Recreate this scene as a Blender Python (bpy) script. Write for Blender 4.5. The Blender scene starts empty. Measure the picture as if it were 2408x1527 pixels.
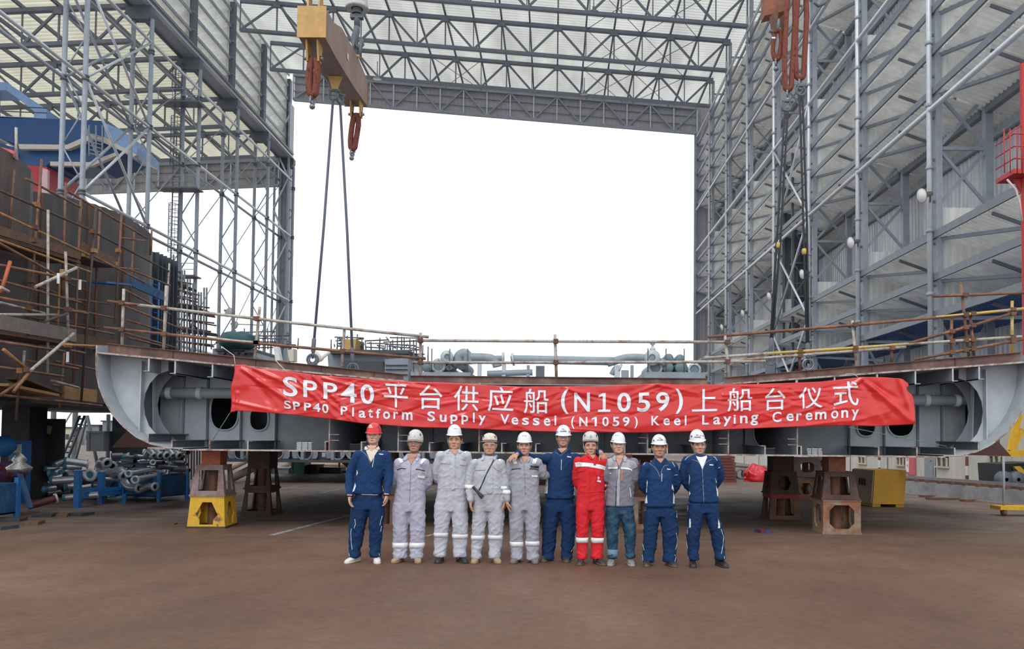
import bpy, bmesh, math, random
from mathutils import Vector, Matrix, Quaternion, noise
R = math.radians
SC = bpy.context.scene
COL = SC.collection
V = Vector

# ------------------------------------------------------------------ camera, world, exposure
F = 1900.0                      # focal length in pixels of the 2408-wide frame
CAM_H = 1.64
TILT, ROLL = 0.034, 0.0097
VPX, VPY = 1300.0, 1032.0       # where the hall's long axis vanishes
CX = VPX + F * math.tan(TILT) * math.sin(ROLL)
CY = VPY - F * math.tan(TILT) * math.cos(ROLL)
_r = V((1, 0, 0)); _u = V((0, -math.sin(TILT), math.cos(TILT))); FW = V((0, math.cos(TILT), math.sin(TILT)))
RT = _r * math.cos(ROLL) + _u * math.sin(ROLL)
UP = _u * math.cos(ROLL) - _r * math.sin(ROLL)
CAM = V((0, 0, CAM_H))
cd = bpy.data.cameras.new('camera'); cam = bpy.data.objects.new('camera', cd); COL.objects.link(cam)
M3 = Matrix((RT, UP, -FW)).transposed()
cam.matrix_world = Matrix.Translation(CAM) @ M3.to_4x4()
cd.sensor_width = 36; cd.sensor_fit = 'HORIZONTAL'; cd.lens = 36 * F / 2408
cd.shift_x = (1204 - CX) / 2408; cd.shift_y = (CY - 763.5) / 2408
cd.clip_start = 0.1; cd.clip_end = 600
SC.camera = cam

W = bpy.data.worlds.new('sky'); SC.world = W; W.use_nodes = True
_b = W.node_tree.nodes['Background']; _b.inputs[0].default_value = (0.93, 0.965, 1.0, 1); _b.inputs[1].default_value = 1.35
sun = bpy.data.lights.new('daylight_sun', 'SUN'); sun.energy = 1.1; sun.angle = R(25); sun.color = (1, .97, .93)
so = bpy.data.objects.new('daylight_sun', sun); COL.objects.link(so); so.rotation_euler = (R(42), 0, R(-18))
SC.view_settings.view_transform = 'Standard'; SC.view_settings.look = 'None'
SC.view_settings.gamma = 1; SC.view_settings.exposure = 0.0; SC.view_settings.use_curve_mapping = False
SC.cycles.use_denoising = True
SC.cycles.max_bounces = 7; SC.cycles.diffuse_bounces = 4; SC.cycles.glossy_bounces = 3; SC.cycles.transmission_bounces = 4; SC.cycles.transparent_max_bounces = 6
SC.cycles.sample_clamp_indirect = 6

# ------------------------------------------------------------------ pixel rays (photo pixel -> point in the place)
def ray(px, py):
    return RT * ((px - CX) / F) - UP * ((py - CY) / F) + FW
def P(px, py, Y):
    d = ray(px, py); return CAM + d * (Y / d.y)
def PX(px, py, X):
    d = ray(px, py); return CAM + d * (X / d.x)
def PZ(px, py, Z):
    d = ray(px, py); return CAM + d * ((Z - CAM_H) / d.z)

# ------------------------------------------------------------------ mesh builder
class MB:
    def __init__(s): s.v = []; s.f = []; s.sm = []
    def add(s, vs, fs, smooth=False):
        k = len(s.v); s.v += [tuple(v) for v in vs]
        s.f += [tuple(i + k for i in f) for f in fs]; s.sm += [smooth] * len(fs); return s
    def box(s, c, d, rot=None):
        x, y, z = d[0] / 2, d[1] / 2, d[2] / 2
        vs = [V((sx * x, sy * y, sz * z)) for sz in (-1, 1) for sy in (-1, 1) for sx in (-1, 1)]
        if rot is not None: vs = [rot @ v for v in vs]
        c = V(c)
        return s.add([v + c for v in vs], [(0, 2, 3, 1), (4, 5, 7, 6), (0, 1, 5, 4), (2, 6, 7, 3), (1, 3, 7, 5), (0, 4, 6, 2)])
    def bb(s, a, b):                     # box from two corners
        return s.box([(p + q) / 2 for p, q in zip(a, b)], [abs(q - p) for p, q in zip(a, b)])
    def beam(s, p, q, w, h, up=(0, 0, 1)):
        p = V(p); q = V(q); d = q - p; L = d.length
        if L < 1e-6: return s
        y = d / L; up = V(up)
        if abs(y.dot(up)) > .98: up = V((0, 1, 0)) if abs(y.y) < .9 else V((1, 0, 0))
        x = y.cross(up).normalized(); z = x.cross(y)
        return s.box((p + q) / 2, (w, L, h), Matrix((x, y, z)).transposed())
    def tube(s, pts, r, n=8, closed=False, cap=True):
        pts = [V(p) for p in pts]; m = len(pts)
        rr = r if isinstance(r, (list, tuple)) else [r] * m
        vs = []; prev = None
        for i, p in enumerate(pts):
            a = pts[(i - 1) % m] if (i > 0 or closed) else p
            b = pts[(i + 1) % m] if (i < m - 1 or closed) else p
            t = (b - a).normalized()
            if prev is None:
                u = V((0, 0, 1)) if abs(t.z) < .9 else V((1, 0, 0))
                x = t.cross(u).normalized()
            else:
                x = (prev - t * prev.dot(t)).normalized()
            prev = x; y = t.cross(x)
            for k in range(n):
                an = 2 * math.pi * k / n
                vs.append(p + (x * math.cos(an) + y * math.sin(an)) * rr[i])
        fs = []
        for i in range(m if closed else m - 1):
            j = (i + 1) % m
            for k in range(n):
                l = (k + 1) % n
                fs.append((i * n + k, i * n + l, j * n + l, j * n + k))
        s.add(vs, fs, True)
        if cap and not closed:
            k = len(s.v) - m * n
            s.f.append(tuple(k + i for i in reversed(range(n)))); s.sm.append(False)
            s.f.append(tuple(k + (m - 1) * n + i for i in range(n))); s.sm.append(False)
        return s
    def lathe(s, prof, c=(0, 0, 0), axis=(0, 0, 1), n=16, smooth=True):   # prof: (radius, height)
        ax = V(axis).normalized(); u = V((1, 0, 0)) if abs(ax.x) < .8 else V((0, 1, 0))
        x = ax.cross(u).normalized(); y = ax.cross(x); c = V(c)
        vs = []; fs = []
        for r, h in prof:
            for k in range(n):
                a = 2 * math.pi * k / n
                vs.append(c + ax * h + (x * math.cos(a) + y * math.sin(a)) * max(r, 1e-4))
        for i in range(len(prof) - 1):
            for k in range(n):
                l = (k + 1) % n; fs.append((i * n + k, i * n + l, (i + 1) * n + l, (i + 1) * n + k))
        return s.add(vs, fs, smooth)
    def prism(s, poly, off):             # closed polygon (3D points), extruded by vector off
        poly = [V(p) for p in poly]; off = V(off); n = len(poly)
        vs = poly + [p + off for p in poly]
        fs = [tuple(range(n)), tuple(reversed(range(n, 2 * n)))] + [(i, i + n, (i + 1) % n + n, (i + 1) % n) for i in range(n)]
        return s.add(vs, fs)
    def ring(s, outer, inner, off):      # plate with a hole: two loops with the same count, extruded
        n = len(outer); off = V(off)
        o = [V(p) for p in outer]; i_ = [V(p) for p in inner]
        vs = o + i_ + [p + off for p in o] + [p + off for p in i_]
        fs = []
        for k in range(n):
            l = (k + 1) % n
            fs += [(k, l, n + l, n + k), (2 * n + k, 3 * n + k, 3 * n + l, 2 * n + l), (k, 2 * n + k, 2 * n + l, l), (n + k, n + l, 3 * n + l, 3 * n + k)]
        return s.add(vs, fs)
    def grid(s, rows, smooth=True, closed=False):   # rows of equal-length point lists
        n = len(rows[0]); vs = [p for r in rows for p in r]; fs = []
        for i in range(len(rows) - 1):
            for k in range(n if closed else n - 1):
                l = (k + 1) % n
                fs.append((i * n + k, i * n + l, (i + 1) * n + l, (i + 1) * n + k))
        return s.add(vs, fs, smooth)
    def ell(s, c, r, n=12, m=8, rot=None):
        rows = []
        for i in range(m + 1):
            t = math.pi * i / m
            row = []
            for k in range(n):
                a = 2 * math.pi * k / n
                p = V((r[0] * math.sin(t) * math.cos(a), r[1] * math.sin(t) * math.sin(a), r[2] * math.cos(t)))
                if rot is not None: p = rot @ p
                row.append(p + V(c))
            rows.append(row)
        return s.grid(rows, True, True)
    def build(s, name, m=None, parent=None, loc=None, recalc=True):
        me = bpy.data.meshes.new(name)
        o_ = V(loc) if loc is not None else V((0, 0, 0))
        me.from_pydata([tuple(V(v) - o_) for v in s.v], [], s.f)
        me.polygons.foreach_set('use_smooth', s.sm)
        if recalc:
            bm = bmesh.new(); bm.from_mesh(me); bmesh.ops.remove_doubles(bm, verts=bm.verts, dist=1e-6)
            bmesh.ops.recalc_face_normals(bm, faces=bm.faces); bm.to_mesh(me); bm.free()
        if m: me.materials.append(m)
        o = bpy.data.objects.new(name, me); COL.objects.link(o)
        o.location = o_
        if parent is not None:
            o.parent = parent
            if loc is None: o.location = V((0, 0, 0))
            o.matrix_parent_inverse = Matrix.Translation(-_origin(parent))
        return o
def _origin(o):
    return V(o.location) if o.parent is None else _origin(o.parent) + V(o.location) if False else (V(o.location) if o.parent is None else V(o.location) + V((0, 0, 0)))

def tag(o, label=None, cat=None, group=None, kind=None):
    if label: o['label'] = label
    if cat: o['category'] = cat
    if group: o['group'] = group
    if kind: o['kind'] = kind
    return o
def thing(name, label, cat, loc=(0, 0, 0), group=None, kind=None):
    o = bpy.data.objects.new(name, None); COL.objects.link(o); o.location = loc; o.empty_display_size = .2
    return tag(o, label, cat, group, kind)
def copy_tree(o, loc, label=None, parent=None, rotz=None):
    c = o.copy(); COL.objects.link(c)
    if parent is not None: c.parent = parent
    else:
        c.location = loc
        if rotz is not None: c.rotation_euler = (0, 0, rotz)
    if label: c['label'] = label
    for ch in list(o.children): copy_tree(ch, None, None, c)
    return c

# ------------------------------------------------------------------ materials
_mats = {}
def mat(name, col, rough=.6, metal=0., var=.12, scale=3., bump=0., bscale=40., col2=None, mix_lo=.45, mix_hi=.65, stretch=(1, 1, 1), trans=0., spec=.5, coat=0.):
    """painted / worn surface: two colours mixed by object-space noise, plus a fine tone variation and bump"""
    if name in _mats: return _mats[name]
    m = bpy.data.materials.new(name); m.use_nodes = True; nt = m.node_tree; N = nt.nodes; L = nt.links
    b = N['Principled BSDF']; out = N['Material Output']
    tc = N.new('ShaderNodeTexCoord'); mp = N.new('ShaderNodeMapping'); mp.inputs['Scale'].default_value = stretch
    L.new(tc.outputs['Object'], mp.inputs[0])
    n1 = N.new('ShaderNodeTexNoise'); n1.inputs['Scale'].default_value = scale; n1.inputs['Detail'].default_value = 5; n1.inputs['Roughness'].default_value = .62
    L.new(mp.outputs[0], n1.inputs['Vector'])
    c4 = (*col, 1)
    if col2:
        rp = N.new('ShaderNodeValToRGB'); rp.color_ramp.elements[0].position = mix_lo; rp.color_ramp.elements[1].position = mix_hi
        rp.color_ramp.elements[0].color = c4; rp.color_ramp.elements[1].color = (*col2, 1)
        L.new(n1.outputs['Fac'], rp.inputs[0]); src = rp.outputs[0]
    else:
        rgb = N.new('ShaderNodeRGB'); rgb.outputs[0].default_value = c4; src = rgb.outputs[0]
    n2 = N.new('ShaderNodeTexNoise'); n2.inputs['Scale'].default_value = scale * 4.3; n2.inputs['Detail'].default_value = 4
    L.new(mp.outputs[0], n2.inputs['Vector'])
    mr = N.new('ShaderNodeMapRange'); mr.inputs['To Min'].default_value = 1 - var; mr.inputs['To Max'].default_value = 1 + var
    mr.inputs['From Min'].default_value = .3; mr.inputs['From Max'].default_value = .7
    L.new(n2.outputs['Fac'], mr.inputs['Value'])
    mx = N.new('ShaderNodeVectorMath'); mx.operation = 'SCALE'
    L.new(src, mx.inputs[0]); L.new(mr.outputs[0], mx.inputs['Scale'])
    L.new(mx.outputs[0], b.inputs['Base Color'])
    b.inputs['Roughness'].default_value = rough; b.inputs['Metallic'].default_value = metal
    b.inputs['Specular IOR Level'].default_value = spec
    if coat: b.inputs['Coat Weight'].default_value = coat
    if bump:
        n3 = N.new('ShaderNodeTexNoise'); n3.inputs['Scale'].default_value = bscale; n3.inputs['Detail'].default_value = 4
        L.new(mp.outputs[0], n3.inputs['Vector'])
        bp = N.new('ShaderNodeBump'); bp.inputs['Strength'].default_value = bump; bp.inputs['Distance'].default_value = .02
        L.new(n3.outputs['Fac'], bp.inputs['Height']); L.new(bp.outputs[0], b.inputs['Normal'])
    if trans:
        tr = N.new('ShaderNodeBsdfTranslucent'); L.new(mx.outputs[0], tr.inputs[0])
        ms = N.new('ShaderNodeMixShader'); ms.inputs[0].default_value = trans
        L.new(b.outputs[0], ms.inputs[1]); L.new(tr.outputs[0], ms.inputs[2]); L.new(ms.outputs[0], out.inputs[0])
    _mats[name] = m
    return m
def srgb(r, g, b):
    f = lambda c: (c / 255) / 12.92 if c <= 10 else (((c / 255) + .055) / 1.055) ** 2.4
    return (f(r), f(g), f(b))

STEEL = mat('blue_grey_steel_paint', (.28, .315, .37), .48, 0, .10, .6)
STEEL_M = mat('shaded_beam_steel', (.165, .18, .215), .5, 0, .10, .6)  # steel paint with shade put into the colour, for beams beside the lit chords
TRUSS = mat('silhouette_truss_steel', (.15, .17, .215), .5, 0, .10, .6)  # steel paint darkened to set the trusses in silhouette against the bright roof
STEEL_D = mat('dark_grey_steel_paint', (.10, .115, .14), .55, 0, .12, .8)
STEEL_L = mat('pale_galvanised_tube', (.52, .55, .60), .35, .3, .08, 1.)
SHEET = mat('silver_corrugated_sheet', (.88, .88, .85), .45, .1, .10, .5, col2=(.74, .74, .73), stretch=(1, 1, .3), trans=.4)
CLAD = mat('weathered_grey_cladding', (.50, .51, .54), .45, .25, .16, .8, col2=(.36, .36, .38), mix_lo=.5, mix_hi=.75, stretch=(2, 2, .15))
HEADER = mat('grey_header_sheeting', (.40, .385, .405), .6, .1, .06, .6)
ROOF = mat('translucent_white_roof_sheet', (.86, .86, .83), .5, 0, .10, .12, col2=(.70, .70, .70), mix_lo=.52, mix_hi=.75, trans=.58, stretch=(1, .25, 1))
ROOF_Y = mat('translucent_cream_roof_sheet', (.86, .84, .72), .5, 0, .08, .12, col2=(.74, .72, .62), mix_lo=.55, mix_hi=.8, trans=.58, stretch=(1, .25, 1))
BLUE_SHEET = mat('dark_blue_sheet', (.04, .13, .34), .32, .2, .25, 2., stretch=(3, .3, 1))
RUST = mat('brown_rust_steel', (.115, .058, .038), .7, .1, .25, 1.6, col2=(.20, .085, .04), bump=.2)
RUSTPIPE = mat('rusty_scaffold_tube', (.17, .085, .06), .65, .2, .25, 2.2, col2=(.28, .13, .06), mix_lo=.48, mix_hi=.62)
# ================================================================== FLOOR
def floor_material():
    m = bpy.data.materials.new('stained_brown_concrete'); m.use_nodes = True; nt = m.node_tree; N = nt.nodes; L = nt.links
    b = N['Principled BSDF']
    tc = N.new('ShaderNodeTexCoord')
    def nz(sc, det, st=(1, 1, 1), ro=.6):
        mp = N.new('ShaderNodeMapping'); mp.inputs['Scale'].default_value = st; L.new(tc.outputs['Object'], mp.inputs[0])
        n = N.new('ShaderNodeTexNoise'); n.inputs['Scale'].default_value = sc; n.inputs['Detail'].default_value = det; n.inputs['Roughness'].default_value = ro
        L.new(mp.outputs[0], n.inputs['Vector']); return n.outputs['Fac']
    def ramp(src, stops):
        r = N.new('ShaderNodeValToRGB'); e = r.color_ramp.elements
        while len(e) < len(stops): e.new(.5)
        for k, (p, c) in enumerate(stops): e[k].position = p; e[k].color = (*c, 1)
        L.new(src, r.inputs[0]); return r.outputs[0]
    def mix(f, a, c, mode='MIX'):
        x = N.new('ShaderNodeMix'); x.data_type = 'RGBA'; x.blend_type = mode
        if hasattr(f, 'is_linked') or not isinstance(f, float): L.new(f, x.inputs[0])
        else: x.inputs[0].default_value = f
        L.new(a, x.inputs[6]); L.new(c, x.inputs[7]); return x.outputs[2]
    base = ramp(nz(.35, 6, (1, .55, 1)), [(.32, (.098, .049, .029)), (.5, (.134, .070, .042)), (.68, (.178, .104, .070))])
    fine = ramp(nz(9, 5, (1, 1, 1), .7), [(.3, (.80, .80, .80)), (.7, (1.15, 1.15, 1.15))])
    c = mix(1.0, base, fine, 'MULTIPLY')
    sp = N.new('ShaderNodeSeparateXYZ'); L.new(tc.outputs['Object'], sp.inputs[0])
    far = N.new('ShaderNodeMapRange'); far.inputs['From Min'].default_value = 11.5; far.inputs['From Max'].default_value = 17; L.new(sp.outputs['Y'], far.inputs['Value'])
    worn = N.new('ShaderNodeMath'); worn.operation = 'MULTIPLY'; L.new(far.outputs[0], worn.inputs[0])
    wn = ramp(nz(.5, 6, (.5, 1, 1)), [(.3, (.25, .25, .25)), (.6, (1, 1, 1))]); L.new(wn, worn.inputs[1])
    greyc = ramp(nz(1.6, 5, (.5, 1.6, 1)), [(.35, (.100, .078, .067)), (.65, (.215, .170, .147))])
    c = mix(worn.outputs[0], c, greyc)
    stain = ramp(nz(.9, 4, (.8, .8, 1)), [(.66, (0, 0, 0)), (.80, (.55, .55, .55))])
    dk = N.new('ShaderNodeRGB'); dk.outputs[0].default_value = (.045, .031, .027, 1)
    c = mix(stain, c, dk.outputs[0])
    L.new(c, b.inputs['Base Color'])
    rr = ramp(nz(1.1, 4), [(.35, (.48, .48, .48)), (.7, (.8, .8, .8))]); L.new(rr, b.inputs['Roughness'])
    bp = N.new('ShaderNodeBump'); bp.inputs['Strength'].default_value = .25; bp.inputs['Distance'].default_value = .01
    L.new(nz(22, 6), bp.inputs['Height']); L.new(bp.outputs[0], b.inputs['Normal'])
    return m
fl = MB().bb((-90, -14, -.3), (40, 160, 0)).build('floor', floor_material())
tag(fl, 'brown stained concrete floor of the building hall', 'floor', kind='structure')
def strip_on_floor(a, b, w, m, z=.004):
    a = V(a); b = V(b); d = (b - a).normalized(); s = V((-d.y, d.x, 0)) * w / 2
    return MB().prism([a + s + V((0, 0, z)), b + s + V((0, 0, z)), b - s + V((0, 0, z)), a - s + V((0, 0, z))], (0, 0, -z * .9)).build('floor_line', m, fl)
PAINT = mat('worn_white_line_paint', (.36, .345, .33), .7, 0, .3, 6., col2=(.13, .105, .095), mix_lo=.42, mix_hi=.6)
for a, b, w in [((640, 1259), (822, 1212), .11), ((640, 1176), (664, 1172), .10), ((668, 1173), (698, 1168), .10), ((708, 1168), (740, 1162), .10), ((754, 1161), (777, 1155), .10),
                ((783, 1154), (800, 1150), .10), ((1000, 1262), (1090, 1240), .08), ((640, 1153), (706, 1144), .09), ((735, 1140), (830, 1130), .09), ((700, 1185), (830, 1181), .06), ((780, 1186), (795, 1186), .12),
                ((640, 1130), (675, 1129), .1), ((1000, 1155), (1022, 1150), .1), ((1715, 1160), (1760, 1160), .1)]:
    strip_on_floor(PZ(*a, 0), PZ(*b, 0), w, PAINT)

# ================================================================== HALL GEOMETRY
SP = 9.0
def YN(n): return 37.8 + SP * n
XR, XL = 17.7, -33.0
def zb_nave(x): return 40.1 + .075 * (XR - x)
def zb_aisle(x): return 33.7 + .051 * (x + 34.5)
ORD = ['first', 'second', 'third', 'fourth', 'fifth', 'sixth', 'seventh', 'eighth']

def truss(name, label, Y, xs, zb, depth, group, flip=0, ends=True):
    t = thing(name, label, 'roof truss', (xs[0], Y, zb(xs[0])), group, 'structure')
    lo = [V((x, Y, zb(x))) for x in xs]; hi = [p + V((0, 0, depth)) for p in lo]
    MB().beam(lo[0], lo[-1], .42, .30).build('bottom_chord', TRUSS, t)
    MB().beam(hi[0], hi[-1], .42, .34).build('top_chord', TRUSS, t)
    for k in range(len(xs)):
        MB().beam(lo[k], hi[k], .10 if k % 2 else .14, .12).build('vertical', TRUSS, t)
        if k + 1 < len(xs):
            a, b = (lo[k], hi[k + 1]) if (k + flip) % 2 else (hi[k], lo[k + 1])
            MB().beam(a, b, .16, .20).build('diagonal', TRUSS, t)
    g = MB()
    for k in range(len(xs)):
        if (k + flip) % 2 == 0: g.box(hi[k] - V((0, .12, .18)), (.75, .24, .6))
    g.build('gusset_plates', TRUSS, t)
    return t
xs_n = [XR - 2.93 * k for k in range(18)] ; xs_n[-1] = XL
for n in range(3, 7):
    truss('roof_truss', 'grey steel roof truss over the main bay, %s back from the far opening' % {6: 'next', 5: 'second', 4: 'third', 3: 'fourth'}[n], YN(n), xs_n, zb_nave, 3.1, 'main bay roof trusses')
xs_a = [-34.6 - 3.0 * k for k in range(17)]
for n in range(2, 7):
    truss('roof_truss', 'grey steel roof truss over the left bay, %s back from its end wall' % {6: 'next', 5: 'second', 4: 'third', 3: 'fourth', 2: 'fifth'}[n], YN(n), xs_a, zb_aisle, 2.9, 'left bay roof trusses')

# purlins running the length of the hall, roof sheets with real ribs
def purlins(xs, zfun, y0, y1, dz, label, grp, w=.16):
    for k, x in enumerate(xs):
        o = MB().beam((x, y0, zfun(x) + dz), (x, y1, zfun(x) + dz), w, .30).build('roof_purlin', TRUSS)
        tag(o, label, 'purlin', grp, 'structure')
purlins(xs_n[:-1], zb_nave, 62, 100, 3.42, 'long grey purlin under the white main roof', 'main roof purlins')
purlins(xs_a, zb_aisle, 50, 100, 3.2, 'long grey purlin under the cream left roof', 'left roof purlins', .2)
def ribbed_roof(name, x0, x1, zfun, dz, y0, y1, pitch, m, label):
    rows = []
    y = y0
    while y < y1:
        for dy, h in ((0, 0), (.30 * pitch, 0), (.36 * pitch, .17), (.94 * pitch, .17)):
            rows.append([V((x0, y + dy, zfun(x0) + dz + h)), V((x1, y + dy, zfun(x1) + dz + h))])
        y += pitch
    o = MB().grid(rows, False).build(name, m, recalc=False)
    return tag(o, label, 'roof', kind='structure')
ribbed_roof('ceiling', XL - 3.0, XR + 4.5, zb_nave, 3.62, 62, 101, .52, ROOF, 'white ribbed roof sheeting over the main bay')
ribbed_roof('ceiling', -86, -34.0, zb_aisle, 3.40, 50, 101, .60, ROOF_Y, 'cream ribbed roof sheeting over the left bay')
for n in range(3, 7):           # roof wind bracing, thin rods in the plane of the purlins
    for (x0, x1) in ((XR - 2.93, XR - 8.8), (XR - 8.8, XR - 14.6), (-8.7, -14.5), (-26.2, -32.1)):
        if n < 6 and x0 < 0: continue
        for a, b in ((x0, x1), (x1, x0)):
            o = MB().tube([(a, YN(n), zb_nave(a) + 3.1), (b, YN(n + 1), zb_nave(b) + 3.1)], .035, 6).build('brace_rod', TRUSS)
            tag(o, 'thin diagonal bracing rod under the white main roof', 'brace rod', 'roof bracing rods', 'structure')

# ---- header over the far openings
def header(name, label, xs, zb, depth, Y):
    t = thing(name, label, 'header', (xs[0], Y, zb(xs[0])), 'headers over the end openings', 'structure')
    lo = [V((x, Y, zb(x))) for x in xs]; hi = [p + V((0, 0, depth)) for p in lo]
    rows = []
    x = xs[0]; s = -1 if xs[-1] < xs[0] else 1
    while (x - xs[-1]) * s < 0:
        for dx, h in ((0, 0), (.05, .025), (.10, .025), (.15, 0)):
            X = x + s * dx
            rows.append([V((X, Y + .30 + h, zb(X) - .15)), V((X, Y + .30 + h, zb(X) + depth + .6))])
        x += s * .5
    MB().grid(rows, False).build('sheeting', HEADER, t, recalc=False)
    MB().beam(lo[0], lo[-1], .34, .26).build('bottom_chord', STEEL, t)
    MB().beam(hi[0], hi[-1], .34, .34).build('top_chord', STEEL, t)
    for f in (.36, .7):
        MB().beam(lo[0] + V((0, .16, depth * f)), lo[-1] + V((0, .16, depth * f)), .1, .14).build('rail', STEEL, t)
    for k in range(len(xs)):
        MB().beam(lo[k], hi[k], .16, .16).build('vertical', STEEL_L, t)
        if k + 1 < len(xs):
            a, b = (lo[k], hi[k + 1]) if k % 2 else (hi[k], lo[k + 1])
            MB().beam(a, b, .16, .18).build('diagonal', STEEL, t)
    return t
header('opening_header', 'grey trussed header across the top of the wide far opening', xs_n, zb_nave, 3.1, 100.0)
header('opening_header', 'lower grey trussed header above the opening of the left bay', xs_a, lambda x: zb_aisle(x) - .7, 3.2, 100.0)

# ================================================================== LEFT COLUMN ROW
def left_column(n):
    Y = YN(n)
    t = thing('steel_column', 'twin-chord grey column of the left row, %s from the far opening' % {7: 'the one at the edge', 6: 'next', 5: 'second', 4: 'third, with the caged ladder,', 3: 'fourth', 2: 'fifth, nearest the camera,'}[n],
              'column', (-33.75, Y, 0), 'left row columns', 'structure')
    ztop = 35.5
    for x in (XL, -34.5):
        MB().tube([(x, Y, 0), (x, Y, ztop)], .17, 12).build('chord', STEEL, t)
        for z in (9.5, 18.5, 26.6, 32.8): MB().lathe([(.17, -.2), (.25, -.18), (.25, -.06), (.18, -.05), (.18, .05), (.25, .06), (.25, .18), (.17, .2)], (x, Y, z), n=12).build('flange', STEEL_D, t)
    z = 1.0; k = 0
    while z < 33:
        a = (XL if k % 2 else -34.5); b = (-34.5 if k % 2 else XL)
        MB().tube([(a, Y, z), (b, Y, z + 2.6)], .055, 6).build('lacing', STEEL, t)
        z += 2.6; k += 1
    MB().prism([(-35.05, Y - .35, 36.5), (-32.9, Y - .35, 36.5), (-32.9, Y - .35, 35.9), (-33.2, Y - .35, 35.4), (-34.6, Y - .35, 35.4), (-35.05, Y - .35, 35.9)], (0, .7, 0)).build('corbel', STEEL_D, t)
    MB().box((-33.9, Y, 41.6), (.75, .75, 10.2)).build('upper_shaft', STEEL_D, t)
    b = MB()
    for z in (37.4, 39.1, 40.8, 42.5): b.box((-33.9, Y, z), (.82, .82, .06))
    b.build('stiffener', STEEL, t)
    return t
for n in range(2, 8): left_column(n)
# end tower column beside the opening (left jamb)
t = thing('jamb_tower', 'grey boxed tower with slanted slots at the left edge of the far opening', 'column', (-33.8, 100.6, 0), None, 'structure')
jw = MB()
jw.bb((-33.45, 100.1, 0), (-33.35, 101.6, 43.5)); jw.bb((-35.1, 101.5, 0), (-33.35, 101.6, 43.5)); jw.build('panel', STEEL, t)
fr = MB()
for x in (-35.1, -33.4):
    fr.beam((x, 100.0, 0), (x, 100.0, 43.5), .22, .22)
fr.build('post', STEEL, t)
for k in range(10):
    z = 2 + k * 4.0
    a, b = (-35.1, -33.4) if k % 2 else (-33.4, -35.1)
    MB().tube([(a, 99.9, z), (b, 99.9, z + 3.8)], .12, 8).build('diagonal', STEEL_L, t)
# runway girder, rail and clerestory of louvre sheets above the left row
t = thing('crane_girder', 'long grey crane runway girder on the left row corbels with rusty rail', 'girder', (-33.1, 50, 36.5), None, 'structure')
MB().bb((-33.2, 40, 36.6), (-33.1, 100.5, 37.0)).build('web', STEEL, t)
MB().bb((-33.3, 40, 37.0), (-32.9, 100.5, 37.1)).build('flange', STEEL, t)
MB().bb((-33.3, 40, 36.5), (-32.9, 100.5, 36.6)).build('flange', STEEL_L, t)
MB().bb((-33.1, 40, 37.1), (-32.95, 100.5, 37.25)).build('rail', RUST, t)
MB().bb((-34.6, 40, 36.52), (-33.3, 100.5, 36.62)).build('walkway', STEEL, t)
MB().bb((-34.75, 40, 36.4), (-34.55, 100.5, 37.0)).build('rear_web', STEEL_D, t)
def sheet_ribs_y(x0, z0, x1, z1, y0, y1, pitch=.36, h=.07):     # sheet between two long edges, ribs running across (X)
    rows = []; y = y0; nx = V((-(z1 - z0), 0, x1 - x0)).normalized()
    if nx.z < 0: nx = -nx
    while y < y1 - 1e-6:
        for f, hh in ((0, 0), (.45, 0), (.55, h), (.9, h)):
            yy = min(y + f * pitch, y1)
            rows.append([V((x0, yy, z0)) + nx * hh, V((x1, yy, z1)) + nx * hh])
        y += pitch
    return rows
def sheet_ribs_x(x0, x1, Y, z0, z1, pitch=.36, h=.05):          # upright sheet across the hall, upright ribs
    rows = []; x = x0
    while x < x1 - 1e-6:
        for f, hh in ((0, 0), (.45, 0), (.55, h), (.9, h)):
            xx = min(x + f * pitch, x1); rows.append([V((xx, Y - hh, z0)), V((xx, Y - hh, z1))])
        x += pitch
    return rows
for n in range(2, 7):
    t = thing('louvre_bay', 'silver louvre sheets between the roofs above the left row, %s bay from the far end' % ORD[6 - n], 'louvre', (-34.2, YN(n), 38), 'left clerestory louvres', 'structure')
    for z in (39.0, 40.7, 42.4, 44.1, 45.8, 47.3):
        y0, y1 = YN(n), YN(n + 1)
        MB().grid(sheet_ribs_y(-33.9, z, -35.6, z - .75, y0, y1, .6), False).build('sheet', SHEET, t, recalc=False)
        MB().beam((-33.8, y0, z), (-33.8, y1, z), .12, .3).build('beam', STEEL, t)
    for z in (37.4, 39.2, 40.9, 42.6, 44.3, 45.9):
        MB().grid(sheet_ribs_x(-35.6, -33.9, YN(n + 1) - .45, z, z + 1.5), False).build('end_panel', SHEET, t, recalc=False)
# long tubes tying the left row, and the crossed braces in its bays
for z, lab in ((33.6, 'upper'), (26.6, 'middle'), (18.5, 'lower'), (9.5, 'lowest')):
    for x, side in ((XL, 'hall side'), (-34.5, 'far side')):
        if z == 9.5 and x < -34: continue
        o = MB().tube([(x, 37 if z > 20 else 55.8, z), (x, 100, z)], .13, 8).build('tie_tube', STEEL_L if x == XL else STEEL)
        tag(o, '%s long pale tie tube on the %s of the left column row' % (lab, side), 'tie tube', 'left row tie tubes', 'structure')
def brace_x(n, x, z0, z1, m, label, grp, r=.10):
    for a, b in ((z0, z1), (z1, z0)):
        o = MB().tube([(x, YN(n), a), (x, YN(n + 1), b)], r, 8).build('diagonal_brace', m)
        tag(o, label, 'brace', grp, 'structure')
for z0, z1, lv in ((18.5, 26.6, 'middle'), (26.6, 33.6, 'upper'), (9.5, 18.5, 'lower')):
    brace_x(2, XL, z0, z1, STEEL_L, '%s crossed brace tube in the nearest bay of the left row' % lv, 'crossed braces of the left row')
    brace_x(2, -34.5, z0, z1, STEEL, '%s darker crossed brace behind the nearest bay of the left row' % lv, 'rear crossed braces of the left row')
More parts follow.
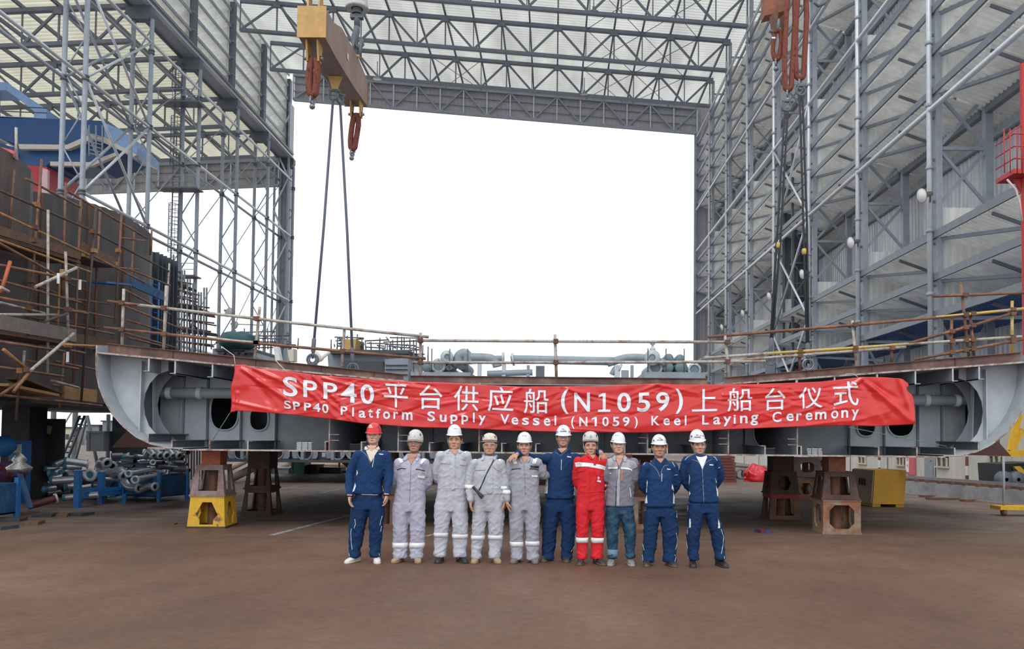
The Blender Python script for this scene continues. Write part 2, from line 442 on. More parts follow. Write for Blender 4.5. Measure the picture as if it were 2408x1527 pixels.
for n in (3, 4, 5, 6):
    for z0, z1 in ((9.5, 18.5), (18.5, 26.6), (26.6, 33.6)):
        o = MB().tube([(-34.5, YN(n), z0), (-34.5, YN(n + 1), z1)], .045, 6).build('brace_rod', STEEL)
        tag(o, 'thin slanting brace rod behind the left column row', 'brace rod', 'thin brace rods of the left row', 'structure')

# ladder with safety hoops and rest platforms on the third column
t = thing('caged_ladder', 'dark caged ladder with rest platforms beside a column of the left row', 'ladder', (-34.6, YN(4) - .6, 0))
Yl = YN(4) - .5; xl = -34.75
for dx in (-.3, .3): MB().beam((xl + dx, Yl, 0), (xl + dx, Yl, 36), .09, .09).build('rail', STEEL_D, t)
for k in range(95): MB().tube([(xl - .3, Yl, .5 + k * .37), (xl + .3, Yl, .5 + k * .37)], .03, 5).build('rung', STEEL_D, t)
for zc in (24.0, 31.9, 16.0, 8.0):
    MB().bb((xl - 1.3, Yl - 1.1, zc - .06), (xl + 2.4, Yl + .3, zc + .06)).build('platform', STEEL_D, t)
    q = MB()
    for zz in (.55, 1.1):
        q.tube([(xl - 1.3, Yl - 1.1, zc + zz), (xl + 2.4, Yl - 1.1, zc + zz)], .035, 5)
    for dx in (-1.3, 0, 1.2, 2.4): q.tube([(xl + dx, Yl - 1.1, zc), (xl + dx, Yl - 1.1, zc + 1.1)], .035, 5)
    q.build('guard_rail', STEEL, t)
for z0 in (10.3, 18.3, 26.3, 33.2):
    q = MB()
    for k in range(8):
        zz = z0 + k * .62
        if zz > 36: break
        q.tube([(xl + .42 * math.cos(a), Yl - .1 - .8 * math.sin(a), zz) for a in [math.pi * i / 8 for i in range(9)]], .028, 5)
    for a in (.3, .8, 1.57, 2.3, 2.8): q.tube([(xl + .42 * math.cos(a), Yl - .1 - .8 * math.sin(a), z0), (xl + .42 * math.cos(a), Yl - .1 - .8 * math.sin(a), min(36, z0 + 4.4))], .022, 5)
    q.build('safety_cage', STEEL_D, t)

# ================================================================== RIGHT WALL: columns, louvre bays, outer cladding
RZ = dict(g1=[7.62, 9.40, 11.40], p1=12.75, g2=[18.28, 20.2, 22.2, 24.1], p2=25.6, g3=[31.1, 33.05, 35.0, 36.9, 38.8])
XF, XB = 18.08, 20.45
def right_column(n):
    Y = YN(n)
    nm = 'the one at the edge of the far opening' if n == 7 else '%s from the camera' % ORD[n]
    t = thing('steel_column', 'grey laced column of the right wall, ' + nm, 'column', (XF, Y, 0), 'right wall columns', 'structure')
    MB().tube([(XR, Y, 0), (XR, Y, 41)], .13, 12).build('round_chord', STEEL_L, t)
    MB().beam((XF, Y, 0), (XF, Y, 43), .30, .34, (0, 1, 0)).build('front_chord', STEEL, t)
    MB().beam((XB, Y, 0), (XB, Y, 43), .36, .36, (0, 1, 0)).build('rear_chord', STEEL, t)
    for z0, z1 in ((12.8, 15.55), (15.55, 18.2), (25.6, 28.3), (28.3, 31.0), (3.0, 7.4)):
        for a, b, w in ((z0, z1, .15), (z1, z0, .13)):
            MB().beam((XF, Y, a), (XB, Y, b), w, w).build('cross_brace', STEEL, t)
    for z in (15.55, 28.3, 41.5): MB().beam((XF, Y, z), (XB, Y, z), .12, .16).build('strut', STEEL, t)
    q = MB()
    for z in range(2, 41, 3): q.lathe([(.13, -.08), (.175, -.08), (.175, .08), (.13, .08)], (XR, Y, z + .6), n=12)
    q.build('collar', STEEL, t)
    q = MB()
    for z in range(1, 41, 2): q.box(((XR + XF) / 2, Y, z), (.4, .06, .12))
    q.build('tie_plate', STEEL_D, t)
for n in range(0, 8): right_column(n)
for n in range(-1, 7):
    y0, y1 = YN(n) + .02, YN(n + 1) - .02
    where = 'nearest the camera' if n == -1 else ('%s from the camera' % ORD[n + 1])
    for gi, gname in ((1, 'lower'), (2, 'middle'), (3, 'upper')):
        if n == -1 and gi == 3: continue
        zs = RZ['g%d' % gi]
        t = thing('louvre_bay', '%s stack of silver louvre sheets in the right wall bay %s' % (gname, where), 'louvre', (XF, y0, zs[0]), 'right wall louvre stacks', 'structure')
        for i, z in enumerate(zs):
            m = BLUE_SHEET if (gi == 1 and i == 0) else SHEET
            MB().grid(sheet_ribs_y(XF, z - .1, 21.5, z - 1.2 + (.8 if gi == 1 and i == 0 else 0), y0, y1, .36, .11), False).build('soffit_sheet', m, t, recalc=False)
            MB().beam((XF - .22, y0, z), (XF - .22, y1, z), .10, .34).build('front_beam', STEEL_M, t)
            MB().beam((XF - .15, y0 + .25, z - .2), (XF + .25, y0 + .25, z - .2), .12, .1).build('clip', STEEL, t)
            MB().beam((XF + .1, y1, z - .16), (XB, y0 + 3, z - .95), .16, .16).build('raking_strut', STEEL, t)
            MB().beam((XF + .1, (y0 + y1) / 2, z - .2), (XB, (y0 + y1) / 2, z - 1.0), .08, .14).build('rafter', STEEL_M, t)
            zt = zs[i + 1] if i + 1 < len(zs) else (RZ['p%d' % gi] if gi < 3 else z + 1.8)
            MB().grid(sheet_ribs_x(XF + .1, XB - .35, y1 - .05, z + .1, zt - .05, .37), False).build('end_panel', SHEET, t, recalc=False)
        if gi > 1: MB().beam((XB - .1, y0 + .2, zs[0] - .9), (XB - .1, y1 - .2, zs[0] - .9), .3, .4).build('rear_beam', STEEL_M, t)
for z, lab in ((17.35, 'lower'), (25.2, 'middle'), (30.4, 'upper'), (39.6, 'topmost')):
    o = MB().tube([(XR, 26, z), (XR, 100, z)], .13, 10).build('tie_tube', STEEL_L)
    tag(o, '%s long pale tie tube along the face of the right wall' % lab, 'tie tube', 'right wall tie tubes', 'structure')
# outer cladding seen through the open storeys
t = thing('wall_right', 'weathered grey corrugated outer cladding of the right wall', 'wall', (21.6, 60, 0), None, 'structure')
def ribs_long(x, y0, y1, z0, z1, pitch=.42, h=.07):
    rows = []; y = y0
    while y < y1:
        for f, hh in ((0, 0), (.4, 0), (.55, h), (.85, h)): rows.append([V((x - hh, y + f * pitch, z0)), V((x - hh, y + f * pitch, z1))])
        y += pitch
    return rows
for z0, z1 in ((0, 19.6), (24.0, 31.6), (38.5, 44)):
    MB().grid(ribs_long(21.6, 20, 101, z0, z1), False).build('cladding', CLAD, t, recalc=False)
for z in (13.4, 16.6, 26.5, 29.6):
    MB().beam((21.35, 20, z), (21.35, 101, z), .2, .28).build('girt', STEEL, t)
# end wall strip right of the opening
t = thing('wall_end', 'grey corrugated end wall strip at the right edge of the far opening', 'wall', (19.5, 100.6, 0), None, 'structure')
MB().grid(sheet_ribs_x(XR - .2, 21.6, 100.7, 0, 44, .5), False).build('sheeting', HEADER, t, recalc=False)
MB().beam((XR - .1, 100.5, 0), (XR - .1, 100.5, 40.2), .3, .3).build('jamb_post', STEEL, t)
# crossed bright braces and the dark stair tower in the third/fourth bay
for z0, z1, lv in ((3.0, 10.2, 'lowest'), (10.2, 17.3, 'middle'), (17.3, 25.2, 'upper')):
    brace_x(2, XR - .05, z0, z1, STEEL_L, '%s bright crossed brace tube in the right wall bay behind the dark ropes' % lv, 'crossed braces of the right wall', .085)
t = thing('stair_tower', 'dark steel stair tower standing inside the right wall behind the ropes', 'stair tower', (19.4, 60, 0))
for x in (18.4, 20.3):
    for y in (62.0, 64.4): MB().beam((x, y, 0), (x, y, 24.7), .18, .18).build('post', STEEL_D, t)
for k in range(8):
    z = 2.4 + k * 2.6
    MB().bb((18.4, 62.0, z - .05), (20.3, 62.7, z + .05)).build('landing', STEEL_D, t)
    ya, yb = (62.6, 64.2) if k % 2 else (64.2, 62.6)
    MB().beam((19.1 + .9 * (k % 2), ya, z - 2.6 + .1), (19.1 + .9 * (k % 2), yb, z), .8, .12).build('flight', STEEL_D, t)
    MB().tube([(18.4, 62.0, z + 1), (20.3, 62.0, z + 1)], .04, 6).build('handrail', STEEL_D, t)
    MB().beam((18.4, 62.0, z - 2.6), (20.3, 62.0, z), .09, .09).build('brace', STEEL_D, t)
    MB().beam((20.3, 62.0, z - 2.6), (18.4, 62.0, z), .09, .09).build('brace', STEEL_D, t)
MB().grid(sheet_ribs_x(18.4, 20.3, 64.45, 13.0, 24.6, .3), False).build('dark_cladding', STEEL_D, t, recalc=False)

# flood lamps: two hang from the trusses, five stand off the right wall columns, some on the left row
LAMPW = mat('white_lamp_face', (.80, .80, .78), .3, 0, .03, 4.)
LAMPG = mat('grey_lamp_housing', (.22, .22, .23), .4, .4, .08, 4.)
def bell_lamp(p, ax, label, grp, r=.32, lit=False):
    t = thing('bell_lamp', label, 'lamp', p, grp)
    a = V(ax).normalized()
    MB().lathe([(.06, -.62), (.11, -.55), (.13, -.3), (r * .55, -.18), (r, 0), (r * .97, .01), (r * .5, -.16)], p, a, 18).build('shade', LAMPG, t)
    MB().lathe([(.001, -.03), (r * .96, -.02), (r * .94, -.005), (.001, .0)], p, a, 18).build('diffuser', LAMPW, t)
    return t
for px, py, Y, h in ((887, 186, 91.5, .9), (1374, 224, 91.5, .9), (1396, 30, 74.0, 1.0), (306, 228, 74.0, 1.1)):
    p = P(px, py, Y); t = bell_lamp(p, (0, 0, -1), 'bell-shaped lamp hanging from a roof truss ' + {887: 'beside the yellow beam', 1374: 'at the middle of the header', 1396: 'high above the opening', 306: 'over the blue ship'}[px], 'hanging bell lamps', .55)
    MB().tube([p + V((0, 0, .6)), p + V((0, 0, .6 + h * 1.6))], .05, 6).build('stem', LAMPG, t)
for px, py, Y, s in ((2167, 460, 36.6, 'nearest the camera'), (2000, 571, 45.6, 'second from the camera'), (1886, 645, 54.6, 'third from the camera, behind a rope'), (1808, 697, 64.0, 'fourth from the camera'), (1746, 737, 73, 'fifth from the camera'), (1697, 770, 82, 'sixth from the camera')):
    p = P(px, py, Y); t = bell_lamp(p, (-.92, -.25, -.25), 'round flood lamp off the right wall, ' + s, 'right wall flood lamps', .34)
    MB().tube([p + V((.45, .1, .1)), V((XR, round((Y - 36.6) / 9.13) * 9 + 37.8, p.z + .05))], .05, 6).build('arm', LAMPG, t)
for px, py, Y, s in ((538, 735, 80, 'nearer'), (552, 766, 90, 'farther')):
    p = P(px, py, Y); t = bell_lamp(p, (.85, -.3, -.4), '%s small flood lamp low on the left column row' % s, 'left row flood lamps', .5)
    MB().tube([p + V((-.5, .1, .2)), V((XL, Y + (2.8 if Y < 85 else 1.8), p.z + .3))], .05, 6).build('arm', LAMPG, t)
# ================================================================== SHIP SECTION ON BLOCKS
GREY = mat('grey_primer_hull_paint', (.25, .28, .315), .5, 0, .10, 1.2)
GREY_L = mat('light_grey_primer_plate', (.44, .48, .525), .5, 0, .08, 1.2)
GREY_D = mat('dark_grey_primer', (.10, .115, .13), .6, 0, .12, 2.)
EDGE = mat('chalky_weld_edge', (.42, .38, .36), .7, 0, .25, 6., col2=(.25, .14, .10), mix_lo=.45, mix_hi=.6)
RUST_B = mat('rust_stained_coaming', (.12, .066, .058), .75, .05, .28, 1.3, col2=(.27, .17, .135), mix_lo=.5, mix_hi=.7, bump=.25)
RUST_O = mat('orange_rust_plate', (.27, .10, .055), .75, .05, .2, 2.5, col2=(.16, .07, .045), bump=.2)
Y0, YB, YE = 14.0, 15.4, 23.5
KXC = P(1325, 1000, Y0).x
ship = thing('ship_section', 'grey double-bottom ship section with rounded bilges, raised on support blocks', 'ship section', (KXC, Y0, 1.35))
def mir(v): return V((2 * KXC - v.x, v.y, v.z))
def both(fn):
    fn(lambda v: v); fn(mir)
def atY(px, py, Y): return P(px, py, Y)
ZB = P(900, 1061, Y0).z
SH = [(228, 812), (226, 850), (227, 880), (234, 912), (247, 945), (266, 977), (290, 1004), (320, 1028), (352, 1044), (390, 1054), (430, 1058)]
shp = [P(a, b, Y0) for a, b in SH]; shp[-1].z = ZB; shp[-2].z = max(shp[-2].z, ZB)
def deck_z(x):                      # wing deck height over X (left half), from the photo's deck edge
    a = P(229, 829, Y0); b = P(950, 896, Y0); return a.z + (x - a.x) * (b.z - a.z) / (b.x - a.x)
XD = P(950, 896, Y0).x              # inner end of the sloping wing deck
ZC = P(1300, 904, Y0).z             # centre deck height
t_ = .018
def shell(f):
    rows = []
    for i, p in enumerate(shp):
        rows.append([f(p), f(p + V((0, YE - Y0, 0)))])
    inn = []
    for i, p in enumerate(shp):
        c = V((shp[-1].x, p.y, shp[0].z)); d = (c - p).normalized() * .02
        inn.append([f(p + d), f(p + d + V((0, YE - Y0, 0)))])
    mb = MB(); mb.grid(rows, True); mb.grid(inn, True)
    mb.grid([[rows[i][0], inn[i][0]] for i in range(len(rows))], False)
    mb.build('shell_plate', GREY, ship)
    tag(MB().tube([f(p + V((0, -.004, 0))) for p in shp], .012, 6).build('shell_edge', EDGE, ship), 'chalky cut edge of the bilge plate')
both(shell)
MAROON = mat('maroon_antifouling', (.065, .022, .022), .65, 0, .15, 2.)
def flare(f):       # the hull flares out farther back: dark antifouling underside beyond the cut
    po = [P(a, b, 17.0) for a, b in ((262, 1053), (300, 1012), (330, 1022), (372, 1052))]
    tag(MB().prism([f(p) for p in po], (0, 4.5, 0)).build('bilge_plate', MAROON, ship), 'dark maroon underside of the bilge')
both(flare)
MB().bb((shp[-1].x, Y0, ZB - t_), (2 * KXC - shp[-1].x, YE, ZB)).build('bottom_plate', GREY, ship)
tag(MB().bb((shp[-1].x, Y0 - .012, ZB - t_ - .006), (2 * KXC - shp[-1].x, Y0, ZB + .004)).build('bottom_edge', EDGE, ship), 'rusty chalky front edge of the bottom plate')
def wing(f):
    xo = shp[0].x; a = V((xo, Y0, deck_z(xo))); b = V((XD, Y0, deck_z(XD)))
    MB().prism([f(a), f(b), f(b + V((0, 0, -t_))), f(a + V((0, 0, -t_)))], (0, YE - Y0, 0)).build('wing_deck_plate', GREY, ship)
    tag(MB().beam(f(a + V((0, -.008, -.006))), f(b + V((0, -.008, -.006))), .014, .03).build('deck_edge', EDGE, ship), 'chalky edge of the sloping deck plate')
    q = [V((P(251, 830, Y0).x, Y0 + .03, 0)), V((XD - .02, Y0 + .03, 0))]
    tops = [P(251, 808, Y0).z, P(950, 881, Y0).z]
    po = [f(V((q[0].x, q[0].y, deck_z(q[0].x)))), f(V((q[1].x, q[1].y, deck_z(q[1].x)))), f(V((q[1].x, q[1].y, tops[1]))), f(V((q[0].x, q[0].y, tops[0])))]
    MB().prism(po, (0, .02, 0)).build('rusty_coaming', RUST_B, ship)
    fl = MB()
    for s in (.22, .5, .72, .9):
        x = q[0].x + (q[1].x - q[0].x) * s; zt = tops[0] + (tops[1] - tops[0]) * s
        fl.bb(f(V((x - .006, Y0 + .012, deck_z(x)))), f(V((x + .006, Y0 + .03, zt))))
    fl.build('weld_seams', RUST, ship)
    MB().beam(f(V((q[0].x, Y0 + .04, tops[0]))), f(V((q[1].x, Y0 + .04, tops[1]))), .09, .012).build('coaming_lip', RUST, ship)
    # transverse web plates with the big rounded cut-outs
    A = [(257, 834), (300, 838), (396, 849), (396, 872), (372, 880), (352, 902), (341, 926), (337, 950), (340, 976), (350, 1002), (369, 1024), (372, 1046), (345, 1038), (318, 1021), (298, 1000), (280, 972), (266, 938), (258, 900), (255, 865)]
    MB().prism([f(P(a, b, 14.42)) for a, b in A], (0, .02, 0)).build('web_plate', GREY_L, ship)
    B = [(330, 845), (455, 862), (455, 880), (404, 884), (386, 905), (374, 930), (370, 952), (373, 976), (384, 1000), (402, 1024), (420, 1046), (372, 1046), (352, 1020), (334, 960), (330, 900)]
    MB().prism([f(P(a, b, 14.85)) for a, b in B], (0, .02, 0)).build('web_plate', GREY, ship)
    MB().beam(f(P(336, 850, 14.36)), f(P(331, 1016, 14.36)), .02, .12).build('web_stiffener', GREY_L, ship)
    MB().beam(f(P(362, 885, 14.79)), f(P(363, 1018, 14.79)), .02, .10).build('web_stiffener', GREY_L, ship)
    # lower longitudinals: angle bars running aft from the cut face
    for k, px in enumerate((348, 404, 493, 583, 765, 850, 1010, 1080, 1180, 1260)):
        x = P(px, 1050, Y0).x
        zb = ZB if k else P(348, 1041, Y0).z
        h = .155 if k < 4 else .16
        m = MB(); m.bb(f(V((x - .008, Y0, zb))), f(V((x + .008, YB, zb + h)))); m.bb(f(V((x - .008, Y0, zb + h - .016))), f(V((x + .075, YB, zb + h))))
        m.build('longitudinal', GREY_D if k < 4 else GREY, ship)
        tag(MB().bb(f(V((x - .012, Y0 - .006, zb))), f(V((x + .012, Y0, zb + h)))).build('bar_end', EDGE, ship), 'chalky cut end of a bottom bar')
    for k, px in enumerate((350, 412, 500, 590, 690, 780, 870)):
        x = P(px, 870, Y0).x; zt = deck_z(x) - t_; h = .23
        m = MB(); m.bb(f(V((x - .008, Y0, zt - h))), f(V((x + .008, YB, zt)))); m.bb(f(V((x - .09, Y0, zt - h))), f(V((x + .008, YB, zt - h + .016))))
        m.build('longitudinal', GREY, ship)
        tag(MB().bb(f(V((x - .014, Y0 - .006, zt - h))), f(V((x + .012, Y0, zt)))).build('bar_end', GREY_L, ship), 'pale cut end of a deck bar')
    # bulkhead bays; two with oval manholes
    def bay(x0, x1, hole=None, m=GREY_L, Y=YB):
        z0, z1 = ZB, deck_z((P(x0, 900, Y).x + P(x1, 900, Y).x) / 2) - .02
        a = P(x0, 900, Y).x; b = P(x1, 900, Y).x
        if not hole:
            MB().bb(f(V((a, Y, z0))), f(V((b, Y + .018, z1)))).build('bulkhead_plate', m, ship); return
        c = P(hole[0], hole[1], Y); rx, rz = hole[2] * Y / F, hole[3] * Y / F
        n = 40; inner = []; outer = []
        for k in range(n):
            an = 2 * math.pi * (k + .5) / n; ca, sa = math.cos(an), math.sin(an)
            inner.append(f(V((c.x + rx * math.copysign(abs(ca) ** .8, ca), Y, c.z + rz * math.copysign(abs(sa) ** .8, sa)))))
            tt = min(((b - c.x) if ca > 0 else (c.x - a)) / max(abs(ca), 1e-6), ((z1 - c.z) if sa > 0 else (c.z - z0)) / max(abs(sa), 1e-6))
            outer.append(f(V((c.x + ca * tt, Y, c.z + sa * tt))))
        for cx_, cz_ in ((a, z0), (a, z1), (b, z0), (b, z1)):     # pull the nearest ray onto each corner
            q = f(V((cx_, Y, cz_))); k = min(range(n), key=lambda i: (outer[i] - q).length); outer[k] = q
        MB().ring(outer, inner, (0, .018, 0)).build('bulkhead_plate', m, ship)
        MB().tube([p + V((0, -.02, 0)) for p in inner], .018, 6, closed=True).build('manhole_rim', GREY_L, ship)
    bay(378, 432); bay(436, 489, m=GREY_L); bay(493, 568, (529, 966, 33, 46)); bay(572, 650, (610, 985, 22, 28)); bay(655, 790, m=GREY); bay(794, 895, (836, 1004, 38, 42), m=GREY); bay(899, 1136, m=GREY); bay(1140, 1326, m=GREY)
    for px, m in ((434, GREY_L), (491, GREY_L), (570, GREY_L), (652, GREY_L), (815, GREY), (897, GREY), (1020, GREY), (1138, GREY), (1230, GREY)):
        x = P(px, 900, YB).x
        MB().bb(f(V((x - .008, YB - .11, ZB))), f(V((x + .008, YB, deck_z(x) - .03)))).build('vertical_stiffener', m, ship)
    for px in (775, 937, 1127):       # longitudinal girders seen end-on
        x = P(px, 1000, Y0).x; zt = deck_z(min(x, XD)) - .02
        MB().bb(f(V((x - .008, Y0, ZB))), f(V((x + .008, YE, zt)))).build('girder_plate', GREY, ship)
        tag(MB().bb(f(V((x - .011, Y0 - .005, ZB))), f(V((x + .011, Y0, zt)))).build('girder_edge', EDGE, ship), 'rusty cut edge of a girder plate')
        fr = MB()
        for dz in (.17, .27):
            fr.bb(f(V((x + .01, Y0 + .02, ZB + dz))), f(V((x + .16, Y0 + .035, ZB + dz + .012))))
        fr.build('lug_bars', EDGE, ship)
    # transverse ballast pipe with flanges
    pp = [(379, 924), (700, 940)]
    a = P(*pp[0], 14.95); b = P(*pp[1], 14.95); b.z = a.z
    MB().tube([f(a), f(b)], .098, 20).build('ballast_pipe', GREY, ship)
    mf = MB()
    for s in (.02, .255):
        c = a.lerp(b, (470 - 379) / 321 if s > .1 else .06)
        mf.lathe([(.098, -.05), (.112, -.045), (.118, -.02), (.112, 0), (.118, .02), (.112, .045), (.098, .05)], f(c), (1, 0, 0), 20)
    mf.build('pipe_coupling', GREY_L, ship)
both(wing)
MB().bb((XD, Y0, ZC - t_), (2 * KXC - XD, YE, ZC)).build('centre_deck_plate', GREY, ship)
zt = P(1300, 888, Y0).z
tag(MB().bb((P(964, 890, Y0).x, Y0 + .03, ZC), (P(1664, 890, Y0).x, Y0 + .05, zt)).build('rusty_coaming', RUST_B, ship), 'rust-streaked coaming across the middle')
MB().bb((P(964, 890, Y0).x, Y0, zt), (P(1664, 890, Y0).x, Y0 + .10, zt + .012)).build('coaming_lip', RUST, ship)
MB().bb((shp[0].x + .3, YE - .02, ZB + .3), (2 * KXC - shp[0].x - .3, YE, ZC)).build('rear_bulkhead', GREY_D, ship)
# lifting lugs with rings: parts welded to the deck
LUGS = [(735, 846), (830, 868), (1811, 846), (1900, 858)]
def odd(px, py, wpx, hpx, Y, name, m, label, cat, d=.25):
    a = P(px, py, Y); w, h = wpx * Y / F, hpx * Y / F
    return a, w, h
# a few loose things lying on the section's bottom plate
WHITE = mat('dull_white_sheet', (.62, .62, .60), .6, 0, .1, 6.)
def stack_of_plates(px, py, label, n=6):
    c = P(px, py, Y0 + .3)
    t = thing('plate_stack', label, 'stack of plates', (c.x, c.y, ZB), 'bundles of plates on the section bottom')
    for k in range(n): MB().box((c.x + random.uniform(-.01, .01), c.y, ZB + .012 + k * .024), (.26, .2, .014)).build('plate', WHITE, t)
    q = MB(); h = n * .024 + .01
    for dx in (-.05, .06): q.tube([(c.x + dx, c.y - .105, ZB), (c.x + dx, c.y - .105, ZB + h), (c.x + dx, c.y + .105, ZB + h)], .005, 5)
    q.build('tie_wire', STEEL_D, t)
random.seed(4)
stack_of_plates(720, 1050, 'tied stack of pale plates on the bottom plate under the letters of the first word')
stack_of_plates(1911, 1055, 'tied stack of pale plates on the bottom plate above the right-hand support stacks', 5)
c = P(1525, 1058, Y0 + .2)
tag(MB().lathe([(.001, 0), (.045, 0), (.045, .09), (.001, .09)], (c.x, c.y, ZB), n=18).build('tape_roll', mat('cream_tape', (.60, .58, .50), .6)), 'cream roll standing on the bottom plate between two white helmets', 'roll')

# ---- lifting eyes and wire slings
CHROME = mat('galvanised_shackle', (.20, .21, .23), .35, .7, .15, 6.)
ROPE = mat('dark_wire_rope', (.035, .036, .042), .6, .2, .3, 30., stretch=(1, 1, 3), bump=.6, bscale=60)
ROPE_B = mat('blue_grey_wire_rope', (.10, .12, .16), .55, .3, .25, 30., bump=.6, bscale=60)
lug_pos = []
for k, (px, py) in enumerate(LUGS):
    c = P(px, py, 15.2)
    lug_pos.append(c)
    base = deck_z(c.x if c.x < KXC else 2 * KXC - c.x)
    m = MB()
    m.tube([c + V((.10 * math.cos(a), 0, .10 * math.sin(a))) for a in [2 * math.pi * i / 20 for i in range(20)]], .022, 8, closed=True)
    m.bb((c.x - .09, c.y - .015, base), (c.x + .09, c.y + .015, c.z - .06))
    m.build('lifting_lug', CHROME if k == 3 else STEEL_D, ship)

# ================================================================== BANNER
BY = 13.86
def interp(x, tab):
    if x <= tab[0][0]: return tab[0][1]
    for (x0, y0), (x1, y1) in zip(tab, tab[1:]):
        if x <= x1:
            s = (x - x0) / (x1 - x0); return y0 + (y1 - y0) * s
    return tab[-1][1]
TOPE = [(541, 856), (560, 859), (575, 858), (600, 866), (680, 874), (740, 882), (850, 891), (940, 897), (985, 899), (1040, 900), (1120, 905), (1225, 910), (1320, 909), (1420, 908), (1500, 905), (1545, 902), (1590, 905), (1700, 905), (1770, 904), (1860, 901), (1930, 898), (2000, 890), (2025, 887), (2080, 888), (2120, 892), (2135, 904), (2150, 905)]
BOTE = [(541, 971), (560, 967), (600, 969), (680, 975), (780, 986), (850, 996), (940, 1003), (1000, 1006), (1090, 1008), (1200, 1013), (1330, 1017), (1500, 1018), (1600, 1016), (1700, 1011), (1800, 1007), (1900, 1003), (1970, 1001), (2060, 1003), (2148, 998)]
random.seed(11)
FOLDS = [((570, 868), (700, 955), 6, .05), ((570, 868), (650, 960), 8, -.035), ((600, 868), (740, 930), 5, .03), ((690, 880), (800, 990), 5, .028), ((690, 880), (780, 940), 4, -.022), ((740, 886), (850, 996), 5, .03),
         ((760, 890), (945, 940), 4, .02), ((720, 900), (830, 990), 4, .02), ((2025, 890), (2140, 992), 7, .055), ((2025, 890), (2080, 985), 8, -.03), ((2025, 892), (1960, 940), 5, .03), ((2025, 890), (2110, 940), 6, -.03),
         ((2110, 890), (2145, 990), 6, .04), ((1700, 930), (1960, 917), 3, .022), ((1700, 945), (1900, 930), 4, -.018), ((551, 945), (650, 968), 4, .02), ((560, 925), (558, 972), 4, .03), ((1900, 1000), (2030, 985), 4, .02), ((1450, 940), (1330, 915), 4, .02),
         ((1330, 912), (1395, 940), 4, .018), ((1330, 912), (1290, 950), 5, -.015), ((1545, 905), (1480, 930), 4, .02), ((1545, 905), (1640, 925), 4, .018), ((940, 905), (1060, 925), 4, .018), ((1225, 912), (1160, 940), 4, .015)]
for k in range(110):
    x = random.uniform(640, 2040); y = random.uniform(.05, .95); L = random.uniform(40, 150)
    yy = interp(x, TOPE) * (1 - y) + interp(x, BOTE) * y; s = random.choice((-.18, .12, .3, -.35, .05)) + random.uniform(-.08, .08)
    FOLDS.append(((x - L / 2, yy - s * L / 2), (x + L / 2, yy + s * L / 2), random.uniform(1.8, 4.5), random.choice((-1, 1)) * random.uniform(.004, .013)))
SEAMS = (675, 938, 1127, 1316, 1507, 1698, 1962)
def bfold(px, py):
    d = 0.0
    for (x0, y0), (x1, y1), w, a in FOLDS:
        ex, ey = x1 - x0, y1 - y0; L2 = ex * ex + ey * ey
        s = ((px - x0) * ex + (py - y0) * ey) / L2
        if s < -.15 or s > 1.15: continue
        ss = min(1, max(0, s)); dx, dy = px - x0 - ex * ss, py - y0 - ey * ss
        q = (dx * dx + dy * dy) / (w * w)
        if q < 9: d += a * math.exp(-q) * (1 - .6 * ss)
    for sx in SEAMS:
        q = abs(px - sx) / 2.2
        if q < 3: d += .014 * math.exp(-q * q)
    d += .030 * noise.noise(V((px * .006, py * .012, 3.1))) + .016 * noise.noise(V((px * .02 + py * .02, py * .035 - px * .01, 7.7)))
    return d
def banner_pt(px, py, off=0.0):
    p = P(px, py, BY); p.y = BY - .03 - bfold(px, py) - off; return p
def b_left(v): return 553 + (541 - 553) * v + 2.5 * math.sin(v * 9)
def b_right(v): return 2133 + (2148 - 2133) * v + 7 * math.sin(v * 3.1) - 9 * math.exp(-((v - .16) / .07) ** 2)
rows = []
NU, NV = 640, 56
for j in range(NV + 1):
    v = j / NV; row = []
    for i in range(NU + 1):
        u = i / NU; px = b_left(v) * (1 - u) + b_right(v) * u
        py = interp(px, TOPE) * (1 - v) + interp(px, BOTE) * v
        row.append(banner_pt(px, py))
    rows.append(row)
BAN = mat('glossy_red_banner_film', (.72, .030, .030), .24, 0, .05, 2., spec=.7, trans=.12)
ban = thing('banner', 'long red banner with white Chinese and English lettering hung across the ship section', 'banner', P(1300, 960, BY))
cloth = MB().grid(rows, True).build('cloth', BAN, ban, recalc=False)
sol = cloth.modifiers.new('thickness', 'SOLIDIFY'); sol.thickness = .003; sol.offset = -1
LET = mat('white_banner_ink', (.80, .83, .90), .35, 0, .03, 2., spec=.6)
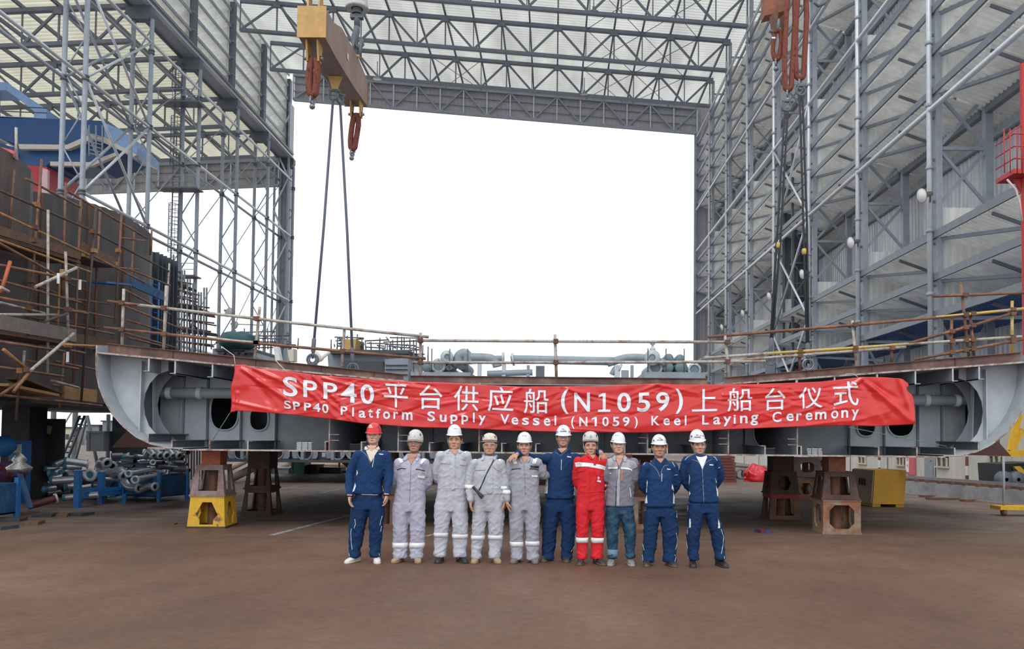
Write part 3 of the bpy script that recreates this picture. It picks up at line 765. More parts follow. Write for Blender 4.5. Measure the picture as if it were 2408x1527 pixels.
def lettering(name, items, bold, name_small=False):
    cu = bpy.data.curves.new('glyph', 'FONT'); cu.size = 1; cu.resolution_u = 5
    ob = bpy.data.objects.new('glyph', cu); COL.objects.link(ob)
    out = MB()
    for ch, x0, x1, y0, y1 in items:
        cu.body = ch; cu.offset = bold if ord(ch) < 256 else .004
        dg = bpy.context.evaluated_depsgraph_get(); dg.update()
        me = bpy.data.meshes.new_from_object(ob.evaluated_get(dg))
        bm = bmesh.new()
        if ch == '1':                     # slab-footed numeral as on the banner (small line: plain arrow head)
            pts = [(.40, 0), (.62, 0), (.62, 1), (.44, 1), (.1, .82), (.1, .68), (.40, .78)] if name_small else [(.08, 0), (.92, 0), (.92, .12), (.60, .12), (.60, 1), (.42, 1), (.12, .88), (.12, .76), (.40, .84), (.40, .12), (.08, .12)]
            bm.faces.new([bm.verts.new((a, b, 0)) for a, b in pts])
        else: bm.from_mesh(me)
        bmesh.ops.remove_doubles(bm, verts=bm.verts, dist=1e-5); bmesh.ops.triangulate(bm, faces=bm.faces)
        xs = [v.co.x for v in bm.verts]; ys = [v.co.y for v in bm.verts]
        ax, bx, ay, by = min(xs), max(xs), min(ys), max(ys)
        for v in bm.verts:
            v.co.x = x0 + (v.co.x - ax) / (bx - ax) * (x1 - x0); v.co.y = y1 + (v.co.y - ay) / (by - ay) * (y0 - y1)
        for it in range(4):
            es = [e for e in bm.edges if e.calc_length() > 5.0]
            if not es: break
            bmesh.ops.subdivide_edges(bm, edges=es, cuts=1); bmesh.ops.triangulate(bm, faces=bm.faces)
        bm.verts.index_update()
        xm = (x0 + x1) / 2; sl = (interp(xm + 40, BOTE) + interp(xm + 40, TOPE) - interp(xm - 40, BOTE) - interp(xm - 40, TOPE)) / 160
        out.add([banner_pt(v.co.x, v.co.y + (v.co.x - xm) * sl, .011) for v in bm.verts], [[l.index for l in f.verts] for f in bm.faces], True)
        bm.free(); bpy.data.meshes.remove(me)
    bpy.data.objects.remove(ob); bpy.data.curves.remove(cu)
    return out.build(name, LET, ban, recalc=False)
BIG = [('S', 668, 702, 887, 933), ('P', 716, 748, 896, 936), ('P', 763, 795, 901, 940), ('4', 804, 840, 902, 947), ('0', 849, 881, 905, 951), ('\u5e73', 904, 960, 904, 959), ('\u53f0', 987, 1041, 906, 963),
       ('\u4f9b', 1068, 1126, 908, 967), ('\u5e94', 1147, 1207, 911, 969), ('\u8239', 1232, 1290, 915, 973), ('(', 1319, 1337, 916, 974), ('N', 1350, 1387, 924, 969), ('1', 1406, 1435, 925, 969), ('0', 1451, 1483, 924, 969),
       ('5', 1498, 1528, 924, 969), ('9', 1542, 1573, 923, 968), (')', 1587, 1605, 915, 974), ('\u4e0a', 1626, 1685, 916, 968), ('\u8239', 1709, 1768, 913, 968), ('\u53f0', 1797, 1846, 913, 965), ('\u4eea', 1877, 1932, 911, 961), ('\u5f0f', 1958, 2017, 898, 955)]
SMALL = [('S', 670, 687, 943, 962), ('P', 692, 708, 946, 965), ('P', 717, 734, 948, 967), ('4', 738, 756, 949, 969), ('0', 760, 775, 951, 972), ('P', 803, 819, 956, 977), ('l', 830, 834, 959, 980), ('a', 845, 861, 966, 983), ('t', 867, 878, 962, 983),
         ('f', 885, 896, 962, 984), ('o', 902, 918, 968, 986), ('r', 926, 938, 969, 986), ('m', 946, 971, 970, 988), ('S', 1006, 1024, 968, 991), ('u', 1035, 1051, 976, 993), ('p', 1060, 1077, 976, 998), ('p', 1086, 1102, 977, 999), ('l', 1113, 1117, 971, 994),
         ('y', 1126, 1143, 978, 1001), ('V', 1177, 1198, 975, 998), ('e', 1203, 1219, 982, 999), ('s', 1228, 1244, 983, 1000), ('s', 1253, 1269, 983, 1001), ('e', 1279, 1294, 984, 1002), ('l', 1304, 1308, 978, 1001), ('(', 1343, 1351, 980, 1009), ('N', 1362, 1381, 981, 1003),
         ('1', 1391, 1403, 981, 1003), ('0', 1416, 1431, 981, 1003), ('5', 1440, 1456, 981, 1003), ('9', 1464, 1480, 981, 1003), (')', 1491, 1499, 980, 1008), ('K', 1531, 1550, 979, 1001), ('e', 1559, 1574, 984, 1001), ('e', 1584, 1599, 984, 1001), ('l', 1609, 1613, 978, 1001),
         ('L', 1650, 1666, 977, 999), ('a', 1676, 1693, 981, 999), ('y', 1699, 1719, 980, 1003), ('i', 1724, 1729, 976, 997), ('n', 1739, 1757, 978, 996), ('g', 1764, 1782, 976, 1001), ('C', 1815, 1836, 969, 993), ('e', 1848, 1865, 973, 991), ('r', 1871, 1884, 972, 990), ('e', 1893, 1909, 971, 989),
         ('m', 1915, 1941, 969, 987), ('o', 1952, 1969, 966, 985), ('n', 1976, 1992, 965, 983), ('y', 2000, 2017, 964, 989)]
lettering('lettering', BIG, .016)
lettering('lettering', SMALL, .020, True)
# strings that hold the banner
STR = mat('white_string', (.6, .62, .65), .6)
for pts, lab, m in (([(553, 857), (550, 836), (520, 815)], 'short pale string tying the top left corner of the banner', STR), ([(675, 876), (648, 848)], 'pale strip of tape from the banner to the rusty coaming', STR),
                 ([(541, 971), (490, 1052)], 'thin green string from the bottom left corner of the banner', mat('green_string', (.10, .22, .17), .6)), ([(2018, 888), (2008, 880), (1988, 880)], 'pale cable tie at the top of the banner near its last character', STR),
                 ([(1995, 1005), (2080, 1022), (2185, 1042), (2225, 1050)], 'thin green string from under the right end of the banner', mat('green_string', (.10, .22, .17), .6))):
    tag(MB().tube([P(a, b, BY - .04 + .10 * (k / len(pts))) for k, (a, b) in enumerate(pts)], .006, 5).build('string', m), lab, 'string')

# ================================================================== GUARD RAILS ON THE SECTION
TUBE_W = mat('worn_whitish_scaffold_tube', (.42, .39, .35), .6, .15, .2, 5., col2=(.24, .15, .11), mix_lo=.5, mix_hi=.66)
TUBE_Y = mat('worn_yellow_scaffold_tube', (.55, .36, .07), .55, .1, .2, 5., col2=(.40, .37, .28), mix_lo=.5, mix_hi=.62)
def rails(name, label, rl, posts, Y):
    t = thing(name, label, 'guard rail', P(*posts[0][1][:2], Y), 'tube guard rails on the ship section')
    for m, pts in rl: MB().tube([P(a, b, Y) for a, b in pts], .026, 8).build('rail', m, t)
    for m, pts in posts:
        a = P(*pts[0:2], Y + .05); b = P(*pts[2:4], Y + .05)
        MB().tube([a, b], .026, 8).build('post', m, t)
    for m, pts in rl:
        for m2, ps in posts:
            x = (ps[0] + ps[2]) / 2
            y = interp(x, pts) if pts[0][0] < pts[-1][0] else 0
            if pts[0][0] - 4 <= x <= pts[-1][0] + 4 and min(ps[1], ps[3]) < y < max(ps[1], ps[3]): MB().box(P(x, y, Y + .02), (.085, .12, .075)).build('coupler', RUST, t)
    return t
rails('guard_rail', 'rusty tube guard rail sloping along the left wing of the ship section', [(RUSTPIPE, [(253, 709), (330, 718)]), (TUBE_W, [(325, 717.5), (500, 738), (700, 761), (1008, 793)]), (RUSTPIPE, [(245, 771), (500, 798), (760, 822), (1001, 844)]), (TUBE_W, [(505, 797), (560, 803), (600, 806)])],
      [(TUBE_W, (291, 680, 286, 824)), (TUBE_W, (391, 672, 384, 832)), (TUBE_W, (611, 722, 597, 862)), (TUBE_W, (810, 775, 803, 868))], 14.1)
rails('guard_rail', 'pale level tube guard rail across the middle of the ship section', [(TUBE_W, [(977, 801), (1300, 803), (1725, 805)]), (TUBE_W, [(970, 853), (1300, 853), (1580, 852), (1800, 850)])],
      [(TUBE_W, (989, 783, 988, 898)), (TUBE_W, (1305, 787, 1309, 905)), (TUBE_W, (1705, 790, 1716, 904))], 14.06)
rails('guard_rail', 'yellow and rusty tube guard rail climbing along the right wing of the ship section', [(RUSTPIPE, [(1664, 793), (2003, 765), (2268, 741)]), (TUBE_Y, [(2200, 747), (2420, 725)]), (TUBE_W, [(1657, 842), (1820, 831)]), (TUBE_Y, [(1800, 832), (2003, 819), (2140, 809)]), (TUBE_W, [(2130, 810), (2402, 792)]), (TUBE_W, [(1690, 851), (2130, 816)]),
       (RUSTPIPE, [(2137, 808), (2300, 762), (2390, 734)]), (RUSTPIPE, [(2150, 846), (2300, 818), (2405, 798)]), (RUSTPIPE, [(2193, 697), (2280, 694), (2420, 688)])],
      [(TUBE_W, (2004, 754, 2016, 882)), (RUSTPIPE, (2259, 668, 2280, 852)), (RUSTPIPE, (2281, 735, 2292, 857)), (RUSTPIPE, (2238, 750, 2236, 840)), (TUBE_Y, (2380, 708, 2380, 832)), (RUSTPIPE, (1880, 820, 1881, 872)), (RUSTPIPE, (2096, 818, 2097, 852))], 14.12)

# ================================================================== SUPPORT BLOCKS
YEL = mat('chipped_yellow_paint', (.62, .36, .02), .55, 0, .12, 3., col2=(.20, .10, .05), mix_lo=.60, mix_hi=.66, bump=.15)
PURP = mat('dusty_mauve_rust', (.26, .20, .20), .75, 0, .18, 4., col2=(.20, .115, .09), bump=.2)
DRUST = mat('dark_oily_rust', (.062, .036, .03), .7, .1, .25, 3., col2=(.11, .055, .04), bump=.2)
TAN = mat('tan_rust_plate', (.27, .185, .125), .75, 0, .2, 2.2, col2=(.24, .095, .05), mix_lo=.48, mix_hi=.6, bump=.2)
ORG = mat('orange_red_primer', (.36, .10, .045), .65, 0, .2, 5.)
def poly_hole(kind, n, w, h):
    pts = []
    if kind == 'square': base = [(-1, -1), (1, -1), (1, 1), (-1, 1)]
    elif kind == 'octagon': base = [(-.55, -1), (.55, -1), (1, -.55), (1, .55), (.55, 1), (-.55, 1), (-1, .55), (-1, -.55)]
    elif kind == 'house': base = [(-.62, -1), (.62, -1), (.62, -.55), (1, -.12), (.42, 1), (-.42, 1), (-1, -.12), (-.62, -.55)]
    elif kind == 'hexagon': base = [(-.5, -1), (.5, -1), (1, 0), (.5, 1), (-.5, 1), (-1, 0)]
    m = len(base)
    for k in range(n):
        s = k / n * m; i = int(s); f = s - i; a, b = base[i], base[(i + 1) % m]
        pts.append((w * (a[0] + (b[0] - a[0]) * f), h * (a[1] + (b[1] - a[1]) * f)))
    return pts
def support_block(label, c, rot, wb, wt, h, m, hole='square', fw=.5, fh=.62, lift=0., core=RUST, base_m=None, grp='steel support blocks', plate_top=True, legs=False):
    """hollow four-sided steel block, faces tapering from wb to wt, one opening in each face and a pipe inside"""
    c = V(c); t = thing('support_block', label, 'support block', c, grp)
    Rm = Matrix.Rotation(rot, 3, 'Z'); th = .03
    for k in range(4):
        Rk = Rm @ Matrix.Rotation(k * math.pi / 2, 3, 'Z')
        n = 24; hp = poly_hole(hole, n, fw * (wb + wt) / 4, fh * h / 2)
        def face(x, z, d):             # point on the sloped face: x across, z from mid height
            s = z / h + .5; hw = (wb + (wt - wb) * s) / 2
            return c + Rk @ V((x, -hw + d, z + h / 2))
        outer = []; base = [(-1, -1), (1, -1), (1, 1), (-1, 1)]
        inn = []
        for (x, z) in hp:
            z += lift * h
            inn.append((x, z))
            a = max(abs(x / (wb / 2)), abs((z) / (h / 2)), 1e-6)
            ox, oz = x / a, z / a
            s = oz / h + .5; hw = (wb + (wt - wb) * s) / 2
            outer.append([ox * hw / (wb / 2), oz])
        for sx in (-1, 1):
            for sz in (-1, 1):
                hw = (wt if sz > 0 else wb) / 2
                j = min(range(n), key=lambda i: abs(outer[i][0] - sx * hw) + abs(outer[i][1] - sz * h / 2)); outer[j] = [sx * hw, sz * h / 2]
        O1 = [face(x, z, 0) for x, z in outer]; I1 = [face(x, z, 0) for x, z in inn]
        O2 = [face(x * (1 - 2 * th / wb), z, th) for x, z in outer]; I2 = [face(x, z, th) for x, z in inn]
        vs = O1 + I1 + O2 + I2; fs = []
        for q in range(n):
            l = (q + 1) % n
            fs += [(q, l, n + l, n + q), (2 * n + q, 3 * n + q, 3 * n + l, 2 * n + l), (n + q, n + l, 3 * n + l, 3 * n + q), (q, 2 * n + q, 2 * n + l, l)]
        MB().add(vs, fs).build('side_plate', m, t)
    MB().box(c + V((0, 0, .015)), (wb + .03, wb + .03, .03), Rm).build('base_plate', base_m or m, t)
    MB().box(c + V((0, 0, h - .012)), (wt + .02, wt + .02, .024), Rm).build('top_plate', m, t)
    MB().lathe([(.09, .03), (.09, h - .03)], c, n=16).build('core_pipe', core, t)
    return t
def solid_block(label, c, dims, rot, m, grp='packing blocks on the supports'):
    t = thing('packing_block', label, 'packing block', c, grp); Rm = Matrix.Rotation(rot, 3, 'Z'); c = V(c)
    MB().box(c + V((0, 0, dims[2] / 2)), dims, Rm).build('body', m, t)
    MB().box(c + V((0, 0, dims[2] - .01)), (dims[0] + .03, dims[1] + .03, .02), Rm).build('cap_plate', DRUST, t)
    return t
ZK = ZB - t_ - .004
def base_at(px, py, back): 
    p = PZ(px, py, 0); return V((p.x, p.y + back, 0))
c = base_at(481, 1243, .34)
support_block('yellow steel block with a pointed opening, standing on the floor at the left', c, R(3), .66, .58, .56, YEL, 'house', .62, .70, -.04, base_m=DRUST)
support_block('mauve trapezoid frame block resting on the yellow block', c + V((0, 0, .56)), R(3), .60, .46, .555, PURP, 'square', .62, .66)
solid_block('orange primed packing block on top of the mauve frame', c + V((0, 0, 1.115)), (.33, .34, ZK - 1.115), R(3), ORG)
c = base_at(602, 1211, .34)
support_block('dark rusty trestle block on the floor behind the yellow block', c, R(-2), .64, .52, .52, DRUST, 'square', .7, .72)
support_block('dark rusty trestle block stacked on the one behind the yellow block', c + V((0, 0, .52)), R(-2), .56, .44, .50, DRUST, 'square', .7, .72)
solid_block('dark brown packing block on the trestles behind the yellow block', c + V((0, 0, 1.02)), (.46, .46, ZK - 1.02), R(-2), DRUST)
c = base_at(1985, 1258, .40)
support_block('tan rusty cube block with octagonal openings on the floor at the right', c, R(-2), .66, .66, .60, TAN, 'octagon', .66, .70)
support_block('dark trapezoid block with square openings on the tan cube', c + V((-.02, 0, .60)), R(-2), .66, .52, .50, DRUST, 'square', .58, .64)
solid_block('dark red packing block on top of the dark trapezoid at the right', c + V((-.04, 0, 1.10)), (.30, .40, ZK - 1.10), R(-2), RUST_O)
c = base_at(1848, 1223, .40)
TB_ = support_block('rusty open trestle with a red top band, behind the tan cube', c, R(1), .66, .56, .52, RUST, 'square', .62, .7)
MB().box(c + V((0, 0, .475)), (.60, .60, .085), Matrix.Rotation(R(1), 3, 'Z')).build('top_band', mat('worn_red_band', (.30, .025, .022), .65, 0, .25, 4.), TB_)
support_block('dark block with hexagonal openings on the red-banded trestle', c + V((0, 0, .52)), R(1), .62, .52, .47, DRUST, 'hexagon', .5, .62)
solid_block('dark packing block on top of the hexagon-holed block', c + V((0, 0, .99)), (.44, .44, ZK - .99), R(1), DRUST)
c = base_at(893, 1246, .34)
support_block('rusty trestle block standing behind the legs of the red-helmeted man', c, R(0), .58, .46, .62, RUST, 'square', .6, .7)
support_block('upper rusty trestle behind the red-helmeted man', c + V((0, 0, .62)), R(0), .50, .42, ZK - .62, DRUST, 'square', .6, .7)
c = base_at(1522, 1246, .34)
support_block('tan and rusty trestle block behind the man with the orange zip', c, R(0), .58, .46, .60, TAN, 'square', .6, .7)
support_block('dark upper trestle behind the man with the orange zip', c + V((0, 0, .60)), R(0), .52, .44, ZK - .60, DRUST, 'square', .6, .7)
# ================================================================== PEOPLE
from mathutils.bvhtree import BVHTree
KC = 340 / 1366.0
SKIN = mat('warm_skin', (.50, .27, .185), .5, 0, .06, 8., spec=.4)
SKIN_T = mat('tanned_skin', (.43, .225, .15), .5, 0, .06, 8., spec=.4)
SKIN_F = mat('fair_skin', (.58, .35, .26), .5, 0, .05, 8., spec=.4)
HAIR = mat('short_black_hair', (.012, .011, .012), .6, 0, .3, 30.)
LIP = mat('lips', (.38, .13, .11), .45, 0, .05, 8.)
EYEW = mat('eye_white', (.55, .52, .50), .3); EYEB = mat('dark_iris', (.015, .010, .008), .25)
def cloth(name, col, var=.06, bump=.35):
    return mat(name, col, .85, 0, var, 5., bump=bump, bscale=18, stretch=(1, 1, .55), spec=.2)
NAVY = cloth('navy_work_cloth', (.012, .042, .125)); NAVY2 = cloth('navy_trouser_cloth', (.010, .033, .10))
LILAC = cloth('faded_lilac_grey_coverall', (.41, .41, .51)); PALE = cloth('pale_grey_coverall', (.46, .47, .54)); PALE2 = mat('stained_grey_coverall', (.44, .455, .51), .85, 0, .07, 3.5, col2=(.47, .44, .42), mix_lo=.55, mix_hi=.75, bump=.35, bscale=18, spec=.2)
MIDG = cloth('mid_grey_coverall', (.33, .34, .40)); REDC = cloth('red_coverall', (.62, .025, .035)); SLATE = cloth('slate_grey_shirt', (.20, .20, .25)); SLATE_L = cloth('light_grey_yoke', (.38, .38, .42))
JEAN = mat('dark_blue_denim', (.018, .055, .105), .85, 0, .2, 9., col2=(.05, .10, .15), bump=.3, bscale=25, spec=.2)
CREAM = cloth('cream_polo_cloth', (.66, .61, .52)); WTEE = cloth('white_tee_cloth', (.78, .80, .84)); REFL = mat('silver_reflective_tape', (.78, .79, .80), .45, 0, .05, 20.)
BLK = mat('black_trim', (.012, .013, .016), .5, 0, .1, 8.); ZIP = mat('metal_zip', (.30, .30, .33), .35, .5, .2, 40.); WPIPE = mat('white_piping', (.75, .76, .78), .6)
HELW = mat('white_helmet_shell', (.76, .79, .84), .28, 0, .02, 3., spec=.5, coat=.3); HELR = mat('red_helmet_shell', (.66, .018, .020), .28, 0, .02, 3., coat=.3); HELC = mat('scuffed_ivory_helmet', (.62, .58, .50), .45, 0, .10, 9.); HELG = mat('scuffed_white_helmet', (.58, .57, .55), .5, 0, .12, 12.)
BLUE_L = mat('logo_blue', (.02, .05, .30), .5); RED_L = mat('logo_red', (.6, .03, .05), .5); TEAL_L = mat('sticker_blue', (.02, .25, .55), .5)
STRAPG = mat('grey_chin_strap', (.33, .33, .36), .7)
GREYL = mat('grey_printed_mark', (.30, .31, .35), .6)
ORZ = mat('orange_zip_tape', (.80, .20, .05), .6)
SHOES = dict(white=(mat('white_trainer', (.66, .65, .60), .5), mat('white_rubber', (.6, .59, .55), .6)), tan=(mat('tan_suede', (.33, .26, .19), .85, 0, .15, 12.), mat('tan_rubber', (.30, .17, .08), .7)), black=(mat('black_boot', (.018, .018, .02), .4, 0, .2, 12.), mat('black_rubber', (.03, .03, .03), .7)),
             grey=(mat('grey_trainer', (.20, .195, .19), .7, 0, .3, 14.), mat('grey_rubber', (.30, .29, .28), .7)), khaki=(mat('grey_brown_suede', (.17, .155, .13), .85, 0, .15, 12.), mat('grey_brown_rubber', (.12, .105, .09), .7)), dark=(mat('scuffed_dark_leather', (.035, .035, .04), .45, 0, .25, 14.), mat('brown_rubber', (.11, .08, .06), .7)))

def bake(mb, name, m, voxel, smooth_it, parent, wrinkle=0., seed=0., keep=True):
    me = bpy.data.meshes.new(name); me.from_pydata([tuple(v) for v in mb.v], [], mb.f)
    bm = bmesh.new(); bm.from_mesh(me); bmesh.ops.recalc_face_normals(bm, faces=bm.faces); bm.to_mesh(me); bm.free()
    o = bpy.data.objects.new(name, me); COL.objects.link(o)
    r = o.modifiers.new('r', 'REMESH'); r.mode = 'VOXEL'; r.voxel_size = voxel; r.use_smooth_shade = True
    s = o.modifiers.new('s', 'SMOOTH'); s.factor = .5; s.iterations = smooth_it
    dg = bpy.context.evaluated_depsgraph_get(); dg.update()
    m2 = bpy.data.meshes.new_from_object(o.evaluated_get(dg))
    o.modifiers.clear(); o.data = m2; bpy.data.meshes.remove(me); m2.name = name
    if wrinkle:
        nn = [v.normal.copy() for v in m2.vertices]
        for v, n_ in zip(m2.vertices, nn):
            c = v.co
            w_ = .55 + .75 * math.exp(-((c.z - .47) / .13) ** 2) + 1.0 * math.exp(-((c.z - .13) / .10) ** 2) + .55 * math.exp(-((c.z - 1.02) / .14) ** 2)
            sx = 5.5 if math.sin(c.x * 17 + seed) > 0 else -5.5
            r1 = max(0., 1 - abs(noise.noise(V((c.x * 8 + seed * 2, c.y * 6, c.z * 13 + c.x * sx)))) * 3.4)
            r2 = max(0., 1 - abs(noise.noise(V((c.x * 11 - c.z * 7 - seed, c.y * 8, c.z * 7)))) * 3.8)
            a = noise.noise(V((c.x * 5 + seed, c.y * 5, c.z * 3.5))) * .7 + (r1 * 1.15 * w_ + r2 * .8 * (.5 + .5 * w_)) - .55 + noise.noise(c * 26) * .12
            v.co = c + n_ * (a * wrinkle)
    m2.materials.clear(); m2.materials.append(m)
    m2.polygons.foreach_set('use_smooth', [True] * len(m2.polygons)); m2.update()
    if parent is not None:
        o.parent = parent; o.matrix_parent_inverse = Matrix.Translation(-V(parent.location))
    return o
def ering(c, hw, f, b, n=20, p=2.3):        # superellipse ring in a level plane: half width, front and back reach
    out = []
    for k in range(n):
        a = 2 * math.pi * k / n; ca, sa = math.cos(a), math.sin(a)
        x = hw * math.copysign(abs(ca) ** (2 / p), ca); y = math.copysign(abs(sa) ** (2 / p), sa); y = y * (b if y > 0 else f)
        out.append(V((c[0] + x, c[1] + y, c[2])))
    return out
def loft(mb, rings):
    mb.grid(rings, True, True)
    n = len(rings[0]); k = len(mb.v) - n * len(rings)
    mb.f.append(tuple(k + i for i in range(n))); mb.sm.append(True)
    mb.f.append(tuple(k + n * (len(rings) - 1) + i for i in reversed(range(n)))); mb.sm.append(True)
def chain(pts, rad, sub=4):                 # smooth polyline through joints
    pts = [V(p) for p in pts]; P_, R_ = [], []
    for i in range(len(pts) - 1):
        p0 = pts[max(i - 1, 0)]; p1, p2 = pts[i], pts[i + 1]; p3 = pts[min(i + 2, len(pts) - 1)]
        for s in range(sub):
            t = s / sub
            P_.append(.5 * ((2 * p1) + (p2 - p0) * t + (2 * p0 - 5 * p1 + 4 * p2 - p3) * t * t + (3 * p1 - p0 - 3 * p2 + p3) * t ** 3))
            R_.append(rad[i] + (rad[i + 1] - rad[i]) * t)
    P_.append(pts[-1]); R_.append(rad[-1])
    return P_, R_
def limb(mb, pts, rad, sub=4, n=12):
    a, b = chain(pts, rad, sub); mb.tube(a, b, n)
    mb.ell(a[0], (b[0],) * 3); mb.ell(a[-1], (b[-1],) * 3)
def hand(mb, w, d, nrm, side, s=1.0, curl=.5, spread=.0):
    """palm, four unequal bent fingers and a thumb; d points to the fingertips, nrm out of the palm, side to the thumb"""
    d = V(d).normalized(); nrm = (V(nrm) - d * d.dot(V(nrm))).normalized(); side = (V(side) - d * d.dot(V(side)) - nrm * nrm.dot(V(side))).normalized()
    w = V(w); Rm = Matrix((side, nrm, d)).transposed()
    mb.ell(w + d * .045 * s, (.042 * s, .019 * s, .056 * s), 12, 8, Rm)
    limb(mb, [w - d * .02, w + d * .02], [.024 * s, .027 * s], 2, 10)
    for i, (o, L) in enumerate(((.029, .92), (.010, 1.0), (-.010, .95), (-.028, .76))):
        p = w + d * (.085 - .004 * abs(i - 1)) * s + side * o * s; pts = [p - d * .03 * s, p]; a = curl * .35
        dd = d + side * o * spread * 6
        for seg, ln in enumerate((.040, .027, .021)):
            a += curl * (.35 + .38 * seg)
            p = p + (dd * math.cos(a) + nrm * math.sin(a)).normalized() * ln * L * s; pts.append(p)
        mb.tube(pts, [.0098 * s, .0096 * s, .0090 * s, .0084 * s, .0070 * s], 8); mb.ell(pts[-1], (.0072 * s,) * 3, 8, 6)
    p = w + d * .028 * s + side * .034 * s; pts = [p - side * .02 * s]
    for k, (u, v_, q) in enumerate(((.55, .75, .18), (.85, .42, .35), (.95, .1, .45))):
        pts.append(p); p = p + (d * u + side * v_ * .7 + nrm * q).normalized() * (.034, .029, .022)[k] * s
    pts.append(p); mb.tube(pts, [.014 * s, .0125 * s, .0112 * s, .0105 * s, .008 * s], 8); mb.ell(p, (.0085 * s,) * 3, 8, 6)

def person(d):
    ox = d['ox']; oy = 970
    fx = [(a + b) / 2 for a, b in d['feet']]; fy = d['fy']
    Y = PZ(ox + KC * sum(fx) / 2, oy + KC * max(fy), 0).y + .14 + d.get('dY', 0)
    def C(cx, cy, dy=0.): return P(ox + KC * cx, oy + KC * cy, Y + dy)
    U = KC * Y / F
    hx = d['hx']; chin = d['chin']; shy = d['shy']; sl, sr = d['sh']; seed = hx * .013 + ox * .01
    base = C(sum(fx) / 2, max(fy)); base.z = 0
    t = thing('person', d['label'], 'person', base)
    skin = d.get('skin', SKIN)
    h = d.get('h', .243)
    ch = C(hx, chin)
    # ------------------------------------------------ skeleton joints
    jL = C(sl + 44, shy + 40, .01); jR = C(sr - 44, shy + 40, .01)
    aL = [jL] + [C(*q) for q in d['armL']]; aR = [jR] + [C(*q) for q in d['armR']]
    wl, wr, wy = d['waist']; hl, hr, hy = d['hips']; cx_, cy_ = d['crotch']
    legs = []
    for (kn, hm) in ((d['kneeL'], d['hemL']), (d['kneeR'], d['hemR'])):
        legs.append((kn, hm))
    ky, my = d['ky'], d['hemy']
    belly = d.get('belly', .0)
    # ------------------------------------------------ body: one continuous skin mesh
    mb = MB()
    prof = [(0, .10, -.35, -.08), (.03, .165, -.405, .02), (.09, .215, -.425, .10), (.18, .255, -.415, .20), (.28, .285, -.402, .30), (.36, .302, -.398, .36), (.44, .318, -.392, .40), (.50, .326, -.380, .42), (.57, .333, -.398, .44), (.66, .322, -.375, .44), (.76, .285, -.30, .40), (.84, .21, -.20, .30), (.88, .11, -.10, .16), (.895, .03, -.03, .05)]
    hc = ch + V((0, .40 * h, 0))
    fat = d.get('fat', 1.0)
    hm_ = MB()
    loft(hm_, [ering((hc.x, hc.y + (f + b) / 2 * h, hc.z + z * h), w * h * (fat if z < .6 else 1), (b - f) / 2 * h, (b - f) / 2 * h, 24, 2.2) for z, w, f, b in prof])
    E = lambda x, y, z, rx, ry, rz, rot=None: hm_.ell(hc + V((x, y, z)) * h, (rx * h, ry * h, rz * h), 12, 8, rot)
    loft(hm_, [ering((hc.x, hc.y - dy * h, hc.z + z * h), w * h, .06 * h, .08 * h, 12, 2) for z, w, dy in ((.55, .035, .355), (.47, .045, .385), (.40, .060, .42), (.345, .085, .435), (.315, .06, .40))])
    E(0, -.455, .36, .048, .055, .042); E(-.055, -.41, .345, .035, .04, .032); E(.055, -.41, .345, .035, .04, .032)
    E(0, -.395, .215, .105, .050, .022); E(0, -.39, .175, .085, .052, .024)
    E(-.165, -.31, .35, .10, .085, .09); E(.165, -.31, .35, .10, .085, .09)
    E(-.14, -.345, .575, .12, .06, .032); E(.14, -.345, .575, .12, .06, .032)
    E(-.135, -.335, .485, .065, .05, .032); E(.135, -.335, .485, .065, .05, .032)
    E(0, -.36, .06, .10, .07, .06)
    for s in (-1, 1):
        E(s * .345, .04, .45, .028, .075, .13, Matrix.Rotation(s * R(14), 3, 'Z')); E(s * .35, .06, .53, .035, .07, .05)
    tilt = Matrix.Rotation(R(d.get('roll', 0)), 3, 'Y') @ Matrix.Rotation(R(d.get('nod', 0)), 3, 'X') @ Matrix.Rotation(R(d.get('turn', 0)), 3, 'Z')
    piv = hc + V((0, 0, .05))
    hm_.v = [((v[0] - hc.x) * 1.07 + hc.x, v[1], v[2]) for v in hm_.v]
    hm_.v = [tuple(piv + tilt @ (V(v) - piv)) for v in hm_.v]
    mb.add(hm_.v, hm_.f)
    nk = C(hx * .85 + (sl + sr) / 2 * .15, shy - 5, .055)
    limb(mb, [hc + V((0, .0, .05)), hc + V((0, .02, -.03)), nk + V((0, .01, -.03))], [.056, .056, .066], 3, 16)
    # core of the body under the clothes
    def tor(cy, xl, xr, f, b, dy=.06, k=1.): c = C((xl + xr) / 2, cy, dy); return ering((c.x, c.y, c.z), (xr - xl) / 2 * U * k, f, b)
    loft(mb, [tor(hy, hl, hr, .09, .09, k=.82), tor(wy, wl, wr, .085, .085, k=.82), tor(shy + 130, sl + 34, sr - 34, .095, .09, k=.86), tor(shy + 40, sl + 40, sr - 40, .07, .07, k=.86), tor(shy - 4, hx - 60, hx + 60, .05, .05, k=.9)])
    limb(mb, aL, [.050, .038, .029]) if len(aL) == 3 else limb(mb, aL, [.052, .048, .044, .034])
    limb(mb, aR, [.050, .038, .029]) if len(aR) == 3 else limb(mb, aR, [.052, .048, .044, .034])
    for kn, hm in legs:
        a = C(sum(kn) * .2 + cx_ * .6, hy, .06); limb(mb, [a, C(sum(kn) / 2, ky, .05), C(sum(hm) / 2, my + 8, .06)], [.062, .048, .036])
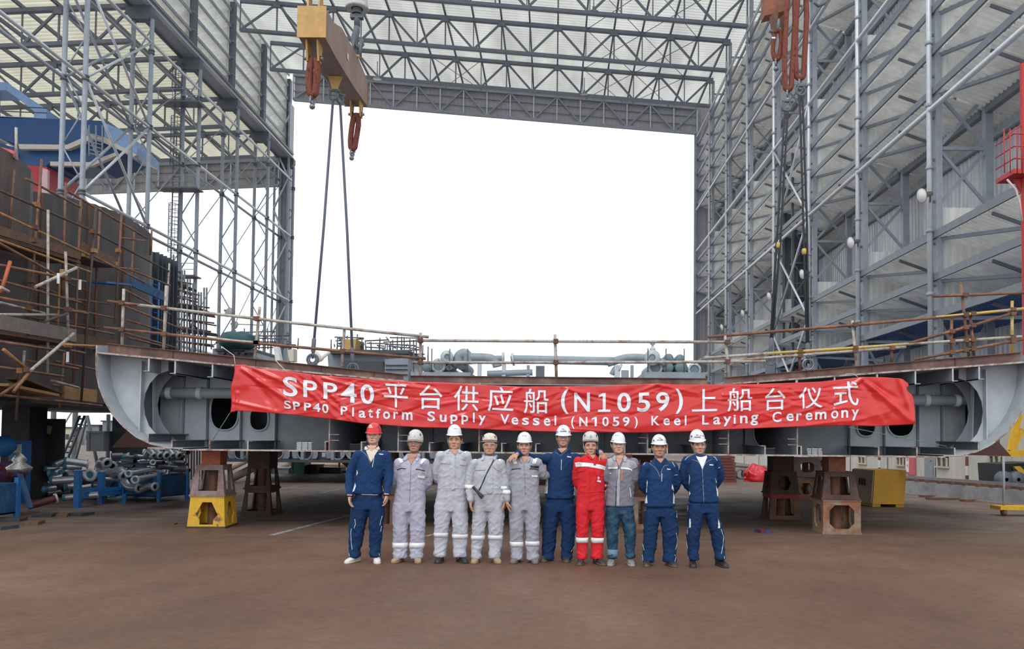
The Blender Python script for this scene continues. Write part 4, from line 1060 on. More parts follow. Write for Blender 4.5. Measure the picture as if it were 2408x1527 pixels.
    for side, ah, jt in (('handL', d.get('handL'), aL), ('handR', d.get('handR'), aR)):
        s = -1 if side == 'handL' else 1
        if ah is None: ah = dict(d=(0, .1, -1) if jt[-1].y < Y + .1 else (-s * .7, .05, -.7), n=(-s, 0, 0) if jt[-1].y < Y + .1 else (0, 1, 0), s=(0, -1, 0) if jt[-1].y < Y + .1 else (0, 0, 1), curl=.55)
        hand(mb, jt[-1], ah['d'], ah['n'], ah['s'], ah.get('size', 1.0), ah.get('curl', .5), ah.get('spread', 0))
    body = bake(mb, 'body', skin, .0062, 2, t)
    # ------------------------------------------------ clothes
    def leg_rings(g):
        for i, (kn, hm) in enumerate(legs):
            out = hl if i == 0 else hr
            def rg(cy, xl, xr, f, b, dy=.05):
                c = C((xl + xr) / 2, cy, dy); return ering((c.x, c.y, c.z), abs(xr - xl) / 2 * U, f, b, 20, 2.2)
            a, b = (out, cx_ - 1) if i == 0 else (cx_ + 1, out)
            m1 = [(a * .45 + kn[0] * .55), (b * .45 + kn[1] * .55)]
            sh_ = [(kn[0] * .5 + hm[0] * .5 - 3), (kn[1] * .5 + hm[1] * .5 + 3)]
            loft(g, [rg(my + 4, hm[0] + 2, hm[1] - 2, .085, .085, .045), rg(my - 18, hm[0] - 2, hm[1] + 2, .092, .088, .045), rg(my - 60, hm[0] + 3, hm[1] - 3, .078, .085), rg((ky + my) / 2, *sh_, .078, .09, .055), rg(ky, kn[0], kn[1], .088, .085, .04), rg((ky + cy_) / 2, *m1, .095, .095, .045), rg(cy_ + 8, a, b, .105, .105, .05), rg(cy_ - 40, a, b + (8 if i == 0 else -0) - (8 if i else 0), .115, .115, .055), rg(hy - 30, a + (6 if i == 0 else 0), b - (6 if i else 0), .11, .115, .055)])
    def torso(g, lo):
        ft = .118 + belly
        rr = []
        if lo is None:
            rr += [tor(cy_ - 30, hl + 6, hr - 6, .115, .125), tor(hy, hl + 2, hr - 2, .12 + belly * .6, .13)]
        else:
            rr += [tor(lo[2], lo[0], lo[1], .12 + belly * .8, .12), tor(lo[2] - 14, lo[0] - 3, lo[1] + 3, .128 + belly, .128), tor(lo[2] - 46, lo[0] + 5, lo[1] - 5, .126 + belly, .126)]
        rr += [tor(wy, wl, wr, ft + .004 + belly * .6, .125), tor((wy + shy + 140) / 2, (wl + sl + 30) / 2, (wr + sr - 30) / 2, ft + .004 + belly * .4, .128), tor(shy + 140, sl + 28, sr - 28, ft + .006, .122), tor(shy + 80, sl + 24, sr - 24, .115, .115), tor(shy + 30, sl + 30, sr - 30, .088, .095, .055), tor(shy + 8, sl + 52, sr - 52, .074, .082, .052), tor(shy - 6, sl + 86, sr - 86, .066, .08, .052), tor(min(shy - 12, chin + 34), hx - 74, hx + 74, .066, .078, .055), tor(min(shy - 22, chin + 14), hx - 56, hx + 56, .056, .074, .06)]
        loft(g, rr)
    def sleeves(g, rad=(.068, .058, .048)):
        for a in (aL, aR):
            L = len(a)
            e = a[-2].lerp(a[-1], .93)
            limb(g, list(a[:-1]) + [e], ([rad[0]] + [rad[1]] * (L - 2) + [rad[2]]), 5, 14)
    parts = {}
    top_m = d['top']
    if d['kind'] == 'coverall':
        g = MB(); torso(g, None); leg_rings(g); sleeves(g)
        parts['top'] = bake(g, 'coverall', top_m, .0105, 5, t, .0062, seed)
    else:
        g = MB(); leg_rings(g)
        loft(g, [tor(cy_ - 26, hl + 4, hr - 4, .115, .125), tor(max(hy, cy_ - 60), hl + 6, hr - 6, .114, .12), tor(d['hem'][2] - 40, wl + 20, wr - 20, .098, .105)])
        parts['legs'] = bake(g, 'trousers', d['bottom'], .0105, 5, t, .0068, seed)
        g = MB(); torso(g, d['hem'])
        if d.get('short'):
            for a in (aL, aR): limb(g, [a[0], a[0].lerp(a[1], .55), a[0].lerp(a[1], .98)], [.075, .072, .072], 4, 14)
        else: sleeves(g)
        parts['top'] = bake(g, 'shirt' if d.get('short') else 'jacket', top_m, .0105, 5, t, .0055, seed + 3)
    # ------------------------------------------------ things laid on the cloth and the face: cast along the viewing line onto the surface
    def tree(*obs):
        vs, fs = [], []
        for o in obs:
            k = len(vs); vs += [v.co.copy() for v in o.data.vertices]; fs += [[i + k for i in p.vertices] for p in o.data.polygons]
        return BVHTree.FromPolygons(vs, fs)
    T = tree(body, *parts.values()); TB = tree(body)
    def hit(cx, cy, off=.004, tr=None):
        r_ = ray(ox + KC * cx, oy + KC * cy).normalized()
        p, n_, i_, dist = (tr or T).ray_cast(CAM, r_)
        if p is None: return None
        return p - r_ * off
    def path(pts, n=14):
        out = []
        for (a, b), (c_, e) in zip(pts, pts[1:]):
            m_ = max(2, int(math.hypot(c_ - a, e - b) / 7))
            for k in range(m_): out.append((a + (c_ - a) * k / m_, b + (e - b) * k / m_))
        out.append(pts[-1]); return out
    def line(name, pts, r, m, off=.002, tr=None, label=None):
        q = [hit(a, b, off, tr) for a, b in path(pts)]
        q = [p for p in q if p is not None]
        if len(q) < 2: return
        # drop depth jumps
        w = [q[0]]
        for p in q[1:]:
            if abs(p.y - w[-1].y) < .06: w.append(p)
        if len(w) > 1:
            o = MB().tube(w, r, 6).build(name, m, t)
            return tag(o, label)
    def patch(name, poly, m, off=.004, step=7, tr=None, label=None, th=.003):
        bm = bmesh.new(); f = bm.faces.new([bm.verts.new((a, b, 0)) for a, b in poly])
        bmesh.ops.triangulate(bm, faces=bm.faces)
        for it in range(5):
            es = [e for e in bm.edges if e.calc_length() > step]
            if not es: break
            bmesh.ops.subdivide_edges(bm, edges=es, cuts=1); bmesh.ops.triangulate(bm, faces=bm.faces)
        bm.verts.index_update(); pts = []; last = None
        for v in bm.verts:
            q = hit(v.co.x, v.co.y, off, tr); k = 0
            while q is None and k < 14: k += 1; q = hit(v.co.x, v.co.y + 3 * k, off, tr)
            pts.append(q)
        ok = [p for p in pts if p is not None]
        if not ok: bm.free(); return
        ym = sorted(p.y for p in ok)[len(ok) // 2]
        for i, v in enumerate(bm.verts):
            if pts[i] is None or abs(pts[i].y - ym) > .10: pts[i] = P(ox + KC * v.co.x, oy + KC * v.co.y, ym if pts[i] is None else max(min(pts[i].y, ym + .10), ym - .10))
        o = MB().add(pts, [[l.index for l in f.verts] for f in bm.faces], True).build(name, m, t)
        bm.free(); s = o.modifiers.new('thickness', 'SOLIDIFY'); s.thickness = th; s.offset = 0
        return tag(o, label)
    TG = tree(*parts.values())
    def band(name, z_cy, hh, xl, xr, m, dy=.05, label=None, off=.006):   # tape wrapped all round a limb
        c = C((xl + xr) / 2, z_cy, dy); n = 30; rows = [[], [], []]
        z0, z1 = C(xl, z_cy + hh).z, C(xl, z_cy - hh).z; lim = (xr - xl) * U * .72
        for j, z in enumerate((z0, (z0 + z1) / 2, z1)):
            o_ = V((c.x, c.y, z)); rad = []
            for k in range(n):
                a = 2 * math.pi * k / n
                p, n_, i_, ds = TG.ray_cast(o_, V((math.cos(a), math.sin(a), 0)))
                rad.append(ds if p is not None and ds < lim * 1.7 else None)
            ok = sorted(r_ for r_ in rad if r_ is not None)
            md = ok[len(ok) // 2] if ok else lim * .7
            for k in range(n):
                r_ = rad[k] if rad[k] is not None and rad[k] < md * 1.6 else md * 1.1
                a = 2 * math.pi * k / n; rows[j].append(o_ + V((math.cos(a), math.sin(a), 0)) * (r_ + off))
        o = MB().grid(rows, True, True).build(name, m, t); s = o.modifiers.new('thickness', 'SOLIDIFY'); s.thickness = .002; s.offset = 0
        return tag(o, label)
    X = dict(C=C, U=U, Y=Y, hit=hit, line=line, patch=patch, band=band, t=t, TB=TB, T=T, hc=hc, h=h, tilt=tilt, piv=piv, parts=parts, aL=aL, aR=aR, body=body)
    # ------------------------------------------------ face
    def hd(x, y, z): return piv + tilt @ (hc + V((x, y, z)) * h - piv)
    def fhit(x, z, off=.0015):
        o_ = hd(x, -1.2, z); dr = tilt @ V((0, 1, 0)); p, n_, i_, ds = TB.ray_cast(o_, dr)
        return (p if p is not None else hd(x, -.38, z)) - dr * off
    def face_patch(name, pts, m, off=.0015):
        c = [sum(p[0] for p in pts) / len(pts), sum(p[1] for p in pts) / len(pts)]
        n = len(pts); vs = [fhit(c[0], c[1], off + .0015)] + [fhit(c[0] + (x - c[0]) * .55, c[1] + (z - c[1]) * .55, off + .001) for x, z in pts] + [fhit(x, z, off * .3) for x, z in pts]
        fs = [(0, 1 + k, 1 + (k + 1) % n) for k in range(n)] + [(1 + k, 1 + n + k, 1 + n + (k + 1) % n, 1 + (k + 1) % n) for k in range(n)]
        return MB().add(vs, fs, True).build(name, m, t)
    sq = d.get('squint', .6)
    for s in (-1, 1):
        face_patch('eye', [(s * .135 + .062 * math.cos(a), .482 + (.018 + .012 * sq) * math.sin(a)) for a in [2 * math.pi * k / 12 for k in range(12)]], EYEW, .001)
        face_patch('iris', [(s * .135 + .026 * math.cos(a), .483 + min(.024, .018 + .010 * sq) * math.sin(a)) for a in [2 * math.pi * k / 10 for k in range(10)]], EYEB, .0025)
        MB().tube([fhit(s * .135 + x, .497 + .012 * sq - abs(x) * .16, .002) for x in (-.07, -.04, 0, .04, .07)], .0022, 5).build('eyelash', HAIR, t)
        MB().tube([fhit(s * .14 + s * x, .575 - max(0, x) * .18 - max(0, -x) * .05, .001) for x in (-.075, -.03, .02, .06, .095)], [.002, .004, .0042, .0035, .0016], 6).build('eyebrow', HAIR, t)
    wd = d.get('mouth', .085)
    up = d.get('smile', 0)
    face_patch('lips', [(wd * math.cos(a), .196 + .026 * math.sin(a) + up * abs(math.cos(a)) ** 2 * .02) for a in [2 * math.pi * k / 14 for k in range(14)]], LIP)
    MB().tube([fhit(x * wd, .198 + up * .02 * x * x, .003) for x in (-1, -.5, 0, .5, 1)], .0013, 5).build('mouth_line', mat('mouth_shadow', (.10, .03, .03), .6), t)
    # hair: cropped sides and back below the helmet
    hb = MB(); rows = []
    def ringat(z):
        for (z0, w0, f0, b0), (z1, w1, f1, b1) in zip(prof, prof[1:]):
            if z0 <= z <= z1:
                q_ = (z - z0) / (z1 - z0); return w0 + (w1 - w0) * q_, f0 + (f1 - f0) * q_, b0 + (b1 - b0) * q_
    for z, A in ((.34, .14), (.43, .05), (.49, -.10), (.55, -.15), (.61, -.20), (.66, -.25), (.72, -.30)):
        w, f, b = ringat(z); row = []
        for k in range(33):
            a = math.pi * (A + (1 - 2 * A) * k / 32); ca, sa = math.cos(a), math.sin(a)
            row.append(hd(w * 1.07 * 1.015 * math.copysign(abs(ca) ** .91, ca), (f + b) / 2 + (b - f) / 2 * 1.02 * math.copysign(abs(sa) ** .91, sa), z))
        rows.append(row)
    ho = hb.grid(rows, True).build('hair', HAIR, t); s_ = ho.modifiers.new('thickness', 'SOLIDIFY'); s_.thickness = .010; s_.offset = 0
    # ------------------------------------------------ helmet
    hk = d['hat']; hm = hk['m']; by = hk['brim']; tp = hk['top']; bw = hk['w']
    cB = C(hk.get('x', hx), by); cB.y = hc.y + .012; cT = C(hk.get('x', hx), tp)
    H = cT.z - cB.z; rx = bw * U / 2; ry = rx * 1.17
    tl = Matrix.Rotation(R(hk.get('roll', d.get('roll', 0))), 3, 'Y') @ Matrix.Rotation(R(hk.get('nod', 0)), 3, 'X')
    def hp(x, y, z): return cB + tl @ V((x * rx, y * ry, z * H))
    sh_ = MB(); rows = []; n = 36
    climb = hk.get('climb')
    pr = [(.99, -.10), (.985, .05), (.955, .25), (.90, .45), (.80, .63), (.64, .79), (.44, .91), (.22, .975), (.02, 1.0)] if not climb else [(.97, -.22), (.99, -.02), (.985, .2), (.94, .42), (.84, .62), (.68, .79), (.46, .92), (.22, .985), (.02, 1.0)]
    k0 = .90 if not climb else 1.0
    for r_, z in pr:
        row = []
        for k in range(n):
            a = 2 * math.pi * k / n; ca, sa = math.cos(a), math.sin(a)
            rg = 0
            if not climb and z > .3: rg = .035 * math.exp(-(ca / .13) ** 2) * (1 - .6 * (z > .97))     # crown ridge
            front = .10 * max(0, -sa) ** 3 if climb and z < .1 else 0
            row.append(hp(ca * r_ * k0, sa * r_ * k0 * (1 + rg), z + rg * .9 + (front if climb else 0)))
        rows.append(row)
    so_ = sh_.grid(rows, True, True).build('hard_hat', hm, t); s_ = so_.modifiers.new('thickness', 'SOLIDIFY'); s_.thickness = .004; s_.offset = -1
    if not climb:
        rows = []
        for r_, z in ((.885, .0), (.93, .035), (1.0, -.02), (1.0, -.05), (.90, -.045)):
            row = []
            for k in range(n):
                a = 2 * math.pi * k / n; ca, sa = math.cos(a), math.sin(a); pk = max(0, -sa) ** 2
                row.append(hp(ca * r_, sa * (r_ + (.14 * pk if r_ > .92 else 0)), z - (.10 * pk if r_ > .95 else .02 * pk)))
            rows.append(row)
        MB().grid(rows, True, True).build('brim', hm, so_)
    else:
        for s in (-1, 1):
            MB().ell(hp(s * .74, -.60, .50), (.006, .010, .020), 8, 6, tl).build('vent_slot', BLK, so_)
        MB().tube([hp(.985 * math.cos(a), .99 * math.sin(a) - .01, -.02 + .10 * max(0, -math.sin(a)) ** 3) for a in [2 * math.pi * k / 30 for k in range(30)]], .004, 6, closed=True).build('rim_trim', hk.get('trim', hm), so_)
    TH = BVHTree.FromPolygons([v.co.copy() for v in so_.data.vertices], [list(p.vertices) for p in so_.data.polygons])
    def hlogo(cx, cy, w, hgt, m, name='logo'):
        bm_ = [(cx - w, cy - hgt), (cx + w, cy - hgt), (cx + w, cy + hgt), (cx - w, cy + hgt)]
        vs = []; nx = 5
        for j in range(3):
            for i in range(nx):
                x = cx - w + 2 * w * i / (nx - 1); y = cy - hgt + hgt * j
                p = hit(x, y, .0015, TH)
                vs.append(p if p is not None else hp(0, -1, .5))
        fs = [(j * nx + i, j * nx + i + 1, (j + 1) * nx + i + 1, (j + 1) * nx + i) for j in range(2) for i in range(nx - 1)]
        MB().add(vs, fs, True).build(name, m, so_)
    for kind, cx, cy, w, hgt in hk.get('logo', []):
        if kind == 'N':
            for q, m_ in ((-1, BLUE_L), (1, RED_L)):
                hlogo(cx + q * w * .75, cy, w * .25, hgt, m_)
            pts = [hit(cx - w * .75 + 1.5 * w * s, cy - hgt + 2 * hgt * s, .002, TH) for s in (0, .5, 1)]
            pts = [p for p in pts if p is not None]
            if len(pts) > 1: MB().tube(pts, .0022, 5).build('logo', BLUE_L, so_)
        elif kind == 'word':
            for k in range(9): hlogo(cx - w + 2 * w * (k + .5) / 9, cy, w / 9 * .72, hgt, m=cx and hk.get('ink', BLK), name='lettering')
        else: hlogo(cx, cy, w, hgt, dict(teal=TEAL_L, white=WPIPE, blue=BLUE_L, grey=GREYL)[kind])
    # straps from helmet to chin
    for s in (-1, 1):
        a = hp(s * .86, .05, -.05); b_ = hd(s * .342, -.02, .40); c_ = hd(s * .20, -.24, .015)
        MB().tube([a, b_ + V((s * .012, 0, 0)), c_ + V((s * .004, 0, -.006)), hd(s * .06, -.33, -.035)], .0022, 6).build('chin_strap', hk.get('strap', STRAPG), t)
    # glasses
    if d.get('glasses'):
        gm = d['glasses']
        fr = MB()
        for s in (-1, 1):
            c0 = hd(s * .145, -.46, .478)
            if gm == 'rimless': rr = (.105, .075)
            elif gm == 'big': rr = (.135, .095)
            else: rr = (.115, .08)
            fr.tube([c0 + tilt @ V((rr[0] * h * math.copysign(abs(math.cos(a)) ** .7, math.cos(a)), 0, rr[1] * h * math.copysign(abs(math.sin(a)) ** .7, math.sin(a)))) for a in [2 * math.pi * k / 18 for k in range(18)]], .0016 if gm != 'dark' else .0022, 5, closed=True)
            fr.tube([c0 + tilt @ V((s * rr[0] * h, 0, .01)), hd(s * .335, -.30, .50), hd(s * .352, .0, .50)], .0016, 5)
        fr.tube([hd(-.04, -.47, .49), hd(0, -.475, .50), hd(.04, -.47, .49)], .0016, 5)
        fr.build('glasses', BLK if gm in ('dark',) else ZIP, t)
        gl = MB()
        for s in (-1, 1):
            c0 = hd(s * .145, -.458, .478)
            n_ = 18; vs = [c0] + [c0 + tilt @ V((rr[0] * h * math.copysign(abs(math.cos(a)) ** .7, math.cos(a)), 0, rr[1] * h * math.copysign(abs(math.sin(a)) ** .7, math.sin(a)))) for a in [2 * math.pi * k / n_ for k in range(n_)]]
            gl.add(vs, [(0, 1 + k, 1 + (k + 1) % n_) for k in range(n_)])
        gl.build('lenses', LENS_D if gm == 'big' else LENS, t)
    # ------------------------------------------------ shoes
    up_m, so_m = SHOES[d['shoes']]
    for i, ((x0, x1), yy) in enumerate(zip(d['feet'], fy)):
        wpx = (x1 - x0) * U; s = -1 if i == 0 else 1
        th = max(0, min(R(62), math.asin(min(1, max(0, (wpx - .098) / .26)))))
        if d.get('toes'): th = abs(R(d['toes'][i]))
        dr = V((s * math.sin(th), -math.cos(th), 0)); sd = V((dr.y, -dr.x, 0))
        hem = d['hemL'] if i == 0 else d['hemR']
        ank = C(sum(hem) / 2, d['hemy'], .05)
        c0 = C((x0 + x1) / 2, yy); c0.z = 0
        heel = V((c0.x, 0, 0)) - V((dr.x, 0, 0)) * .14; heel = V((heel.x, Y + .145 + d.get('fdy', (0, 0))[i], 0))
        def ring(L, w, z0, z1, p=2.4):
            out = []
            for k in range(16):
                a = 2 * math.pi * k / 16; ca, sa = math.cos(a), math.sin(a)
                out.append(heel + dr * L + sd * w * math.copysign(abs(ca) ** (2 / p), ca) + V((0, 0, (z0 + z1) / 2 + (z1 - z0) / 2 * math.copysign(abs(sa) ** (2 / p), sa))))
            return out
        so2 = MB(); loft(so2, [ring(L, w, .0, .026, 5) for L, w in ((-.004, .02), (.01, .034), (.06, .037), (.13, .040), (.20, .049), (.25, .045), (.283, .028), (.29, .012))])
        u2 = MB(); loft(u2, [ring(L, w, .014, z) for L, w, z in ((.0, .018, .06), (.012, .032, .085), (.05, .036, .10), (.095, .038, .105), (.14, .041, .085), (.19, .045, .066), (.235, .043, .056), (.268, .032, .046), (.284, .014, .032))])
        sh2 = u2.build('shoe', up_m, t); so2.build('sole', so_m, sh2)
        la = MB()
        for q in range(4):
            L = .115 + q * .022; zt = .100 - q * .0105
            la.tube([heel + dr * L + sd * (-.024) + V((0, 0, zt - .008)), heel + dr * (L - .004) + V((0, 0, zt + .003)), heel + dr * L + sd * .024 + V((0, 0, zt - .008))], .003, 5)
        la.build('laces', d.get('lace', so_m), sh2)
    if d.get('detail'): d['detail'](X)
    return X
LENS = bpy.data.materials.new('clear_lens'); LENS.use_nodes = True
LENS_D = bpy.data.materials.new('tinted_lens'); LENS_D.use_nodes = True
for m_, a_ in ((LENS, .10), (LENS_D, .45)):
    q_ = m_.node_tree.nodes['Principled BSDF']; q_.inputs['Alpha'].default_value = a_; q_.inputs['Base Color'].default_value = (.25, .24, .27, 1); q_.inputs['Roughness'].default_value = .08

# ------------------------------------------------------------------ outfit details
def zip_line(X, pts, r=.004, m=None, name='zip'): X['line'](name, pts, r, m or ZIP)
def navy_detail(shoulders, tag_, slit, zipper, side, legs, neck=None):
    def f(X):
        ln, pt = X['line'], X['patch']
        for nm, poly, m in (neck or []): pt(nm, poly, m, .005)
        for pts in shoulders: ln('piping', pts, .0032, WPIPE)
        if tag_: pt('name_tag', tag_, WPIPE, .004)
        if slit: ln('pocket_zip', slit, .0045, WPIPE)
        for pts, r in zipper: ln('zip', pts, r, ZIP)
        for poly in side: pt('side_panel', poly, WPIPE, .003)
        for pts in legs: ln('piping', pts, .0032, WPIPE)
    return f
def coverall_detail(shoulder_patches, bands, lines, pockets, extra=None, collar=None, neck=None):
    def f(X):
        ln, pt, bd = X['line'], X['patch'], X['band']
        for nm, poly, m in (neck or []): pt(nm, poly, m, .004)
        for poly in (collar or []): pt('collar', poly, X['parts']['top'].data.materials[0], .010, th=.006)
        for poly in shoulder_patches: pt('reflective_patch', poly, REFL, .004)
        for bnd in bands: bd('reflective_band', *bnd[:4], REFL, *bnd[4:])
        for pts, r, m in lines: ln('zip', pts, r, m)
        for poly, m in pockets: pt('pocket', poly, m or X['parts']['top'].data.materials[0], .007, th=.005)
        if extra: extra(X)
    return f

# 1 --- man with the red helmet
def p1x(X):
    navy_detail([[(205, 380), (240, 345), (290, 330)], [(465, 325), (510, 340), (545, 375)]], [(448, 390), (487, 394), (487, 403), (448, 399)], [(401, 418), (384, 520)], [([(262, 358), (310, 385), (345, 430), (365, 485)], .0035), ([(470, 352), (425, 375)], .003)],
                [[(238, 545), (248, 575), (232, 605)], [(222, 668), (228, 700), (212, 745), (195, 755)], [(478, 690), (490, 740), (486, 752)]],
                [[(192, 850), (180, 900), (175, 962)], [(218, 1010), (225, 1060), (210, 1098)], [(187, 1100), (180, 1140), (185, 1240), (195, 1300)], [(162, 1325), (168, 1365)], [(512, 880), (505, 935)], [(478, 980), (462, 1030), (455, 1070)], [(472, 1075), (462, 1130)], [(448, 1335), (452, 1362)]],
                [('shirt', [(310, 318), (345, 345), (380, 355), (425, 340), (452, 312), (448, 345), (400, 420), (372, 475), (355, 440), (330, 380)], CREAM), ('open_neck', [(334, 312), (345, 336), (378, 374), (415, 338), (428, 310), (405, 303), (380, 301), (355, 304)], SKIN_F)])(X)
    X['patch']('collar', [(308, 352), (314, 326), (326, 322), (348, 345), (328, 360)], CREAM, .012, th=.006); X['patch']('collar', [(454, 350), (449, 326), (437, 322), (413, 344), (434, 358)], CREAM, .012, th=.006)
    X['patch']('side_panel', [(240, 300), (241, 300), (241, 301)], WPIPE)
    for c, x0, x1 in ((782, 147, 192), (772, 497, 540)): X['patch']('cuff_label', [(x0, c - 7), (x1, c - 4), (x1, c + 8), (x0, c + 6)], mat('pink_yellow_label', (.75, .45, .25), .6, col2=(.75, .15, .22), scale=14), .004)
    X['patch']('shirt_hem', [(275, 776), (440, 777), (430, 784), (290, 783)], CREAM, .004)
NB = .0
PEOPLE = []
PEOPLE.append(dict(ox=780, label='man in a red hard hat, navy jacket open over a cream polo, white trainers', hx=381, chin=298, shy=366, sh=(205, 558), kind='jacket', top=NAVY, bottom=NAVY2, skin=SKIN_F, fat=1.04, armL=[(172, 580, .02), (170, 790, -.06)], armR=[(540, 580, .02), (518, 780, -.06)],
    waist=(222, 482, 660), hips=(180, 505, 880), crotch=(350, 945), hem=(192, 492, 772), kneeL=(165, 308), kneeR=(357, 482), hemL=(168, 272), hemR=(357, 456), ky=1100, hemy=1365, feet=[(122, 266), (360, 486)], fy=[1438, 1438], shoes='white', lace=BLK, h=.232,
    hat=dict(m=HELR, brim=192, top=96, w=162, x=381, roll=2, logo=[('white', 363, 126, 12, 8), ('white', 363, 141, 26, 4), ('blue', 316, 150, 4, 8), ('blue', 437, 146, 6, 8)]), detail=p1x))
# 2 --- lilac coverall, ivory helmet
PEOPLE.append(dict(ox=780, label='man in a lilac grey coverall and scuffed ivory helmet with glasses, hands behind back', hx=771, chin=374, shy=440, sh=(592, 918), kind='coverall', top=LILAC, skin=SKIN_T, armL=[(592, 660, .10), (680, 760, .24)], armR=[(915, 660, .10), (800, 770, .25)],
    waist=(606, 882, 720), hips=(572, 890, 890), crotch=(735, 965), kneeL=(580, 718), kneeR=(742, 880), hemL=(580, 712), hemR=(742, 860), ky=1120, hemy=1375, feet=[(562, 682), (752, 866)], fy=[1434, 1434], shoes='tan', glasses='dark', squint=.3,
    hat=dict(m=HELG, brim=262, top=160, w=150, x=778, climb=True, logo=[('grey', 783, 228, 6, 5)], strap=BLK),
    detail=coverall_detail([[(612, 415), (640, 402), (680, 468), (650, 485)], [(868, 415), (898, 430), (850, 498), (828, 485)]], [(1257, 24, 582, 714), (1257, 24, 742, 876)], [([(748, 490), (745, 600), (740, 720), (735, 850)], .0035, ZIP), ([(617, 545), (655, 530), (698, 533)], .006, BLK), ([(795, 537), (840, 545), (880, 554)], .006, BLK)],
        [([(818, 600), (882, 606), (880, 630), (815, 618)], WPIPE)], None, [[(690, 390), (706, 372), (722, 440), (690, 460), (668, 455)], [(838, 395), (826, 375), (790, 448), (805, 468), (828, 440)]], [('open_neck', [(706, 400), (728, 450), (750, 495), (775, 455), (815, 400), (770, 385)], SKIN_T)])))
# 3 --- tall pale coverall
PEOPLE.append(dict(ox=780, label='tall man in a belted pale grey coverall, white hard hat, black and green shoes', hx=1154, chin=350, shy=372, sh=(985, 1318), kind='coverall', top=PALE, skin=SKIN, armL=[(985, 600, .08), (1075, 700, .24)], armR=[(1300, 600, .10), (1215, 710, .25)],
    waist=(1004, 1282, 705), hips=(968, 1290, 890), crotch=(1132, 965), kneeL=(970, 1103), kneeR=(1140, 1284), hemL=(968, 1082), hemR=(1148, 1272), ky=1120, hemy=1362, feet=[(975, 1062), (1150, 1312)], fy=[1434, 1430], shoes='black', lace=mat('green_laces', (.03, .45, .12), .5), h=.25, squint=.2,
    hat=dict(m=HELW, brim=210, top=112, w=156, x=1150, logo=[('grey', 1168, 155, 22, 3)]),
    detail=coverall_detail([[(1022, 365), (1048, 348), (1064, 375), (1030, 386)], [(1240, 372), (1262, 352), (1280, 360), (1262, 390)]], [(1158, 20, 972, 1102), (1172, 20, 1142, 1284)], [([(1170, 410), (1168, 560), (1165, 700)], .003, PALE), ([(1010, 722), (1130, 716), (1275, 722)], .004, PALE), ([(1228, 446), (1265, 450)], .004, mat('rust_thread', (.45, .2, .12), .7))],
        [([(1030, 462), (1118, 465), (1116, 488), (1028, 482)], None), ([(1208, 468), (1278, 470), (1276, 505), (1212, 500)], None), ([(1128, 712), (1165, 710), (1165, 735), (1128, 737)], PALE2)], None, [[(1085, 352), (1100, 320), (1118, 352), (1098, 388), (1080, 384)], [(1212, 352), (1208, 325), (1190, 352), (1202, 388), (1225, 380)]], [('open_neck', [(1105, 352), (1140, 380), (1168, 412), (1188, 375), (1205, 348), (1155, 340)], SKIN)])))
# 4 --- climbing helmet, blue scarf, torch
def p4x(X):
    C, hit = X['C'], X['hit']
    m = mat('blue_printed_scarf', (.05, .28, .60), .7, 0, .2, 14., col2=(.45, .62, .80))
    q = []
    for a in [2 * math.pi * k / 24 for k in range(24)]: q.append(X['hc'] + V((.086 * math.cos(a), .01 + .092 * math.sin(a), -.020 - .035 * max(0, -math.sin(a)))))
    MB().tube(q, .022, 10, closed=True).build('neck_scarf', m, X['t'])
    q2 = [p + V((0, -.004 * 1, -.03)) for p in q]; MB().tube(q2, .014, 8, closed=True).build('neck_scarf', m, X['t'])
    # torch hanging on its strap: a thing of its own
    a, b = C(130, 705, -.10), C(222, 808, -.16)
    tt = thing('flashlight', 'black hand torch slung on a black strap across the man in the blue scarf', 'torch', a)
    ax = (b - a).normalized(); L = (b - a).length
    MB().lathe([(.001, 0), (.018, .0), (.02, .02), (.017, .03), (.017, L * .55), (.024, L * .68), (.027, L * .72), (.027, L * .95), (.024, L), (.02, L - .006), (.001, L - .008)], a, ax, 18).build('torch_body', BLK, tt)
    MB().lathe([(.001, L - .004), (.017, L - .002), (.001, L)], a, ax, 16).build('lens', LAMPW, tt)
    pts = [hit(x, y, .008) for x, y in [(326, 450), (300, 500), (270, 555), (240, 620), (215, 680), (188, 735)]]; pts = [p for p in pts if p is not None]
    MB().tube(pts, .007, 6).build('strap', BLK, tt)
    MB().tube([a.lerp(b, .5), C(188, 735, -.10)], .006, 6).build('strap', BLK, tt)
PEOPLE.append(dict(ox=1080, label='man in a pale grey coverall with an ivory climbing helmet and blue neck scarf', hx=283, chin=400, shy=447, sh=(98, 434), kind='coverall', top=PALE2, skin=SKIN, fat=1.1, belly=.015, armL=[(92, 640, .02), (108, 838, -.06)], armR=[(425, 640, .03), (428, 840, .0)],
    waist=(138, 415, 740), hips=(122, 432, 900), crotch=(268, 965), kneeL=(120, 243), kneeR=(276, 412), hemL=(115, 212), hemR=(276, 388), ky=1120, hemy=1376, feet=[(108, 200), (285, 414)], fy=[1438, 1432], shoes='tan', glasses='rimless', squint=.3, smile=.6,
    hat=dict(m=HELC, brim=268, top=194, w=146, x=282, climb=True, trim=BLK, strap=BLK, logo=[('grey', 286, 222, 4, 3)]),
    detail=coverall_detail([[(143, 437), (178, 424), (182, 440), (150, 452)], [(362, 432), (395, 440), (390, 460), (364, 452)]], [(1184, 20, 120, 242), (1182, 20, 278, 410), (702, 18, 62, 128, -.01), (714, 16, 396, 452, .02)], [([(316, 480), (318, 600), (318, 760)], .003, PALE2), ([(140, 770), (270, 775), (410, 765)], .004, PALE2)],
        [([(148, 512), (243, 514), (243, 546), (152, 550)], None), ([(322, 512), (398, 528), (396, 560), (350, 545)], None), ([(262, 752), (305, 750), (305, 768), (262, 770)], PALE2)], p4x, [[(205, 420), (222, 400), (240, 430), (228, 452), (208, 456)], [(348, 420), (338, 408), (322, 432), (330, 455), (345, 445)]])))
